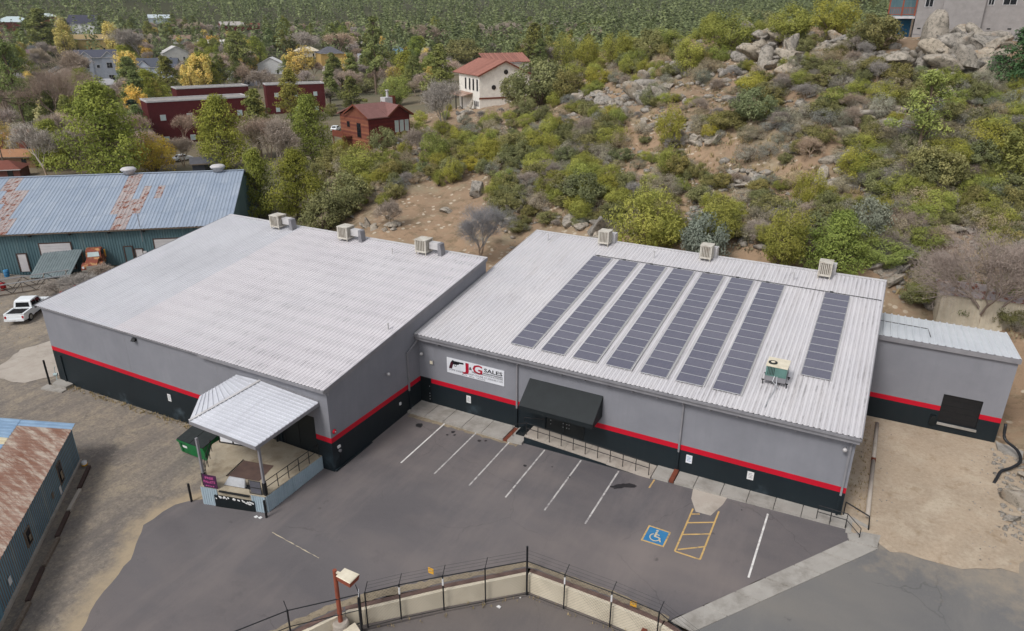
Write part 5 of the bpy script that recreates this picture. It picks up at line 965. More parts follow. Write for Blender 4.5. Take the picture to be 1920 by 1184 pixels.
def tubes(segs, n=5):
    V = []; F = []
    for a, b, ra, rb in segs:
        a = np.asarray(a, float); b = np.asarray(b, float); t = b-a; t = t/(np.linalg.norm(t)+1e-9); e = np.cross(t, [0, 0, 1.0] if abs(t[2]) < .9 else [1.0, 0, 0]); e /= np.linalg.norm(e); g = np.cross(t, e); o = len(V)
        for p, r in ((a, ra), (b, rb)):
            for k in range(n): V.append(p+(e*math.cos(2*math.pi*k/n)+g*math.sin(2*math.pi*k/n))*r)
        F += [(o+k, o+(k+1) % n, o+n+(k+1) % n, o+n+k) for k in range(n)]
    return np.array(V), np.array(F)
PROTO = {}
def proto_pine(key, seed, R=.30, z0=.18, ncl=75, per=85, lsz=.020, pw=1.3, sparse=0.0):
    rng = np.random.default_rng(seed); C_ = []; rd = []; segs = [((0, 0, -.05), (.01, 0, .35), .022, .017), ((.01, 0, .35), (0, .01, .7), .017, .010), ((0, .01, .7), (0, 0, .96), .010, .003)]
    for k in range(ncl):
        t = (k+.5)/ncl; z = z0+(1-z0)*t**.85; prof = (1-((z-z0)/(1-z0))**pw)**.75*(.55+.45*min(1, (z-z0)/.14)) if z < .985 else .04
        a = rng.uniform(0, 2*math.pi); r = R*prof*rng.uniform(.35, 1.02)*(1+.25*math.sin(3*a+seed))
        c = np.array([math.cos(a)*r, math.sin(a)*r, min(z+.02, .97)+rng.normal(0, .015)]); 
        if rng.random() < sparse: continue
        C_.append(c); rd.append(rng.uniform(.055, .105)*(.75+.5*prof)*(R/.30)); segs.append(((0, 0, max(.12, z-.06)), tuple(c), .006, .0025))
    V, F, T = clump_crown(seed, np.array(C_), rd, per, lsz, np.array([0, 0, .5]), .42, .62, .5, .3); tV, tF = tubes(segs, 5)
    PROTO.setdefault(key, []).append((np_mesh("crown", V, F, "leaf", T), np_mesh("trunk", tV, tF, "bark")))
def proto_bush(key, seed, R=.55, ncl=60, per=45, lsz=.040, zc=.52, rz_=.46, flat=.8, asp=.5, drop=0.0, stems=5, skew=.2, up=.25):
    rng = np.random.default_rng(seed); C_ = []; rd = []; segs = []; ph = rng.uniform(0, 6, 4)
    for k in range(ncl):
        d = rng.normal(size=3); d /= np.linalg.norm(d); a = math.atan2(d[1], d[0]); lob = 1+.22*math.sin(2*a+ph[0])+.15*math.sin(5*a+ph[1]+d[2]*3); r = rng.uniform(.45, 1.0)**.5*lob
        c = np.array([d[0]*R*r*.86, d[1]*R*r*.86, zc+d[2]*rz_*r*.86+skew*d[0]*.1]); c[2] = max(.07, c[2]); C_.append(c); rd.append(rng.uniform(.10, .19)*R/.55)
        if k % 3 == 0: segs.append(((rng.normal(0, .02), rng.normal(0, .02), .05), tuple(c*.9), .010, .003))
    for k in range(stems): a = rng.uniform(0, 6.28); segs.append(((0, 0, -.08), (math.cos(a)*.12, math.sin(a)*.12, .35), .028, .013))
    V, F, T = clump_crown(seed, np.array(C_), rd, per, lsz, np.array([0, 0, zc*.6]), asp, flat, .5, up, drop); tV, tF = tubes(segs, 4)
    PROTO.setdefault(key, []).append((np_mesh("crown", V, F, "leaf", T), np_mesh("trunk", tV, tF, "bark")))
def proto_bare(key, seed, spread=.55, depth=5, nb=3, upb=.35, fine=1.0):
    rng = np.random.default_rng(seed); segs = []; tr = []; tips = []
    def grow(p, d, ln, r, k):
        q = p+d*ln; (tr if k == 0 else segs).append((p, q, r, r*.68))
        if k >= depth: tips.append(q); return
        for i in range(nb+(k > 1)):
            a = rng.normal(size=3); a -= a.dot(d)*d; a /= np.linalg.norm(a)+1e-9; nd = d+a*spread*rng.uniform(.6, 1.3); nd[2] += upb*.3; nd /= np.linalg.norm(nd); grow(q if i else p+d*ln*.75, nd, ln*rng.uniform(.62, .86), r*.6, k+1)
    for s in range(2 if seed % 2 else 1): a = rng.uniform(0, 6.28); grow(np.array([0, 0, -.03]), np.array([math.cos(a)*.2, math.sin(a)*.2, 1.0])/1.02, .27, .020, 0)
    V, F = tubes(segs, 3); m = V[:, 2].max(); kk_ = 7 if fine == 1.0 else 4; tp = np.repeat(np.array(tips), kk_, 0)+rng.normal(0, .035, (len(tips)*kk_, 3)); N_ = rng.normal(size=tp.shape); o_ = tp-np.array([0, 0, .3]); o_ /= np.linalg.norm(o_, axis=1)[:, None]; ax = o_*.8+rng.normal(0, .45, tp.shape); ax /= np.linalg.norm(ax, axis=1)[:, None]; sd_ = np.cross(ax, N_); sd_ /= np.linalg.norm(sd_, axis=1)[:, None]; ln_ = rng.uniform(.04, .085, (len(tp), 1)); wd_ = rng.uniform(.0016, .0032, (len(tp), 1))*fine; ln_ *= fine**.5
    TV = np.stack([tp-ax*ln_*.5-sd_*wd_, tp-ax*ln_*.5+sd_*wd_, tp+ax*ln_*.5+sd_*wd_*.5, tp+ax*ln_*.5-sd_*wd_*.5], 1).reshape(-1, 3); F = np.concatenate([F, np.arange(len(TV)).reshape(-1, 4)+len(V)]); V = np.concatenate([V, TV]); V /= m; tV, tF = tubes(tr, 6); tV /= m; T = NR.uniform(.2, .8, len(F))
    PROTO.setdefault(key, []).append((np_mesh("branches", V, F, "dry", T), np_mesh("trunk", tV, tF, "bark")))
for s in range(4): proto_pine("pine", 20+s, .30+.03*(s % 2), .14+.05*(s % 3), pw=1.25+.2*(s % 2))
for s in range(2): proto_pine("round_pine", 40+s, .46, .08, 125, 120, .0165, 2.2)
for s in range(2): proto_pine("tall_pine", 50+s, .20, .28, 60, 75, .017, 1.5, .15)
proto_pine("sparse_pine", 60, .34, .35, 52, 90, .016, 1.8, .2); proto_pine("spruce", 63, .30, .04, 90, 70, .019, .9)
for s in range(3): proto_bush("juniper", 70+s, .56, 78, 115, .024, .54, .46, .95, .30, .35)
for s in range(4): proto_bush("scrub_oak", 80+s, .62, 68, 95, .025, .50, .46, .8, .6)
for s in range(3): proto_bush("grey_shrub", 90+s, .70, 56, 90, .024, .45, .42, .8, .3, stems=9, up=.1)
for s in range(3): proto_bush("poplar", 100+s, .34, 60, 70, .020, .56, .46, 1.1, .6)
for s in range(3): proto_bare("bare_tree", 110+s, .5+.08*s)
proto_bare("bare_big", 131, .52, 6, 3, .3, .28); proto_bare("bare_brush", 121, .75, 4, 4, .1); proto_bare("bare_brush", 125, .85, 4, 4, .0)
COLR = {"pine": (.200, .215, .082), "round_pine": (.235, .255, .070), "tall_pine": (.185, .205, .085), "sparse_pine": (.220, .235, .085), "spruce": (.075, .105, .070), "juniper": (.285, .290, .090), "scrub_oak": (.215, .210, .100), "grey_shrub": (.310, .285, .215), "poplar": (.62, .50, .20), "bare_big": (.36, .31, .285), "bare_tree": (.42, .345, .285), "bare_brush": (.36, .31, .27)}
NAMES = {"pine": ("pine_tree", "tree", "green pine tree"), "round_pine": ("pine_tree", "tree", "broad round pine tree"), "tall_pine": ("pine_tree", "tree", "tall narrow pine tree"), "sparse_pine": ("pine_tree", "tree", "sparse-limbed pine tree"), "spruce": ("spruce_tree", "tree", "dark blue-green spruce"), "juniper": ("juniper_shrub", "shrub", "yellow-green juniper"), "scrub_oak": ("scrub_oak", "shrub", "olive scrub oak"), "grey_shrub": ("dry_shrub", "shrub", "grey-brown dry shrub"), "poplar": ("autumn_tree", "tree", "yellow autumn tree"), "bare_tree": ("bare_tree", "tree", "leafless grey tree"), "bare_big": ("bare_tree", "tree", "large spreading leafless tree"), "bare_brush": ("bare_bush", "shrub", "leafless twiggy bush")}
REC = []
def plant(kind, u=None, v=None, h=None, w=None, pos=None, col=None, hp=None, wp=None, phrase=None):
    """a plant at a surveyed spot: h/w metres, or hp/wp its size in survey px"""
    if pos is None: pos, dist = hit(u, v)
    else: dist = math.hypot(pos[0]-CC[0], pos[1]-CC[1]); u, v = proj(pos)
    sl = math.dist(pos, CC)
    if hp: h = hp*sl/CF/math.cos(math.atan2(CC[2]-pos[2], dist))**.5
    if wp: w = wp*sl/CF
    cr, tr = PROTO[kind][NR.integers(len(PROTO[kind]))]; R0 = {"pine": .62, "round_pine": .95, "tall_pine": .42, "sparse_pine": .7, "spruce": .62, "juniper": 1.2, "scrub_oak": 1.3, "grey_shrub": 1.45, "poplar": .74, "bare_tree": .9, "bare_big": .95, "bare_brush": 1.3}[kind]
    if w is None: w = h*R0*NR.uniform(.9, 1.15)
    nm, cat, ph = NAMES[kind]; o = thing(nm, (pos[0], pos[1], pos[2]-.03*h), "x", cat); o.rotation_euler = (NR.normal(0, .03), NR.normal(0, .03), NR.uniform(0, 6.28)); s = w/R0; o.scale = (s, s, h)
    c0 = col or COLR[kind]; b_ = NR.uniform(.82, 1.18); g_ = NR.normal(0, .05)
    for nm2, me in (("branches" if "bare" in kind else "crown", cr), ("trunk", tr)):
        c = link(nm2, me, o); c.color = (*(np.clip(np.array(c0)*b_*np.array([1+g_, 1, 1-g_]), 0, 1) if nm2 != "trunk" else np.array([.16, .12, .09])*(2.2 if "bare" in kind else 1)*b_), 1)
    REC.append((o, phrase or ph, u, v-(hp or h*CF/sl)/2)); return o
# ---- surveyed trees: kind, base u, base v, height px, width px
SURV = """round_pine 205 338 150 132;round_pine 424 318 122 90;pine 452 142 70 55;pine 320 196 74 50;spruce 258 248 52 46;sparse_pine 57 264 145 66;spruce 15 172 85 60;pine 88 106 66 60;spruce 232 162 34 20
poplar 130 118 62 34;poplar 215 108 58 28;poplar 243 162 58 42;poplar 378 172 66 44;poplar 356 178 52 36;poplar 245 206 48 28;poplar 292 204 56 32;poplar 566 154 56 54;poplar 20 300 55 30;poplar 648 150 40 20
pine 546 222 82 50;round_pine 586 304 114 84;round_pine 487 412 122 78;round_pine 560 412 122 96;scrub_oak 610 436 74 104;tall_pine 706 178 130 50;pine 826 188 94 70;juniper 742 200 58 70;scrub_oak 868 118 42 84;pine 1001 136 80 56;scrub_oak 1012 200 86 104;scrub_oak 965 200 60 60;scrub_oak 1065 190 60 60;pine 660 210 60 44;pine 620 200 70 40
juniper 684 336 60 116;scrub_oak 655 402 82 90;juniper 815 306 60 48;juniper 850 344 48 36;juniper 822 350 32 30;spruce 955 366 40 20;juniper 1027 264 48 42;juniper 1256 282 84 54;juniper 1250 330 54 56;juniper 1243 200 24 30;scrub_oak 1092 388 64 90;juniper 1140 352 46 60;juniper 1012 300 50 70;juniper 1010 330 46 60;scrub_oak 965 300 50 56
juniper 1210 486 130 138;juniper 1344 464 92 100;scrub_oak 1318 494 96 90 grey;scrub_oak 1300 480 66 60 grey;juniper 1462 512 124 96;round_pine 1560 522 112 112 bright;juniper 1510 396 72 62;sparse_pine 1716 312 144 92 light;scrub_oak 1742 356 74 90;juniper 1850 300 62 84;pine 1898 372 128 90;scrub_oak 1622 462 84 74 grey;scrub_oak 1408 230 60 80;scrub_oak 1640 96 62 84;juniper 1562 74 66 82;juniper 1478 84 62 94;juniper 1292 142 70 64;juniper 1362 104 72 94;pine 1904 172 92 76 deep;pine 1908 70 90 60;scrub_oak 1215 112 50 60;juniper 1330 78 44 54;juniper 1150 130 60 50;juniper 1100 130 56 60;juniper 1180 110 40 50;juniper 1250 96 40 60;scrub_oak 1420 60 36 70;pine 1545 40 50 50;juniper 1060 130 60 56;pine 1610 30 60 60
bare_big 130 262 110 110;bare_tree 75 240 60 70;bare_tree 92 338 84 70;bare_tree 345 312 46 44;bare_tree 285 306 50 44;bare_tree 526 330 96 74;bare_big 900 486 104 100;bare_big 1838 622 158 200;bare_tree 832 252 90 60;bare_tree 160 172 60 70;bare_tree 262 118 50 60;bare_tree 480 190 50 60;bare_tree 20 230 70 60;bare_tree 560 120 50 60;bare_tree 640 110 40 60;bare_tree 820 100 45 70;bare_tree 930 90 40 60;bare_tree 960 84 36 50
juniper 292 326 66 74 gold;bare_brush 150 548 30 84;bare_brush 112 556 24 50;bare_brush 185 527 26 50;bare_brush 700 322 40 60;bare_brush 735 425 50 60;bare_brush 770 290 46 50;bare_brush 1740 470 40 70;scrub_oak 380 436 60 66 deep;scrub_oak 400 415 40 44 deep;bare_brush 1095 270 46 50;scrub_oak 625 330 50 60;scrub_oak 720 290 50 50;scrub_oak 590 360 60 50;juniper 640 300 40 40"""
TINT = {"grey": (.27, .285, .225), "bright": (.195, .235, .075), "light": (.26, .29, .105), "deep": (.10, .16, .07), "gold": (.52, .42, .12)}
WARD = {"grey": "grey-green", "bright": "bright green", "light": "light green", "deep": "deep green", "gold": "golden"}
KEEP = []
for ln in SURV.replace("\n", ";").split(";"):
    q = ln.split(); tw = q[5] if len(q) > 5 else None; k, u, v, hp, wp = q[0], *map(float, q[1:5])
    ph = None
    if tw: ph = WARD[tw]+" "+{"scrub_oak": "scrub oak", "round_pine": "round pine tree", "sparse_pine": "sparse-limbed pine tree", "pine": "pine tree", "juniper": "bush"}[k]
    plant(k, u, v, hp=hp, wp=wp, col=TINT.get(tw), phrase=ph); KEEP.append((u, v-hp/2, wp/2, hp/2))
# ---- the rest of the hillside brush, filled in between
def inpoly(x, y, P):
    c = False; j = len(P)-1
    for i in range(len(P)):
        if ((P[i][1] > y) != (P[j][1] > y)) and x < (P[j][0]-P[i][0])*(y-P[i][1])/(P[j][1]-P[i][1])+P[i][0]: c = not c
        j = i
    return c
HILL = [(640, 300), (800, 250), (980, 200), (1080, 130), (1200, 80), (1400, 70), (1650, 110), (1920, 110), (1920, 640), (1680, 560), (1640, 500), (1000, 425), (960, 470), (900, 330), (760, 350), (660, 420)]
CLEAR = [(830, 420, 105, 55), (1450, 330, 85, 22), (1235, 250, 26, 34), (1800, 480, 70, 50), (1560, 310, 30, 50), (880, 370, 50, 45), (1440, 105, 70, 34), (1785, 115, 90, 42), (1690, 540, 60, 30), (1180, 270, 24, 40), (1150, 195, 60, 30), (1330, 300, 60, 25)]
rng = random.Random(5); n = 0; placed = []
while n < 560:
    u = rng.uniform(640, 1920); v = rng.uniform(80, 640)
    if not inpoly(u, v, HILL) or any(((u-a)/c)**2+((v-b)/d)**2 < 1 for a, b, c, d in CLEAR): continue
    if any(abs(u-a) < c*.5 and abs(v-8-b) < d*.55 for a, b, c, d in KEEP) or any(abs(u-a) < 13 and abs(v-b) < 9 for a, b in placed): continue
    pos, dist = hit(u, v)
    if dist > 190 or dist < 56: continue
    up_ = v < 300; k = rng.choices(["grey_shrub", "scrub_oak", "juniper", "bare_brush"], [.52, .24, .12, .12] if up_ else [.40, .26, .22, .12])[0]
    h = rng.uniform(1.0, 2.7)*(1.15 if k == "juniper" else 1); c = None
    if k == "grey_shrub": c = rng.choice([(.32, .29, .21), (.28, .265, .20), (.36, .32, .24), (.25, .25, .19), (.33, .31, .26), (.26, .25, .215)])
    plant(k, pos=pos, h=h, w=h*rng.uniform(1.25, 1.9), col=c); placed.append((u, v)); n += 1

# ---- thicker green scrub between the houses and on the lower slope
n = 0; MID = [(620, 330), (700, 290), (790, 200), (900, 210), (1010, 170), (1120, 120), (1200, 100), (1240, 190), (1120, 330), (1010, 410), (930, 400), (880, 340), (780, 330), (720, 400), (640, 420)]; LOW = [(1080, 340), (1300, 330), (1500, 340), (1640, 330), (1900, 360), (1900, 560), (1700, 480), (1560, 500), (1300, 470), (1060, 430)]; TOPR = [(1060, 110), (1200, 60), (1640, 50), (1640, 110), (1300, 160), (1100, 170)]; RGT = [(1640, 180), (1920, 150), (1920, 520), (1700, 440), (1600, 330)]
while n < 270:
    P_ = [MID, LOW, TOPR, RGT][[0, 0, 0, 1, 2, 3, 3][n % 7]]; u = rng.uniform(620, 1920); v = rng.uniform(50, 600)
    if not inpoly(u, v, P_) or any(((u-a)/c)**2+((v-b)/d)**2 < .8 for a, b, c, d in CLEAR) or any(abs(u-a) < 11 and abs(v-b) < 7 for a, b in placed) or (630 < u < 780 and 215 < v < 300) or (855 < u < 985 and 140 < v < 225): continue
    pos, dist = hit(u, v)
    if dist > 200 or dist < 56: continue
    k = rng.choices(["juniper", "scrub_oak", "grey_shrub"], [.26, .34, .40] if P_ is RGT else [.46, .40, .14])[0]; h = rng.uniform(1.8, 3.6); plant(k, pos=pos, h=h, w=h*rng.uniform(1.0, 1.5)); placed.append((u, v)); n += 1

# ---- town trees
n = 0; rng = random.Random(9)
TOWN = [(0, 60), (1150, 60), (1060, 130), (960, 150), (800, 190), (700, 180), (600, 230), (560, 300), (480, 300), (440, 250), (300, 330), (120, 330), (0, 320)]
BLD = [(190, 128, 40, 30), (206, 168, 26, 18), (300, 130, 40, 18), (330, 102, 26, 12), (380, 222, 92, 40), (405, 186, 70, 16), (545, 184, 66, 26), (510, 128, 24, 14), (620, 108, 26, 16), (575, 98, 24, 10), (482, 150, 22, 12), (50, 285, 46, 34), (170, 85, 30, 14), (30, 45, 30, 10), (700, 228, 75, 50), (918, 150, 66, 48), (162, 52, 24, 14), (95, 34, 20, 10), (390, 305, 26, 16), (748, 94, 18, 10), (110, 150, 60, 14), (460, 48, 30, 8)]
def blocked(u, v, hp): return any(abs(u-a) < c and v > b-d and v-hp < b+d*.55 for a, b, c, d in BLD)
while n < 520:
    u = rng.uniform(0, 1150); v = 60+(rng.random()**1.25)*260
    if not inpoly(u, v, TOWN): continue
    pos, dist = hit(u, v)
    if dist < 118 or (blocked(u, v, 13*CF/dist) and rng.random() > .03): continue
    k = rng.choices(["pine", "tall_pine", "round_pine", "bare_tree", "poplar", "bare_brush", "scrub_oak"], [.20, .06, .08, .46, .09, .05, .06])[0]
    if k in ("bare_tree", "bare_brush"): h = rng.uniform(6, 11); c = rng.choice([(.44, .36, .30), (.47, .39, .345), (.40, .32, .275), (.52, .44, .34)])
    elif k == "poplar": h = rng.uniform(7, 12); c = rng.choice([(.62, .50, .20), (.56, .49, .24), (.60, .45, .16), (.48, .44, .24)])
    else: h = rng.uniform(8, 16) if k != 'scrub_oak' else rng.uniform(4, 7); c = None
    plant(k, pos=pos, h=h, col=c); n += 1

n = 0
while n < 190:
    u = rng.uniform(0, 1080); v = rng.uniform(66, 215)
    if not inpoly(u, v, TOWN): continue
    pos, dist = hit(u, v)
    if dist < 130 or (blocked(u, v, 12*CF/dist) and rng.random() > .03): continue
    k = rng.choices(["bare_tree", "pine", "tall_pine", "poplar", "scrub_oak", "round_pine"], [.34, .22, .08, .14, .14, .08])[0]; h = {"bare_tree": rng.uniform(7, 12), "poplar": rng.uniform(6, 11), "scrub_oak": rng.uniform(3, 6)}.get(k, rng.uniform(9, 17)); c = rng.choice([(.46, .37, .30), (.50, .41, .35), (.42, .33, .27)]) if k == "bare_tree" else None
    plant(k, pos=pos, h=h, col=c); n += 1

# ---- far pine forest: a wooded mass nobody could count
rng = np.random.default_rng(3); Vs = []; Fs = []; Ts = []; off = 0; N = 0
def far_crown(seed):
    r = np.random.default_rng(seed); k = 66; z = r.uniform(.10, 1, k)**.9; a = r.uniform(0, 6.28, k); rr = .27*(1-z**1.6)**.8*r.uniform(.5, 1, k); C_ = np.stack([np.cos(a)*rr, np.sin(a)*rr, z], 1); o = C_-np.array([0, 0, .4]); o /= np.linalg.norm(o, axis=1)[:, None]
    V, F = leaves(C_, .064, r, o, .6, .6, .3); t = np.clip(r.uniform(.1, .9, k), 0, 1); return V, F, t
FC = [far_crown(s) for s in range(8)]
CA = np.radians(rng.uniform(-68, 12, 26000)); CD_ = np.exp(rng.uniform(math.log(330), math.log(2400), 26000)); CX_ = CC[0]+CD_*np.sin(CA); CY_ = CC[1]+CD_*np.cos(CA); CZ_ = H(CX_, CY_); CN_ = vnoise(CX_, CY_, 55, 8); CRN = rng.random(26000)
for d, x, y, z, nv, rn in zip(CD_, CX_, CY_, CZ_, CN_, CRN):
    if N >= 6400: break
    if d < 520 and rn > (.22 if d < 420 else .6): continue
    if nv < (.20 if d > 600 else .40): continue
    u_, v_ = proj((x, y, z))
    if v_ > 118 or (v_ > 60 and u_ < 700 and rn > .35): continue
    V, F, t = FC[N % 8]; hh = rng.uniform(11, 22)*(1 if d < 900 else 1.2); w = hh*rng.uniform(.75, 1.1); ang = rng.uniform(0, 6.28); R_ = np.array([[math.cos(ang), -math.sin(ang), 0], [math.sin(ang), math.cos(ang), 0], [0, 0, 1]])
    Vs.append((V*np.array([w, w, hh]))@R_.T+np.array([x, y, z-.5])); Fs.append(F+off); Ts.append(np.clip(t*.4+rng.uniform(0, .65), 0, 1)); off += len(V); N += 1
fo = link("pine_forest", np_mesh("pine_forest", np.concatenate(Vs), np.concatenate(Fs), "leaf", np.concatenate(Ts))); fo.color = (.200, .228, .115, 1)
tag(fo, "dense far pine forest covering the rising ground at the horizon", "forest", kind="stuff")

# ================================================================== boulders
def proto_rock(seed):
    rng = np.random.default_rng(seed); bm = bmesh.new(); bmesh.ops.create_icosphere(bm, subdivisions=3, radius=1); P = np.array([v.co for v in bm.verts]); F = np.array([[v.index for v in f.verts] for f in bm.faces]); bm.free()
    for k in range(11):
        n = rng.normal(size=3); n /= np.linalg.norm(n); o = rng.uniform(.36, .74); d = P@n-o; P = P-np.outer(np.where(d > 0, d*.985, 0), n)
    P *= np.array([1.45, rng.uniform(.8, 1.15), rng.uniform(.7, 1.0)]); P += rng.normal(0, .010, P.shape); return np_mesh("boulder", P, F, "granite")
ROCKS = [proto_rock(200+s) for s in range(9)]; RREC = []
def boulder(pos, r, tilt=.4, flat=1.0, phrase="granite boulder"):
    o = link("granite_boulder", ROCKS[NR.integers(9)]); s = r*NR.uniform(.85, 1.2); o.scale = (s*NR.uniform(.85, 1.3), s, s*flat); o.rotation_euler = (NR.normal(0, tilt), NR.normal(0, tilt), NR.uniform(0, 6.28)); o.location = (pos[0], pos[1], pos[2]+r*.22*flat)
    tag(o, "x", "boulder"); u, v = proj(o.location); RREC.append((o, phrase, u, v)); return o
rng = random.Random(21)
for cu, cv, du, dv, n, r0, r1, fl_ in ((1790, 112, 84, 30, 58, .8, 2.2, .9), (1440, 100, 70, 30, 48, .7, 1.8, .9), (1560, 85, 40, 14, 10, .7, 1.3, .8), (1215, 172, 34, 22, 16, 1.0, 2.4, .9), (1140, 188, 54, 14, 18, .8, 1.6, .8), (1100, 175, 30, 12, 6, .8, 1.5, .8), (870, 215, 20, 24, 8, .7, 1.6, .8), (1400, 345, 40, 18, 16, .5, 1.0, .8), (1320, 265, 40, 14, 14, .5, 1.1, .8), (1560, 330, 30, 40, 14, .5, 1.1, .8), (1680, 500, 44, 34, 14, .6, 1.4, .8), (1120, 430, 40, 20, 12, .6, 1.4, .8), (960, 400, 40, 30, 12, .8, 1.6, .7), (1640, 230, 60, 30, 16, .6, 1.4, .8), (1770, 200, 16, 14, 3, 1.0, 1.6, 1), (1300, 235, 30, 14, 6, .5, 1.0, .8), (1830, 400, 60, 40, 16, .6, 1.4, .8), (1220, 250, 30, 20, 6, .5, 1.0, .8), (720, 425, 40, 16, 8, .4, 1.0, .7), (1350, 45, 40, 10, 6, .8, 1.4, .9), (1060, 300, 60, 50, 8, .4, .9, .8)):
    for k in range(n):
        pos, dist = hit(cu+rng.gauss(0, .5)*du, cv+rng.gauss(0, .5)*dv)
        if dist < 220: boulder(pos+np.array([0, 0, (rng.uniform(0, 1.5) if n > 30 else 0)]), rng.uniform(r0, r1), .5, fl_)
boulder(hit(893, 372)[0]+np.array([0, 0, .5]), 1.15, .12, 1.9, "tall pale leaning granite slab"); boulder(hit(835, 398)[0], 1.2, .2, .6, "flat pale granite slab"); boulder(np.array([40.9, 6.2, .55]), 1.15, .15, 1.0, "large tan boulder"); boulder(np.array([41.6, 11.8, .8]), .8, .2, .7); boulder(np.array([41.2, 9.6, .5]), .5, .3, .8); boulder(np.array([42.3, 8.0, .7]), .6, .3, .8); boulder(np.array([39.6, 4.4, .25]), .45, .3, .8); boulder(np.array([40.2, 8.0, .3]), .4, .3, .8); boulder(np.array([38.9, 3.4, .12]), .25, .3, .8, "small dark-rimmed stone")
for k in range(34):
    while True:
        u = rng.uniform(700, 1920); v = rng.uniform(150, 620)
        if inpoly(u, v, HILL): break
    boulder(hit(u, v)[0], rng.uniform(.35, .9), .4, .8)
# loose stones and dry grass: uncountable litter on the slope
Vs = []; Fs = []; off = 0; bm = bmesh.new(); bmesh.ops.create_icosphere(bm, subdivisions=1, radius=1); P0 = np.array([v.co for v in bm.verts]); F0 = np.array([[v.index for v in f.verts] for f in bm.faces]); bm.free()
r2 = np.random.default_rng(31); cnt = 0
def scatter_uv(rg, k):
    out = []
    while len(out) < k:
        u = rg.uniform(640, 1920); v = rg.uniform(90, 640)
        if inpoly(u, v, HILL): out.append((u, v))
    return out
for u, v in scatter_uv(r2, 3600):
    if vnoise(np.array([u]), np.array([v]), 40, 6)[0] < .45: continue
    pos, dist = hit(u, v)
    if dist > 200: continue
    s = r2.uniform(.10, .40)
    if r2.random() < .22: s *= 2.0
    Vs.append((P0+r2.normal(0, .12, P0.shape))*s*np.array([r2.uniform(.8, 1.5), 1, .65])+pos+np.array([0, 0, s*.2])); Fs.append(F0+off); off += len(P0)
RIDGE = [(1090, 195), (1180, 185), (1260, 160), (1340, 115), (1440, 105), (1560, 105), (1650, 120), (1760, 130), (1900, 150)]
for k in range(520):   # broken granite along the ridge
    i = int(r2.integers(len(RIDGE)-1)); t = r2.random(); u = RIDGE[i][0]*(1-t)+RIDGE[i+1][0]*t+r2.normal(0, 14); v = RIDGE[i][1]*(1-t)+RIDGE[i+1][1]*t+r2.normal(0, 22); pos, dist = hit(u, v)
    if dist > 200: continue
    s = r2.uniform(.25, .8); Vs.append((P0+r2.normal(0, .16, P0.shape))*s*np.array([r2.uniform(.8, 1.6), 1, .7])+pos+np.array([0, 0, s*.15])); Fs.append(F0+off); off += len(P0)
for k in range(160):   # stones strewn over the drive's edges
    x = r2.choice([r2.uniform(31.0, 33.4), r2.uniform(37.5, 40.5)]); y = r2.uniform(-.8, 12.5); s = r2.uniform(.02, .06); Vs.append((P0+r2.normal(0, .12, P0.shape))*s+np.array([x, y, gz(x, y)+.025])); Fs.append(F0+off); off += len(P0)
for k in range(420):   # gravelly bank right of the drive
    x = r2.uniform(39.2, 43); y = r2.uniform(2.5, 13)
    s = r2.uniform(.04, .17); Vs.append((P0+r2.normal(0, .12, P0.shape))*s+np.array([x, y, h1(x, y)+s*.3])); Fs.append(F0+off); off += len(P0)
tag(link("loose_stones", np_mesh("loose_stones", np.concatenate(Vs), np.concatenate(Fs), "granite")), "loose pale stones scattered over the rocky hillside", "stones", kind="stuff")
Vs = []; Ts = []
def tuft(pos, h, k, rg):
    for _ in range(k):
        a = rg.uniform(0, 6.28); b = pos+np.array([rg.normal(0, .22*h), rg.normal(0, .22*h), 0]); tip = b+np.array([math.cos(a)*h*rg.uniform(.1, .6), math.sin(a)*h*rg.uniform(.1, .6), h*rg.uniform(.6, 1.1)]); sd_ = np.array([-math.sin(a), math.cos(a), 0])*h*.09
        Vs.extend([b-sd_, b+sd_, tip]); Ts.append(rg.uniform(0, 1))
for u, v in scatter_uv(r2, 3400):
    if vnoise(np.array([u]), np.array([v]), 34, 7)[0] < .36: continue
    pos, dist = hit(u, v)
    if dist < 200: tuft(pos, r2.uniform(.25, .8), 9, r2)
for k in range(260):   # weeds along the warehouse's foot
    x = r2.uniform(-29, -9); y = -10.35-abs(r2.normal(0, .25)); tuft(np.array([x, y, gz(x, y)]), r2.uniform(.08, .28), 6, r2)
for k in range(150):
    x = r2.uniform(30.8, 32.0); y = r2.uniform(1, 13.5); tuft(np.array([x, y, gz(x, y)+.02]), r2.uniform(.06, .22), 5, r2)
for k in range(60): x = r2.uniform(9.7, 24); y = -12.95 if x > 15.8 else -12.95-(15.8-x)*.98; tuft(np.array([x+r2.normal(0, .1), y+r2.normal(0, .1), -1.7]), r2.uniform(.05, .25), 5, r2)
for k in range(500): x = r2.uniform(-62, -33); y = r2.uniform(-8, 10); tuft(np.array([x, y, gz(x, y)]), r2.uniform(.06, .2), 4, r2)
dg = link("dry_grass", np_mesh("dry_grass", np.array(Vs), np.arange(len(Vs)).reshape(-1, 3), "dry", Ts)); dg.color = (.36, .28, .15, 1); tag(dg, "dry straw grass tufts over the slope and along the walls", "grass", kind="stuff")

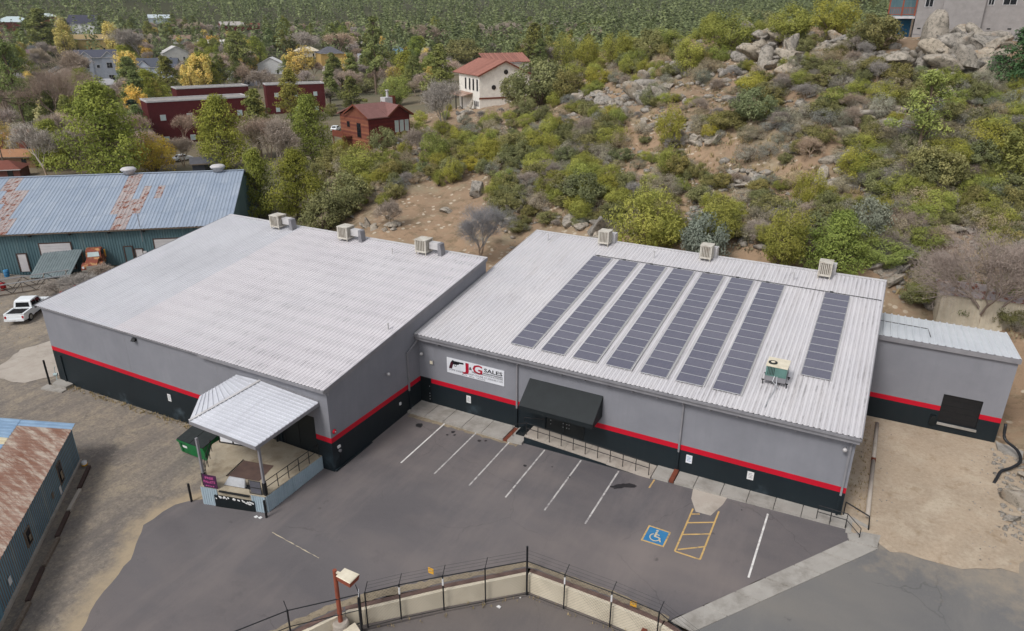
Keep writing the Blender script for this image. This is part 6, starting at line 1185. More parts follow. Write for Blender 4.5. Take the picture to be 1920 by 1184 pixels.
# low scrub between the bushes: small mounds nobody could count
r3 = np.random.default_rng(77); Cs = []; Os = []; Tn = []
for u, v in scatter_uv(r3, 3000):
    if any(((u-a)/c)**2+((v-b)/d)**2 < .7 for a, b, c, d in CLEAR) and r3.random() > .12: continue
    pos, dist = hit(u, v)
    if dist > 200 or dist < 58: continue
    r = r3.uniform(.25, .7); k = 16; d = r3.normal(size=(k, 3)); d /= np.linalg.norm(d, axis=1)[:, None]; d[:, 2] = np.abs(d[:, 2]); Cs.append(pos+d*r*np.array([1.2, 1.2, .75])*r3.uniform(.4, 1, (k, 1))); Os.append(d); Tn.append(np.clip(r3.uniform(0, 1)+r3.normal(0, .12, k), 0, 1))
Cs = np.concatenate(Cs); V_, F_ = leaves(Cs, .13, r3, np.concatenate(Os), .45, .5, .2)
ls = link("low_scrub", np_mesh("low_scrub", V_, F_, "leaf", np.concatenate(Tn))); ls.color = (.215, .195, .130, 1); tag(ls, "low grey-olive scrub covering the slope between the bushes", "scrub", kind="stuff")
# ================================================================== teal warehouse beyond the yard
tt = Vector((.78, .626)).normalized(); tn = Vector((tt.y, -tt.x)); E0 = Vector((-64.8, 6.5)); TZ0, TZE, TZR, TRUN, TS0, TS1 = -2.2, 3.3, 7.5, 14.5, -17.0, 24.8
TW = thing("teal_warehouse", (-62, 10, -1.8), "long teal metal warehouse with blue-grey roof and rusty roof sheets", "building")
def tp_(s, w, z): q = E0+tt*s+tn*w; return (q.x, q.y, z)
def tbox(m, s0, s1, w0, w1, z0, z1): return m.hexa([tp_(s0, w0, z0), tp_(s1, w0, z0), tp_(s1, w1, z0), tp_(s0, w1, z0)], [tp_(s0, w0, z1), tp_(s1, w0, z1), tp_(s1, w1, z1), tp_(s0, w1, z1)])
def eave_s(u):   # metres along the eave for a survey column
    best = min(((abs(proj(tp_(s, 0, TZE))[0]-u), s) for s in np.arange(-20, 26, .05))); return best[1]
nS = 26
for k in range(nS):
    s0, s1 = TS0+(TS1-TS0)*k/nS, TS0+(TS1-TS0)*(k+1)/nS; a, b = tp_(s0, -.35, 0), tp_(s1, -.35, 0); part("siding_sheet", corrugated(MB(), a[:2], b[:2], TZ0, TZE, .32, .05, 0), "teal_siding", TW, True)
part("wall_core", tbox(MB(), TS0, TS1, -.6, -.40, TZ0, TZE), "wood_grey", TW, True)
part("end_wall", MB().add([tp_(TS1, -.4, TZ0), tp_(TS1, -29, TZ0), tp_(TS1, -29, TZE), tp_(TS1, -TRUN, TZR-.1), tp_(TS1, -.4, TZE), tp_(TS1-.2, -.4, TZ0), tp_(TS1-.2, -29, TZ0), tp_(TS1-.2, -29, TZE), tp_(TS1-.2, -TRUN, TZR-.1), tp_(TS1-.2, -.4, TZE)], [(0, 1, 2, 3, 4), (9, 8, 7, 6, 5), (0, 5, 6, 1), (1, 6, 7, 2), (2, 7, 8, 3), (3, 8, 9, 4), (4, 9, 5, 0)]), "teal_siding", TW, True)
rows = 4; nc = 46; sl_ = (TZR-TZE)/TRUN
rusty = {}
for k in range(nc):
    s = TS0+(TS1+.3-TS0)*(k+.5)/nc
    for r in range(rows):
        u, v = proj(tp_(s, -TRUN*(r+.5)/rows, TZE+(TZR-TZE)*(r+.5)/rows))
        shift = (v-430)*-.28; uu = u-shift
        if 208 < uu < 240 or (246 <= uu < 257 and r != 0 and r != 3) or (278 < uu < 290 and r in (1, 2)) or (-8 < uu < 16) or (20 < uu < 34 and r in (2,)): rusty[(k, r)] = r < 4 and not (r == 3 and uu > 262)
w = (TS1+.3-TS0)/nc
for k in range(nc):
    for r in range(rows):
        wa, wb = (.25 if r == 0 else -TRUN*r/rows+.12), -TRUN*(r+1)/rows; s0 = TS0+k*w; pr = [(0, 0), (.2, 0), (.3, .04), (.42, .04), (.52, 0), (.75, 0), (.82, .04), (.94, .04), (1, 0)]; q = len(pr); dz = .03*((r) % 2)+.004*(k % 3)
        top = [tp_(s0+a*w, ww, TZE+.05+dz+h+sl_*(-ww)) for ww in (wa, wb) for a, h in pr]; bot = [(x, y, z-.02) for x, y, z in top]
        fs = [(i, i+1, q+i+1, q+i) for i in range(q-1)]+[(2*q+i+1, 2*q+i, 3*q+i, 3*q+i+1) for i in range(q-1)]+[(i+1, i, 2*q+i, 2*q+i+1) for i in range(q-1)]
        part("roof_sheet", MB().add(top+bot, fs), "galv_rust" if rusty.get((k, r)) else ("galv_pale" if (k*7+r*3) % 11 < 3 else "galv_blue"), TW, True)
part("roof_back_slope", MB().hexa([tp_(TS0, -TRUN-.05, TZR-.05), tp_(TS1+.3, -TRUN-.05, TZR-.05), tp_(TS1+.3, -29.3, TZE), tp_(TS0, -29.3, TZE)], [tp_(TS0, -TRUN-.05, TZR+.03), tp_(TS1+.3, -TRUN-.05, TZR+.03), tp_(TS1+.3, -29.3, TZE+.08), tp_(TS0, -29.3, TZE+.08)]), "galv_blue", TW, True)
part("ridge_cap", tbox(MB(), TS0, TS1+.3, -TRUN-.25, -TRUN+.25, TZR+.11, TZR+.17), "galv_pale", TW, True)
part("fascia", tbox(MB(), TS0, TS1, .12, .2, TZE-.22, TZE-.0), "wood_grey", TW, True)
for u in (243, 410):
    s = min(((abs(proj(tp_(s, -TRUN, TZR))[0]-u), s) for s in np.arange(-20, 26, .1)))[1]; x, y, z = tp_(s, -TRUN, TZR)
    vt = part("ridge_vent", MB().lathe([(.75, z+.1), (.75, z+.45), (.95, z+.5), (.95, z+.62)], 18, (x, y)), "trim_white", TW, True, True); part("vent_cap", MB().lathe([(1.05, z+.64), (1.05, z+.78), (.8, z+.98), (.25, z+1.05)], 18, (x, y)), "trim_white", vt, True, True)
def tdoor(ua, ub, h, mat, nm, panels=0):
    sa, sb = eave_s(ua), eave_s(ub); zb = -1.75; o = part(nm, tbox(MB(), sa, sb, -.32, -.24, zb, zb+h), mat, TW, True)
    part("door_frame", tbox(tbox(tbox(MB(), sa-.14, sa-.002, -.33, -.2, zb, zb+h+.12), sb+.002, sb+.14, -.33, -.2, zb, zb+h+.12), sa, sb, -.33, -.2, zb+h+.003, zb+h+.12), "wood_dark", o, True)
    for k in range(panels): part("door_panel", tbox(MB(), sa+.02, sb-.02, -.238, -.20, zb+k*h/panels+.03, zb+(k+1)*h/panels-.03), mat, o, True)
tdoor(66, 124, 3.5, "door_white", "overhead_door", 10); tdoor(19, 35, 2.3, "door_white", "side_door"); tdoor(283, 345, 3.4, "door_white", "overhead_door", 9); tdoor(244, 257, 2.2, "door_white", "side_door"); tdoor(224, 238, 2.6, "teal_siding", "side_door")
for u in (54, 129, 202, 268): x, y, z = tp_(eave_s(u), 0, TZE); part("eave_light", MB().box(x-.15, x+.15, y-.15, y+.15, z-.5, z-.25), "black_metal", TW, True)
s = eave_s(262); part("service_mast", MB().tube([tp_(s, -.1, 1.5), tp_(s, -.1, TZE+1.9)], .05, 6), "trim_grey", TW, True); part("meter", tbox(MB(), s-.2, s+.2, -.2, 0, -.4, .2), "trim_white", TW, True)

# ================================================================== wheels and vehicles
def wheel(root, x, y, r, w, nm="wheel"):
    t = part(nm, MB().tube([(x, y-w/2, r), (x, y+w/2, r)], r, 18), "rubber", root); sg = 1 if y > 0 else -1
    part("rim", MB().tube([(x, y+sg*(w/2+.003), r), (x, y+sg*(w/2+.02), r)], r*.6, 14), "chrome", t)
def prof(m, pts, y0, y1, taper=0):
    """side profile (x,z) swept across y"""
    n = len(pts); return m.add([(x, y0+taper*(z > 1.1), z) for x, z in pts]+[(x, y1-taper*(z > 1.1), z) for x, z in pts], [tuple(range(n)), tuple(range(n, 2*n))[::-1]]+[(i, n+i, n+(i+1) % n, (i+1) % n) for i in range(n)])
p = np.array([-49.3, -2.3]); PT = thing("pickup_truck", (p[0], p[1], gz(*p)), "white crew-cab pickup truck parked beside the scrap frames, seen from behind", "pickup truck", rz=math.atan2(.82, -.57))
part("body", prof(MB(), [(-2.9, .48), (-2.9, .98), (-2.86, 1.06), (-1.0, 1.08), (1.35, 1.10), (2.65, 1.02), (2.9, .85), (2.92, .5), (2.4, .42), (-2.4, .42)], -.98, .98), "truck_white", PT)
cb = part("cab", prof(MB(), [(-1.0, 1.085), (-.85, 1.82), (-.55, 1.9), (.55, 1.9), (.85, 1.84), (1.5, 1.11)], -.93, .93, .14), "truck_white", PT)
part("rear_window", MB().hexa([(-.985, -.68, 1.25), (-.985, .68, 1.25), (-.96, .68, 1.25), (-.96, -.68, 1.25)], [(-.905, -.62, 1.72), (-.905, .62, 1.72), (-.88, .62, 1.72), (-.88, -.62, 1.72)]), "window_dark", cb); part("windshield", MB().hexa([(1.40, -.7, 1.18), (1.44, -.7, 1.18), (1.44, .7, 1.18), (1.40, .7, 1.18)], [(.90, -.62, 1.79), (.93, -.62, 1.79), (.93, .62, 1.79), (.90, .62, 1.79)]), "window_dark", cb)
for sg in (-1, 1):
    for xa, xb in ((-.78, -.02), (.06, .98)): part("side_window", MB().hexa([(xa, sg*.925, 1.22), (xb, sg*.925, 1.22), (xb, sg*.94, 1.22), (xa, sg*.94, 1.22)], [(xa+.04, sg*.80, 1.76), (min(xb, .72), sg*.80, 1.76), (min(xb, .72), sg*.815, 1.76), (xa+.04, sg*.815, 1.76)]), "window_dark", cb)
    part("tail_light", MB().box(-2.915, -2.89, sg*.84-.09, sg*.84+.09, .7, .98), "tail_red", PT); part("mirror", MB().box(.95, 1.1, sg*1.12-.08, sg*1.12+.08, 1.15, 1.38), "truck_white", PT)
    for x in (-1.75, 1.9): wheel(PT, x, sg*.88, .4, .27)
part("bed_liner", MB().box(-2.8, -1.08, -.82, .82, 1.06, 1.10), "rubber", PT); part("bumper", MB().box(-3.06, -2.92, -.95, .95, .45, .68), "truck_white", PT); part("licence_plate", MB().box(-3.07, -3.062, -.17, .17, .52, .64), "paper_white", PT); part("running_board", MB().box(-.9, 1.2, -1.05, -.985, .38, .45).box(-.9, 1.2, .985, 1.05, .38, .45), "rubber", PT)
for yy_ in (-.9, .9): part("bed_rail", MB().box(-2.86, -1.05, yy_-.09, yy_+.09, 1.085, 1.2), "truck_white", PT)
part("tailgate", MB().box(-2.88, -2.8, -.8, .8, 1.07, 1.2), "truck_white", PT)
p, _ = hit(184, 506); OT = thing("old_truck", (p[0], p[1], p[2]), "rusted orange-red antique truck parked against the teal warehouse", "truck", rz=math.atan2(CC[1]-p[1], CC[0]-p[0])-.25)
part("hood", prof(MB(), [(.6, .7), (.6, 1.62), (1.6, 1.52), (2.2, 1.35), (2.35, 1.1), (2.35, .7)], -.62, .62), "truck_rust", OT); cb = part("cab", prof(MB(), [(-.9, .7), (-.95, 1.6), (-.8, 2.3), (-.5, 2.45), (.1, 2.42), (.42, 2.2), (.6, 1.6), (.6, .7)], -.85, .85, .10), "truck_rust", OT)
part("windshield", MB().hexa([(.61, -.6, 1.66), (.64, -.6, 1.66), (.64, .6, 1.66), (.61, .6, 1.66)], [(.45, -.55, 2.15), (.48, -.55, 2.15), (.48, .55, 2.15), (.45, .55, 2.15)]), "window_pale", cb)
for sg in (-1, 1):
    part("fender", prof(MB(), [(.75, .6), (.9, 1.05), (1.3, 1.25), (1.9, 1.2), (2.3, .95), (2.4, .65)], sg*.64, sg*1.02), "truck_rust", OT); part("headlight", MB().tube([(2.36, sg*.8, .98), (2.43, sg*.8, .98)], .13, 12), "paper_white", OT); part("side_window", MB().box(-.6, .2, sg*.78-.02, sg*.78+.02, 1.7, 2.2), "window_dark", cb)
    for x in (-2.6, 1.6): wheel(OT, x, sg*.85, .45, .25)
part("flatbed", MB().box(-4.0, -1.0, -1.05, 1.05, 1.0, 1.12), "truck_rust", OT); part("stake_side", MB().box(-4.0, -1.0, .98, 1.05, 1.12, 1.7).box(-1.1, -1.0, -1.0, 1.0, 1.12, 2.0), "tape_yellow", OT); part("bumper", MB().box(2.42, 2.52, -.98, .98, .55, .72), "chrome", OT); part("grille", MB().box(2.36, 2.40, -.5, .5, .75, 1.1), "chrome", OT)
OT.scale = (1.12, 1.12, 1.12); TR = thing("red_tractor", (-48.3, 2.0, gz(-48.3, 2.0)), "red old tractor half hidden behind the warehouse's left corner", "tractor", rz=2.2)
part("hood", prof(MB(), [(0, .8), (0, 1.5), (1.7, 1.45), (1.8, .9)], -.35, .35), "tractor_red", TR); part("seat", MB().box(-1.1, -.6, -.3, .3, 1.2, 1.3).box(-1.15, -1.05, -.3, .3, 1.3, 1.7), "rubber", TR); part("axle_housing", MB().box(-1.2, .1, -.5, .5, .6, 1.1), "tractor_red", TR); part("steering_column", MB().tube([(-.1, 0, 1.4), (-.5, 0, 1.75)], .04, 6), "black_metal", TR)
for sg in (-1, 1): wheel(TR, -.9, sg*.8, .7, .35); wheel(TR, 1.4, sg*.6, .4, .22); part("fender", MB().box(-1.5, -.3, sg*.8-.2, sg*.8+.2, 1.42, 1.47), "tractor_red", TR)
# scrap in the yard
p, _ = hit(52, 545); R_ = thing("steel_truss_frame", (p[0], p[1], p[2]), "long grey steel truss frame lying in the yard behind the pickup", "scrap frame", rz=1.05); m = []
for y in (-1.1, 1.1):
    for z in (.15, 1.35): part("chord", MB().bar((-5, y, z), (4.5, y, z), .1, .1), "galv_bit" if z > 1 else "wood_grey", R_)
    for k in range(8): part("web", MB().bar((-5+k*1.19, y, .15 if k % 2 else 1.35), (-5+(k+1)*1.19, y, 1.35 if k % 2 else .15), .06, .06), "black_metal", R_)
for k in range(5): part("crosspiece", MB().bar((-5+k*2.3, -1.1, 1.35), (-5+k*2.3, 1.1, 1.35), .07, .07), "wood_grey", R_); part("upright", MB().bar((-5+k*2.3, -1.1, .15), (-5+k*2.3, -1.1, 1.35), .06, .06), "wood_grey", R_)
p, _ = hit(110, 515); R_ = thing("metal_lean_to", (p[0], p[1], p[2]), "tilted sheet of grey corrugated roofing resting before the white overhead door", "roof sheet", rz=.55)
for k in range(5): part("roof_sheet", sheet(.95, 4.4, .5, 3), "lean_metal", R_).location = (-2.4+k*.95, -2.0, .25)
for x, y, z in ((-2.2, -1.8, .3), (2.2, -1.8, .3), (-2.2, 2.2, 2.3), (2.2, 2.2, 2.3)): part("prop", MB().box(x-.06, x+.06, y-.06, y+.06, -.1, z), "wood_grey", R_)
for (u, v), nm, c, l in (((8, 545), "scrap_drum", "tail_red", "dull red scrap drum at the left picture edge"), ((14, 520), "scrap_drum", "ada_blue", "blue drum among the scrap at the left edge"), ((195, 512), "scrap_drum", "tractor_red", "red drum in the brush below the antique truck"), ((205, 495), "scrap_drum", "tape_yellow", "yellow drum right of the antique truck")):
    p, _ = hit(u, v); o = thing(nm, tuple(p), l, "drum"); part("barrel", MB().lathe([(.29, 0), (.3, .02), (.3, .88), (.27, .9)], 14), c, o, False, True); part("hoop", MB().lathe([(.315, .3), (.315, .33)], 14), "black_metal", o); part("hoop", MB().lathe([(.315, .6), (.315, .63)], 14), "black_metal", o)
p, _ = hit(6, 505); o = thing("lean_shed", tuple(p), "small shed with pale tin roof at the left edge before the teal warehouse", "shed", rz=.7); part("wall", MB().box(-1.6, 1.6, -1.4, 1.4, 0, 2.2), "wood_grey", o); part("roof", MB().hexa([(-1.9, -1.8, 2.0), (1.9, -1.8, 2.0), (1.9, 1.7, 2.7), (-1.9, 1.7, 2.7)], [(-1.9, -1.8, 2.08), (1.9, -1.8, 2.08), (1.9, 1.7, 2.78), (-1.9, 1.7, 2.78)]), "shed_cream", o); part("door", MB().box(-.5, .4, -1.45, -1.403, 0, 1.9), "window_pale", o)

# ================================================================== houses
def facing(p, off=0.0):
    d = np.array([CC[0]-p[0], CC[1]-p[1]]); d /= np.linalg.norm(d); return math.atan2(d[0], -d[1])+off
def colr(o, c): o.color = (*c, 1); return o
def window(root, x, z, w, h, y, wallmat="trim_white", pane="window_dark", bars=True, axis='y', deep=.06):
    """framed window on the face y=const (or x=const) pointing outward"""
    def bx(a, b, d0, d1, z0, z1):
        return MB().box(a, b, y-d1, y-d0, z0, z1) if axis == 'y' else MB().box(y-d1, y-d0, a, b, z0, z1)
    f = part("window", bx(x-w/2-.1, x+w/2+.1, -.02, deep, z-.1, z+h+.1), wallmat, root); part("pane", bx(x-w/2, x+w/2, deep+.003, deep+.02, z, z+h), pane, f)
    if bars: part("glazing_bar", bx(x-.03, x+.03, deep+.021, deep+.035, z, z+h), wallmat, f); part("glazing_bar", bx(x-w/2, x-.035, deep+.021, deep+.035, z+h/2-.03, z+h/2+.03), wallmat, f)
    return f
def house(u, v, wp, hp, label, wc, rc, roof="gable_x", off=0.0, depth=.8, rise=.3, wins=3, floors=1, name="house", trim="trim_white", cat="house", door=True, ov=.4, gables=0, pane="window_dark"):
    p, dist = hit(u, v); k = math.dist(p, CC)/CF; w = wp*k; ht = hp*k; rs_ = w*rise if roof != "flat" else .5; rs_ = min(rs_, ht*.5); hw = max(2.3, ht-rs_); d = w*depth
    o = thing(name, (p[0], p[1], p[2]-.3), label, cat, rz=facing(p, off)); W2, D2 = w/2, d/2
    wl = MB().box(-W2, W2, -D2, D2, -1.5, hw)
    if roof == "gable_x":
        for sx in (-W2, W2-.15): wl.add([(sx, -D2, hw), (sx, D2, hw), (sx, 0, hw+rs_), (sx+.15, -D2, hw), (sx+.15, D2, hw), (sx+.15, 0, hw+rs_)], [(0, 2, 1), (3, 4, 5), (0, 3, 5, 2), (1, 2, 5, 4)])
    if roof == "gable_y":
        for sy in (-D2, D2-.15): wl.add([(-W2, sy, hw), (W2, sy, hw), (0, sy, hw+rs_), (-W2, sy+.15, hw), (W2, sy+.15, hw), (0, sy+.15, hw+rs_)], [(0, 1, 2), (3, 5, 4), (0, 2, 5, 3), (1, 4, 5, 2)])
    colr(part("wall", wl, "siding", o), wc)
    t = .16; e = ov
    def slope(a, b, c, d_): 
        m = MB(); m.hexa([a, b, c, d_], [tuple(np.add(q, (0, 0, t))) for q in (a, b, c, d_)]); return colr(part("roof_slope", m, "shingle", o), rc)
    if roof == "gable_x":
        g = rs_/D2; lo = hw-g*e
        slope((-W2-e, -D2-e, lo), (W2+e, -D2-e, lo), (W2+e, 0, hw+rs_), (-W2-e, 0, hw+rs_)); slope((W2+e, D2+e, lo), (-W2-e, D2+e, lo), (-W2-e, .002, hw+rs_), (W2+e, .002, hw+rs_))
        part("fascia", MB().box(-W2-e, W2+e, -D2-e-.06, -D2-e-.003, lo-.08, lo+t), trim, o)
    elif roof == "gable_y":
        g = rs_/W2; lo = hw-g*e
        slope((-W2-e, D2+e, lo), (-W2-e, -D2-e, lo), (0, -D2-e, hw+rs_), (0, D2+e, hw+rs_)); slope((W2+e, -D2-e, lo), (W2+e, D2+e, lo), (.002, D2+e, hw+rs_), (.002, -D2-e, hw+rs_))
        for sg in (-1, 1): part("barge_board", MB().bar((sg*(W2+e), -D2-e-.03, lo+.05), (sg*.02, -D2-e-.03, hw+rs_+.05), .05, .28), trim, o)
    elif roof == "hip":
        lo = hw-.1; r = max(.2, W2-D2*.9)
        m = MB().add([(-W2-e, -D2-e, lo), (W2+e, -D2-e, lo), (W2+e, D2+e, lo), (-W2-e, D2+e, lo), (-r, 0, hw+rs_), (r, 0, hw+rs_)], [(0, 1, 5, 4), (1, 2, 5), (2, 3, 4, 5), (3, 0, 4), (3, 2, 1, 0)]); colr(part("roof", m, "shingle", o), rc); part("fascia", MB().box(-W2-e, W2+e, -D2-e-.05, -D2-e-.003, lo-.15, lo), trim, o)
    else:
        colr(part("roof", MB().box(-W2+.25, W2-.25, -D2+.25, D2-.25, hw, hw+.12), "shingle", o), rc)
        for a, b, c, d_ in ((-W2-.08, W2+.08, -D2-.08, -D2+.2), (-W2-.08, W2+.08, D2-.2, D2+.08), (-W2-.08, -W2+.2, -D2+.203, D2-.203), (W2-.2, W2+.08, -D2+.203, D2-.203)): part("parapet", MB().box(a, b, c, d_, hw+.003, hw+.4), trim, o)
    for k2 in range(gables):   # small cross gables on the front
        gx = -W2*.55+k2*W2*1.1; gw = w*.16; m = MB().add([(gx-gw, -D2-.25, -.5), (gx+gw, -D2-.25, -.5), (gx+gw, -D2-.25, hw), (gx, -D2-.25, hw+gw*.9), (gx-gw, -D2-.25, hw), (gx-gw, -D2+.1, -.5), (gx+gw, -D2+.1, -.5), (gx+gw, 0, hw), (gx, 0, hw+gw*.9), (gx-gw, 0, hw)], [(0, 1, 2, 3, 4), (1, 6, 7, 2), (5, 0, 4, 9)]); colr(part("gable_front", m, "siding", o), tuple(min(1, c*1.08) for c in wc))
        for sg in (-1, 1): m = MB().hexa([(gx+sg*(gw+.3), -D2-.55, hw-.25), (gx, -D2-.55, hw+gw*.9+.03), (gx, 0, hw+gw*.9+.03), (gx+sg*(gw+.3), 0, hw-.25)], [(gx+sg*(gw+.3), -D2-.55, hw-.1), (gx, -D2-.55, hw+gw*.9+.18), (gx, 0, hw+gw*.9+.18), (gx+sg*(gw+.3), 0, hw-.1)]); colr(part("gable_roof", m, "shingle", o), rc); part("barge_board", MB().bar((gx+sg*(gw+.3), -D2-.58, hw-.17), (gx+sg*.02, -D2-.58, hw+gw*.9+.1), .05, .25), trim, o)
        for fl2 in range(floors): window(o, gx, .9+fl2*hw/floors, gw*.8, hw/floors*.42, -D2-.25, trim, pane)
    for fl2 in range(floors):
        for k2 in range(wins):
            x = -W2+w*(k2+.5)/wins
            if gables and min(abs(x+W2*.55), abs(x-W2*.55)) < w*.17: continue
            if door and fl2 == 0 and k2 == wins//2 and not gables: part("door", MB().box(x-.5, x+.5, -D2-.06, -D2-.003, .3, 2.4), "window_dark", o); continue
            window(o, x, 1.0+fl2*hw/floors, min(1.2, w/wins*.45), min(1.3, hw/floors*.42), -D2, trim, pane, bars=wp > 60)
    return o, W2, D2, hw
RED = L((86, 34, 36)); 
o, W2, D2, hw = house(380, 262, 158, 70, "nearest dark red flat-roofed apartment block with pale corner", RED, L((150, 146, 142)), "flat", rad(12), .35, wins=4, floors=2, name="apartment_block", cat="building", pane="window_pale", door=False); part("corner_panel", MB().box(W2+.003, W2+.06, -D2+.1, D2-.1, -1, hw), "concrete_cream", o)
house(402, 216, 112, 48, "dark red flat-roofed apartment block standing behind the nearest one", RED, L((150, 146, 142)), "flat", rad(12), .35, wins=4, floors=2, name="apartment_block", cat="building", pane="window_pale", door=False)
house(556, 210, 96, 50, "dark red flat-roofed block farther right behind pines", RED, L((150, 146, 142)), "flat", rad(8), .35, wins=3, floors=2, name="apartment_block", cat="building", pane="window_pale", door=False)
house(190, 152, 56, 46, "grey two-storey house with two front gables", L((150, 156, 168)), L((84, 86, 98)), "gable_x", 0, .7, .18, 3, 2, gables=2)
house(206, 181, 38, 27, "little white cottage below the two-gabled house", L((200, 200, 200)), L((168, 168, 172)), "hip", rad(10), .8, .2, 3)
house(300, 146, 62, 30, "pale blue-grey house with dark roof among yellow trees", L((176, 184, 196)), L((84, 88, 98)), "gable_x", rad(-14), .6, .2, 3, gables=1)
house(330, 114, 40, 22, "white gabled house behind bare trees in the left town", L((206, 204, 200)), L((200, 198, 196)), "gable_y", rad(10), .8, .25, 2)
house(512, 138, 42, 26, "white bungalow with steep white roof in the middle town", L((190, 190, 190)), L((206, 206, 206)), "gable_y", rad(-8), .8, .25, 2)
house(620, 122, 40, 30, "yellow house with dark hipped roof", L((180, 150, 92)), L((98, 98, 104)), "hip", rad(15), .9, .25, 2)
house(576, 106, 42, 16, "low tan-roofed house left of the yellow house", L((196, 186, 168)), L((200, 190, 170)), "hip", 0, .7, .15, 2)
house(632, 142, 44, 22, "pinkish-grey roofed house below the yellow house", L((190, 180, 172)), L((150, 138, 132)), "hip", rad(10), .8, .2, 2)
house(482, 160, 42, 22, "small grey gabled house right of the tall dark pine", L((140, 140, 148)), L((122, 124, 132)), "gable_x", rad(-10), .7, .2, 2)
house(55, 284, 62, 34, "brown-roofed house with white skylights behind the teal warehouse", L((120, 70, 58)), L((150, 110, 84)), "gable_x", rad(-28), .9, .12, 2, trim="wood_grey")
house(42, 312, 60, 26, "low brown-roofed house in front of the skylight house", L((126, 96, 76)), L((156, 116, 88)), "gable_x", rad(-28), .7, .12, 2, trim="wood_grey")
house(14, 334, 50, 28, "red-roofed building at the left picture edge", L((104, 66, 58)), L((122, 76, 66)), "hip", rad(-20), .8, .2, 2)
house(390, 322, 46, 26, "small dark shed roof rising behind the teal warehouse", L((70, 72, 80)), L((92, 92, 98)), "gable_x", 0, .7, .15, 1, trim="wood_grey")
house(214, 204, 46, 24, "low brown house above the big round pine", L((128, 84, 72)), L((146, 108, 90)), "gable_x", rad(-15), .7, .12, 2, trim="wood_grey")
house(172, 96, 52, 24, "long yellow house in the left town", L((190, 166, 112)), L((160, 140, 104)), "gable_x", 0, .6, .12, 3)
house(30, 56, 52, 18, "red-walled house with wide pale metal roof far left", L((124, 70, 62)), L((190, 204, 206)), "hip", 0, .8, .14, 2)
house(92, 42, 26, 12, "small house with pale roof right of the wide pale roof", L((140, 90, 76)), L((196, 206, 206)), "hip", 0, .8, .16, 2)
house(163, 66, 40, 28, "dark-roofed white house among pines far left", L((206, 206, 206)), L((70, 70, 82)), "gable_x", rad(-25), .7, .3, 2)
house(747, 102, 18, 14, "tiny light blue gabled house beyond the pines", L((150, 190, 216)), L((160, 186, 206)), "gable_y", 0, .8, .3, 1)
house(780, 108, 44, 8, "long low white roof right of the light blue house", L((200, 204, 208)), L((204, 206, 210)), "gable_x", 0, .5, .05, 2)
house(435, 58, 36, 14, "dark red house with white roof edge beneath far pines", L((120, 46, 46)), L((176, 170, 166)), "gable_x", rad(10), .6, .15, 2)
house(474, 56, 22, 10, "small dark red house right of its larger neighbour under far pines", L((124, 48, 46)), L((140, 80, 74)), "gable_x", 0, .6, .15, 1)
house(302, 44, 34, 12, "pale blue-white house showing through far pines", L((190, 200, 206)), L((190, 200, 206)), "gable_x", 0, .6, .15, 2)
house(400, 92, 46, 14, "pale low house right of the bare poplars", L((206, 204, 202)), L((210, 206, 200)), "gable_x", rad(12), .6, .12, 2)
house(745, 82, 24, 12, "orange-brown roof peeking between far pines", L((190, 170, 150)), L((172, 118, 84)), "gable_y", 0, .8, .25, 1)
house(1018, 108, 26, 20, "white far house right of the tiled white house", L((206, 204, 204)), L((190, 188, 190)), "gable_y", 0, .8, .25, 2)
house(1075, 62, 30, 12, "pale far house near the hill's left shoulder", L((206, 200, 190)), L((178, 166, 156)), "gable_x", 0, .6, .15, 2)
house(420, 150, 30, 14, "low white carport right of the golden trees", L((206, 206, 204)), L((206, 206, 204)), "gable_x", rad(15), .6, .1, 1)

for u, v, wp, hp, l, wc, rc, rf in ((255, 82, 34, 14, "cream house with grey roof left of the pale green pine", (206, 198, 184), (150, 148, 150), "gable_x"), (345, 82, 30, 13, "white house with brown roof amid far bare trees", (206, 204, 200), (140, 118, 104), "gable_x"), (520, 92, 34, 14, "tan house with pale roof left of the low tan roof", (190, 176, 158), (186, 180, 172), "hip"), (690, 118, 34, 15, "white house with grey roof left of the tall narrow pine", (210, 208, 206), (150, 150, 156), "gable_x"), (808, 128, 34, 16, "cream house with brown roof left of the tiled house", (206, 196, 180), (150, 120, 104), "gable_x"), (665, 92, 30, 12, "pale house behind the yellow house", (206, 202, 198), (176, 172, 170), "gable_x"), (118, 84, 32, 14, "grey house left of the long yellow house", (160, 160, 166), (120, 120, 128), "gable_x"), (60, 118, 40, 18, "purplish-roofed house at the far left", (150, 130, 128), (126, 104, 110), "gable_x"), (1000, 66, 26, 11, "small white house under the far forest", (206, 206, 206), (190, 190, 194), "gable_x"), (905, 78, 26, 11, "small cream house behind the tiled house's trees", (206, 198, 186), (172, 160, 150), "gable_x"), (1110, 56, 26, 10, "brown-roofed house at the hill's far shoulder", (190, 176, 160), (150, 112, 92), "gable_x")):
    house(u, v, wp, hp, l, L(wc), L(rc), rf, rad(RNG.uniform(-25, 25)), .7, .2, 2)

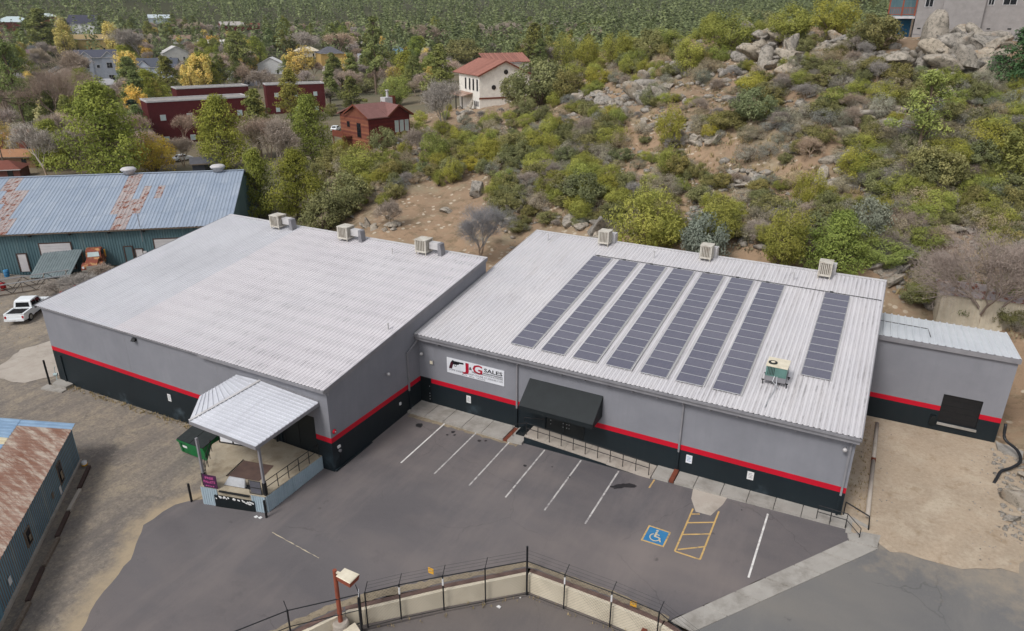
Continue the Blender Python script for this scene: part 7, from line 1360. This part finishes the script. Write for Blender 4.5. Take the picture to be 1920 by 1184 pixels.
# red cedar house
p, dist = hit(706, 273); RH = thing("cedar_house", (p[0], p[1], p[2]-.5), "two-storey red and cedar house with brown roof on the slope", "house", rz=facing(p, rad(33))); hw = 6.4; W2, D2 = 4.6, 4.9
colr(part("front_wall", MB().box(-W2, W2, -D2, -D2+.2, -1.5, hw).add([(-.6, -D2, hw), (W2, -D2, hw), (2.0, -D2, hw+1.7), (-.6, -D2+.2, hw), (W2, -D2+.2, hw), (2.0, -D2+.2, hw+1.7)], [(0, 1, 2), (3, 5, 4), (0, 2, 5, 3), (1, 4, 5, 2)]), "siding", RH), L((98, 42, 40)))
colr(part("side_wall", MB().box(-W2, -W2+.2, -D2+.203, D2, -1.5, hw).add([(-W2, -D2+.2, hw), (-W2, 3.2, hw), (-W2, -.8, hw+1.9), (-W2+.2, -D2+.2, hw), (-W2+.2, 3.2, hw), (-W2+.2, -.8, hw+1.9)], [(0, 2, 1), (3, 4, 5), (0, 3, 5, 2), (1, 2, 5, 4)]), "siding", RH), L((120, 74, 58)))
colr(part("back_wall", MB().box(-W2+.203, W2, D2-.2, D2, -1.5, hw).box(W2-.2, W2, -D2+.203, D2-.203, -1.5, hw), "siding", RH), L((98, 42, 40)))
for k in range(20):   # clapboards
    z = -.9+k*.36; colr(part("clapboard", MB().hexa([(-W2-.045, -D2+.02, z), (-W2-.003, -D2+.02, z), (-W2-.003, D2, z), (-W2-.045, D2, z)], [(-W2-.012, -D2+.02, z+.34), (-W2-.003, -D2+.02, z+.34), (-W2-.003, D2, z+.34), (-W2-.012, D2, z+.34)]), "siding", RH), [L((138, 88, 66)), L((120, 74, 58)), L((128, 78, 60)), L((108, 62, 52))][k % 4])
    colr(part("clapboard", MB().hexa([(-W2, -D2-.045, z), (W2, -D2-.045, z), (W2, -D2-.003, z), (-W2, -D2-.003, z)], [(-W2, -D2-.012, z+.34), (W2, -D2-.012, z+.34), (W2, -D2-.003, z+.34), (-W2, -D2-.003, z+.34)]), "siding", RH), [L((102, 42, 40)), L((92, 38, 37))][k % 2])
rc = L((126, 92, 88)); t = .18
def rslab(a, b, c, d_): m = MB().hexa([a, b, c, d_], [tuple(np.add(q, (0, 0, t))) for q in (a, b, c, d_)]); colr(part("roof_slope", m, "shingle", RH), rc)
rslab((-W2-.5, -D2-.5, hw-.2), (-.2, -D2-.5, hw-.2), (-.2, -.8, hw+1.92), (-W2-.5, -.8, hw+1.92)); rslab((-.6, -D2-.6, hw-.15), (2.0, -D2-.6, hw+1.75), (2.0, -.8, hw+1.95), (-.6, -.8, hw+1.9)); rslab((2.002, -D2-.6, hw+1.75), (W2+.6, -D2-.6, hw-.2), (W2+.6, .5, hw-.2), (2.002, .5, hw+1.95)); rslab((-W2-.5, -.798, hw+1.93), (2.0, -.798, hw+1.95), (W2+.5, D2+.4, hw-.2), (-W2-.5, D2+.4, hw-.1))
part("barge_board", MB().bar((-W2-.55, -D2-.5, hw-.05), (-W2-.55, -.8, hw+2.05), .06, .3).bar((-W2-.55, -.8, hw+2.05), (-W2-.55, 3.4, hw-.1), .06, .3).bar((-.6, -D2-.65, hw-.02), (2.0, -D2-.65, hw+1.9), .06, .3).bar((2.0, -D2-.65, hw+1.9), (W2+.6, -D2-.65, hw-.05), .06, .3), "rust_brown", RH)
for x in (1.6, 2.75, 3.9): window(RH, x, 3.4, .7, 2.0, -D2, "trim_white", "window_pale")
window(RH, 1.9, .7, 1.6, 1.2, -D2, "trim_white", "window_pale"); window(RH, -2.6, .2, 1.5, 1.2, -D2, "trim_white", "window_pale"); window(RH, -1.6, 2.6, 1.3, 2.6, -W2, "rust_brown", "window_dark", False, 'x'); window(RH, 2.0, 4.2, .9, 1.0, -W2, "rust_brown", "window_dark", False, 'x')
part("chimney", MB().box(2.5, 4.2, -.2, 1.4, hw+.8, hw+2.8), "trim_white", RH); part("flue", MB().tube([(3.6, .6, hw+2.8), (3.6, .6, hw+4.1)], .25, 10).tube([(3.6, .6, hw+4.0), (3.6, .6, hw+4.15)], .42, 10), "trim_white", RH); part("chimney_chase", MB().box(4.25, 4.9, -.2, 1.2, -1, hw+3.0), "rust_brown", RH)
part("deck", MB().box(-W2-2.0, -W2-.06, 1.0, D2, 2.4, 2.6), "rust_brown", RH); part("deck_rail", MB().box(-W2-2.0, -W2-1.92, 1.0, D2, 2.6, 3.6), "rust_brown", RH)
for y in (1.1, 4.7): part("deck_post", MB().box(-W2-1.95, -W2-1.8, y-.08, y+.08, -1, 2.4), "rust_brown", RH)
# white house with red tile roof
p, dist = hit(926, 196); WH = thing("white_house", (p[0], p[1], p[2]-.6), "white stucco house with red tile roof and round windows", "house", rz=facing(p, rad(24))); W2, D2, hw, rs_ = 6.6, 6.5, 8.2, 2.9; wc = L((226, 222, 214)); rc = L((148, 104, 93))
colr(part("wall", MB().box(-W2, W2, -D2, D2, -1.5, hw).add([(-W2, -D2, hw), (W2, -D2, hw), (0, -D2, hw+rs_), (-W2, -D2+.2, hw), (W2, -D2+.2, hw), (0, -D2+.2, hw+rs_)], [(0, 1, 2), (3, 5, 4), (0, 2, 5, 3), (1, 4, 5, 2)]), "siding", WH), wc)
def tiles(a, b, c, d_, n, nm="roof_tile_row"):
    """pantile rows running up the slope a-b (eave) to d-c (ridge)"""
    a, b, c, d_ = map(Vector, (a, b, c, d_)); nn = (b-a).cross(d_-a).normalized(); nn = nn if nn.z > 0 else -nn
    for k in range(n):
        t0, t1 = k/n, (k+1)/n; A, B_, C2, D_ = a.lerp(b, t0), a.lerp(b, t1), d_.lerp(c, t1), d_.lerp(c, t0); m = MB(); m.add([A, A.lerp(B_, .5)+nn*.14, B_, D_, D_.lerp(C2, .5)+nn*.14, C2, A-nn*.1, B_-nn*.1, D_-nn*.1, C2-nn*.1], [(0, 1, 4, 3), (1, 2, 5, 4), (6, 8, 9, 7), (0, 6, 7, 2, 1), (3, 4, 5, 9, 8)]); f = RNG.uniform(.86, 1.12); colr(part(nm, m, "shingle", WH), tuple(min(1, x*f) for x in rc))
e = .6; g = rs_/W2; tiles((-W2-e, D2+3, hw-g*e), (-W2-e, -D2-e, hw-g*e), (0, -D2-e, hw+rs_), (0, D2+3, hw+rs_+.02), 26); tiles((W2+e, -D2-e, hw-g*e), (W2+e, D2+3, hw-g*e), (.002, D2+3, hw+rs_), (.002, -D2-e, hw+rs_), 26); tiles((0, D2-2, hw+2.0), (W2+6, D2-2, hw+2.0), (W2+6, D2+3, hw+rs_+1.1), (0, D2+3, hw+rs_+1.1), 18)
colr(part("rear_wing", MB().box(W2, W2+5.5, D2-1.5, D2+7, -1.5, hw+1.6), "siding", WH), wc)
for sg in (-1, 1): part("barge_board", MB().bar((sg*(W2+e), -D2-e-.04, hw-g*e-.12), (sg*.02, -D2-e-.04, hw+rs_-.1), .06, .3), "rust_brown", WH)
for x, z in ((-2.9, 5.2), (.3, 8.6)): f = part("round_window", MB().tube([(x, -D2-.1, z), (x, -D2-.003, z)], .55, 18), "black_metal", WH); part("pane", MB().tube([(x, -D2-.12, z), (x, -D2-.103, z)], .4, 16), "window_dark", f)
part("string_course", MB().box(-W2-.1, W2, -D2-.12, -D2-.003, 2.6, 2.95), "rust_brown", WH)
for y in (-5.3, -2.9, -.6, 2.0): window(WH, y, 4.4, .9, 2.6, -W2, "trim_white", "window_dark", False, 'x')
for y in (-5.6, -4.6, -3.6): window(WH, y, .9, .5, 1.1, -W2, "trim_white", "window_dark", False, 'x')
part("porch_roof", MB().hexa([(-W2-3, -2.5, 3.0), (-W2-.003, -2.5, 3.6), (-W2-.003, 6, 3.6), (-W2-3, 6, 3.0)], [(-W2-3, -2.5, 3.15), (-W2-.003, -2.5, 3.75), (-W2-.003, 6, 3.75), (-W2-3, 6, 3.15)]), "shed_rust", WH)
for y in (-2.3, 1.8, 5.8): part("porch_post", MB().box(-W2-2.9, -W2-2.7, y-.1, y+.1, -1, 3.0), "black_metal", WH)
p, _ = hit(884, 202); o = thing("gazebo", (p[0], p[1], p[2]-.2), "grey-roofed open gazebo below the white house", "gazebo", rz=facing(p)); part("roof", MB().lathe([(3.0, 2.6), (2.9, 2.75), (.8, 3.7), (.7, 3.72)], 8), "galv_pale", o); part("cupola", MB().lathe([(.75, 3.75), (.75, 4.1), (.9, 4.15), (.1, 4.6)], 8), "galv_pale", o)
for k in range(8): a = k*math.pi/4; part("post", MB().box(2.5*math.cos(a)-.09, 2.5*math.cos(a)+.09, 2.5*math.sin(a)-.09, 2.5*math.sin(a)+.09, -.4, 2.6), "rust_brown", o)
# grey hilltop house with deck
p, _ = hit(1785, 70); GH = thing("hilltop_house", (p[0], p[1]+3.0, p[2]-1.0), "tall grey stucco house with a roofed deck on the hilltop", "house", rz=facing(p, rad(4))); gc = L((148, 144, 143)); rows_ = [(-5.3, -2.1, -3.6), (-2.1, 3.0, -4.2), (3.0, 9.0, -3.4)]
for a, b, y in rows_: colr(part("wall", MB().box(a+.003, b, y, 6, -2.5, 11), "siding", GH), gc)
for a, b, y in rows_: part("belt_seam", MB().box(a+.02, b-.02, y-.03, y-.003, 1.25, 1.32), "trim_grey", GH)
for x, y in ((-4.6, -3.6), (-3.4, -3.6), (-1.2, -4.2), (1.0, -4.2), (2.4, -4.2), (4.1, -3.4), (6.6, -3.4)): part("crawl_vent", MB().box(x-.22, x+.22, y-.04, y-.003, 2.0, 2.16), "black_metal", GH)
window(GH, -3.9, 5.0, .9, 2.2, -3.6, "trim_white"); window(GH, 3.7, 5.2, .6, 2.0, -3.4, "trim_white"); window(GH, 5.9, 5.2, 1.5, 2.0, -3.4, "trim_white"); window(GH, .5, 6.6, 2.0, 2.0, -4.2, "trim_white")
colr(part("roof", MB().box(-6, 9.8, -5, 7, 11.003, 11.4), "shingle", GH), L((120, 112, 110)))
part("deck_floor", MB().box(-9.0, -5.35, -3.4, 4, 3.4, 3.75), "trim_white", GH); part("deck_rail", MB().box(-9.0, -5.4, -3.38, -3.3, 4.8, 4.9).box(-9.0, -5.4, -3.38, -3.3, 3.9, 4.0), "pole_rust", GH)
for k in range(14): part("baluster", MB().box(-8.9+k*.26, -8.84+k*.26, -3.37, -3.31, 4.0, 4.8), "pole_rust", GH)
for x in (-8.95, -7.2, -5.5): part("deck_post", MB().box(x-.1, x+.1, -3.45, -3.25, 3.753, 11), "pole_rust", GH)
part("deck_back_wall", MB().box(-9.0, -5.35, 1.0, 1.2, -2, 11), "teal_siding", GH); part("lower_door", MB().box(-7.5, -5.5, -.5, -.4, -.5, 3.3), "ada_blue", GH)
for x in (-8.9, -5.6): part("deck_post", MB().box(x-.12, x+.12, -3.4, -3.15, -2, 3.4), "wood_grey", GH)
# pale corrugated shed behind the annex
p, _ = hit(1838, 604); o = thing("corrugated_shed", (p[0], p[1], p[2]-.2), "cream corrugated metal shed with rusty rim behind the annex", "shed", rz=facing(p, rad(14)))
for k in range(8): part("siding_sheet", corrugated(MB(), (-3.6+k*.9, -1.5), (-3.6+(k+1)*.9, -1.5), -1, 2.5, .3, .05, 0), "concrete_cream", o)
part("box_core", MB().box(-3.6, 3.6, -1.45, 1.5, -1, 2.48), "concrete_cream", o); part("roof", MB().hexa([(-3.8, -1.7, 2.5), (3.8, -1.7, 2.5), (3.8, 1.7, 2.75), (-3.8, 1.7, 2.75)], [(-3.8, -1.7, 2.56), (3.8, -1.7, 2.56), (3.8, 1.7, 2.81), (-3.8, 1.7, 2.81)]), "galv_rust", o)

# utility poles, wires, fence, cars
poles = []
for (u, v), h, l in (((14, 334), 9.5, "wooden utility pole at the left picture edge"), ((150, 262), 9.5, "wooden utility pole between the bare trees")):
    p, _ = hit(u, v); o = thing("utility_pole", tuple(p), l, "utility pole"); part("pole", MB().tube([(0, 0, -.5), (0, 0, h)], [.16, .11], 8), "wood_grey", o); part("crossarm", MB().bar((-.9, -.9, h-.5), (.9, .9, h-.5), .1, .12), "wood_grey", o); part("transformer", MB().lathe([(.22, h-2.2), (.24, h-2.1), (.24, h-1.3), (.2, h-1.2)], 12, (.35, 0)), "galv_bit", o)
    for k in (-.8, 0, .8): part("insulator", MB().lathe([(.05, h-.44), (.05, h-.25)], 8, (k, k)), "paper_white", o)
    poles.append((p, h))
(pa, ha), (pb, hb_) = poles; ext = pa+(pa-pb)*1.0; ext2 = pb+(pb-pa)*.9
for k, (off_, l) in enumerate(((-.8, "upper overhead wire crossing the left town"), (0., "middle overhead wire crossing the left town"), (.8, "lower overhead wire crossing the left town"))):
    m = MB(); pts = []
    for (P, hP), (Q, hQ) in (((ext, ha), (pa, ha)), ((pa, ha), (pb, hb_)), ((pb, hb_), (ext2, 8))):
        for i in range(10): t = i/10; q = P+(Q-P)*t; pts.append((q[0]+off_, q[1]+off_, (P[2]+hP)*(1-t)+(Q[2]+hQ)*t-.25-1.2*4*t*(1-t)*.6))
    solo("overhead_wire", m.tube(pts, .028, 4, False), "trim_white", (pa[0], pa[1], pa[2]+ha), l, "wire")
a, _ = hit(92, 140); b, _ = hit(122, 124); o = thing("white_fence", tuple(a), "white panel fence along the street far left", "fence")
for k in range(9): A_ = a+(b-a)*(k/9+.01); B_ = a+(b-a)*((k+1)/9-.01); m = MB().hexa([(A_[0], A_[1], A_[2]-.3), (B_[0], B_[1], B_[2]-.3), (B_[0], B_[1]+.1, B_[2]-.3), (A_[0], A_[1]+.1, A_[2]-.3)], [(A_[0], A_[1], A_[2]+1.9), (B_[0], B_[1], B_[2]+1.9), (B_[0], B_[1]+.1, B_[2]+1.9), (A_[0], A_[1]+.1, A_[2]+1.9)]); part("panel", m, "trim_white", o, True)
def car(u, v, mat, label, yaw):
    p, _ = hit(u, v); o = thing("parked_car", tuple(p), label, "car", rz=facing(p)+yaw); part("body", prof(MB(), [(-2.2, .35), (-2.25, .8), (-1.9, .95), (1.2, .98), (2.1, .8), (2.2, .4)], -.88, .88), mat, o); cb = part("cabin", prof(MB(), [(-1.7, .95), (-1.2, 1.5), (.3, 1.52), (1.1, .98)], -.8, .8, .1), mat, o); part("rear_window", MB().hexa([(-1.66, -.6, 1.02), (-1.66, .6, 1.02), (-1.6, .6, 1.02), (-1.6, -.6, 1.02)], [(-1.27, -.55, 1.46), (-1.27, .55, 1.46), (-1.2, .55, 1.46), (-1.2, -.55, 1.46)]), "window_dark", cb)
    for sg in (-1, 1): part("side_window", MB().box(-1.1, .6, sg*.79-.02, sg*.79+.02, 1.05, 1.4), "window_dark", cb); wheel(o, -1.35, sg*.78, .33, .22); wheel(o, 1.4, sg*.78, .33, .22)
car(136, 130, "truck_white", "white car parked on the street by the white fence", .9); car(630, 246, "truck_white", "white car under the deck of the cedar house", 1.2); car(344, 302, "truck_white", "white car behind the leafless trees near the red blocks", .4); car(508, 62, "window_dark", "dark car glinting beneath the far pines", 1.5); car(300, 234, "galv_bit", "grey car left of the nearest red block", .3)
surf = []
def street(pts, w, nm, mat="asphalt_road"):
    m = MB(); P = [hit(*q)[0] for q in pts]; Q = []
    for A_, B_ in zip(P, P[1:]):
        for i in range(14): Q.append(A_+(B_-A_)*i/14)
    Q.append(P[-1]); vs = []
    for i, q in enumerate(Q):
        d = Q[min(i+1, len(Q)-1)]-Q[max(i-1, 0)]; d = d[:2]/np.linalg.norm(d[:2]); n = np.array([-d[1], d[0]])
        for s in (-w/2, w/2): x, y = q[0]+n[0]*s, q[1]+n[1]*s; vs.append((x, y, h1(x, y)+.25))
    m.add(vs, [(2*i, 2*i+1, 2*i+3, 2*i+2) for i in range(len(Q)-1)]); surface(nm, m, mat)
street([(-60, 185), (40, 172), (90, 150), (140, 128), (185, 108)], 8, "town_street"); street([(-40, 178), (60, 158), (125, 128)], 2, "pavement", "concrete_pale")
street([(470, 78), (560, 82), (650, 84), (760, 84)], 7, "far_street")

# ================================================================== labels for the repeats
LAND = [("beside the red cedar house", 700, 230), ("near the white tile-roofed house", 925, 160), ("just below the grey hilltop house", 1780, 120), ("behind the solar roof's left half", 1180, 430), ("behind the solar roof's right half", 1480, 460), ("behind the small annex", 1790, 540), ("around the dirt clearing", 840, 400), ("behind the teal warehouse", 200, 290), ("near the dark red blocks", 420, 225), ("on the hill's upper boulder outcrop", 1450, 105), ("by the leaning boulder ridge", 1180, 185), ("in the hillside's middle", 1350, 270), ("on the slope above the right coolers", 1580, 300), ("by the two-gabled grey house", 190, 150), ("near the yellow house", 615, 115), ("in the far left town", 60, 90), ("amid the middle town", 430, 110), ("at the hillside's right edge", 1880, 330), ("behind the plain roof", 570, 390), ("below the far forest edge", 760, 60), ("left of the hill's shoulder", 1050, 110), ("on the slope above the clearing", 950, 290), ("at the left picture edge", 10, 250), ("in the scrap yard", 140, 530), ("along the drive's rocky bank", 1890, 900), ("on the lower hillside's middle", 1300, 380), ("on the slope below the ridge", 1150, 300), ("among the golden trees", 310, 160), ("on the hilltop skyline", 1560, 55)]
ORD = ["leftmost", "second", "third", "fourth", "fifth", "sixth", "seventh", "eighth", "ninth", "tenth", "eleventh", "twelfth", "thirteenth", "fourteenth"]
def label_all(recs, plural):
    G = {}
    for r in recs:
        o, ph, u, v = r; l = min(LAND, key=lambda q: (q[1]-u)**2+(2*(q[2]-v))**2); G.setdefault((ph, l[0]), []).append(r)
    for (ph, where), rs_ in G.items():
        rs_.sort(key=lambda r: r[3]); n = len(rs_); bands = [("", rs_)]
        if n > 8: k = max(2, -(-n//8)); k = min(k, 5); w_ = {2: ["upper", "lower"], 3: ["upper", "middle", "lower"], 4: ["topmost", "upper", "lower", "lowest"], 5: ["topmost", "upper", "middle", "lower", "lowest"]}[k]; bands = [(w_[i], rs_[i*n//k:(i+1)*n//k]) for i in range(k)]
        for bw, rr in bands:
            rr.sort(key=lambda r: r[2]); m = len(rr)
            for i, (o, _, u, v) in enumerate(rr):
                if m == 1: lb = (bw+" " if bw else "")+ph+" "+where
                else:
                    od = "rightmost" if i == m-1 else (ORD[i] if i < 14 else ORD[13]); lb = f"{ph} {where}, {od}{' from left' if od not in ('leftmost', 'rightmost') else ''}{', '+bw+' row' if bw else ''}"
                    o["group"] = f"{plural(ph)} {where}"
                o["label"] = lb
label_all(REC, lambda ph: {"y": ph}.get(ph[-1], ph+"s")); label_all(RREC, lambda ph: ph+"s")
# ================================================================== thin air haze over the valley
hz = NB("haze_air"); hz.t.nodes.remove(hz.b); pv = hz.t.nodes.new("ShaderNodeVolumePrincipled"); pv.inputs["Color"].default_value = (.80, .86, .95, 1); pv.inputs["Density"].default_value = .00006; pv.inputs["Anisotropy"].default_value = .2
hz.t.links.new(pv.outputs[0], [n for n in hz.t.nodes if n.type == 'OUTPUT_MATERIAL'][0].inputs["Volume"])
zlo = min(-4.0, float(Z.min()))-1; zhi = float(Z.max())+40
tag(link("haze", MB().box(-4400, 4400, -4400, 4400, zlo, zhi).mesh("haze", hz.m)), "thin pale haze in the air over the valley", "haze", kind="stuff")
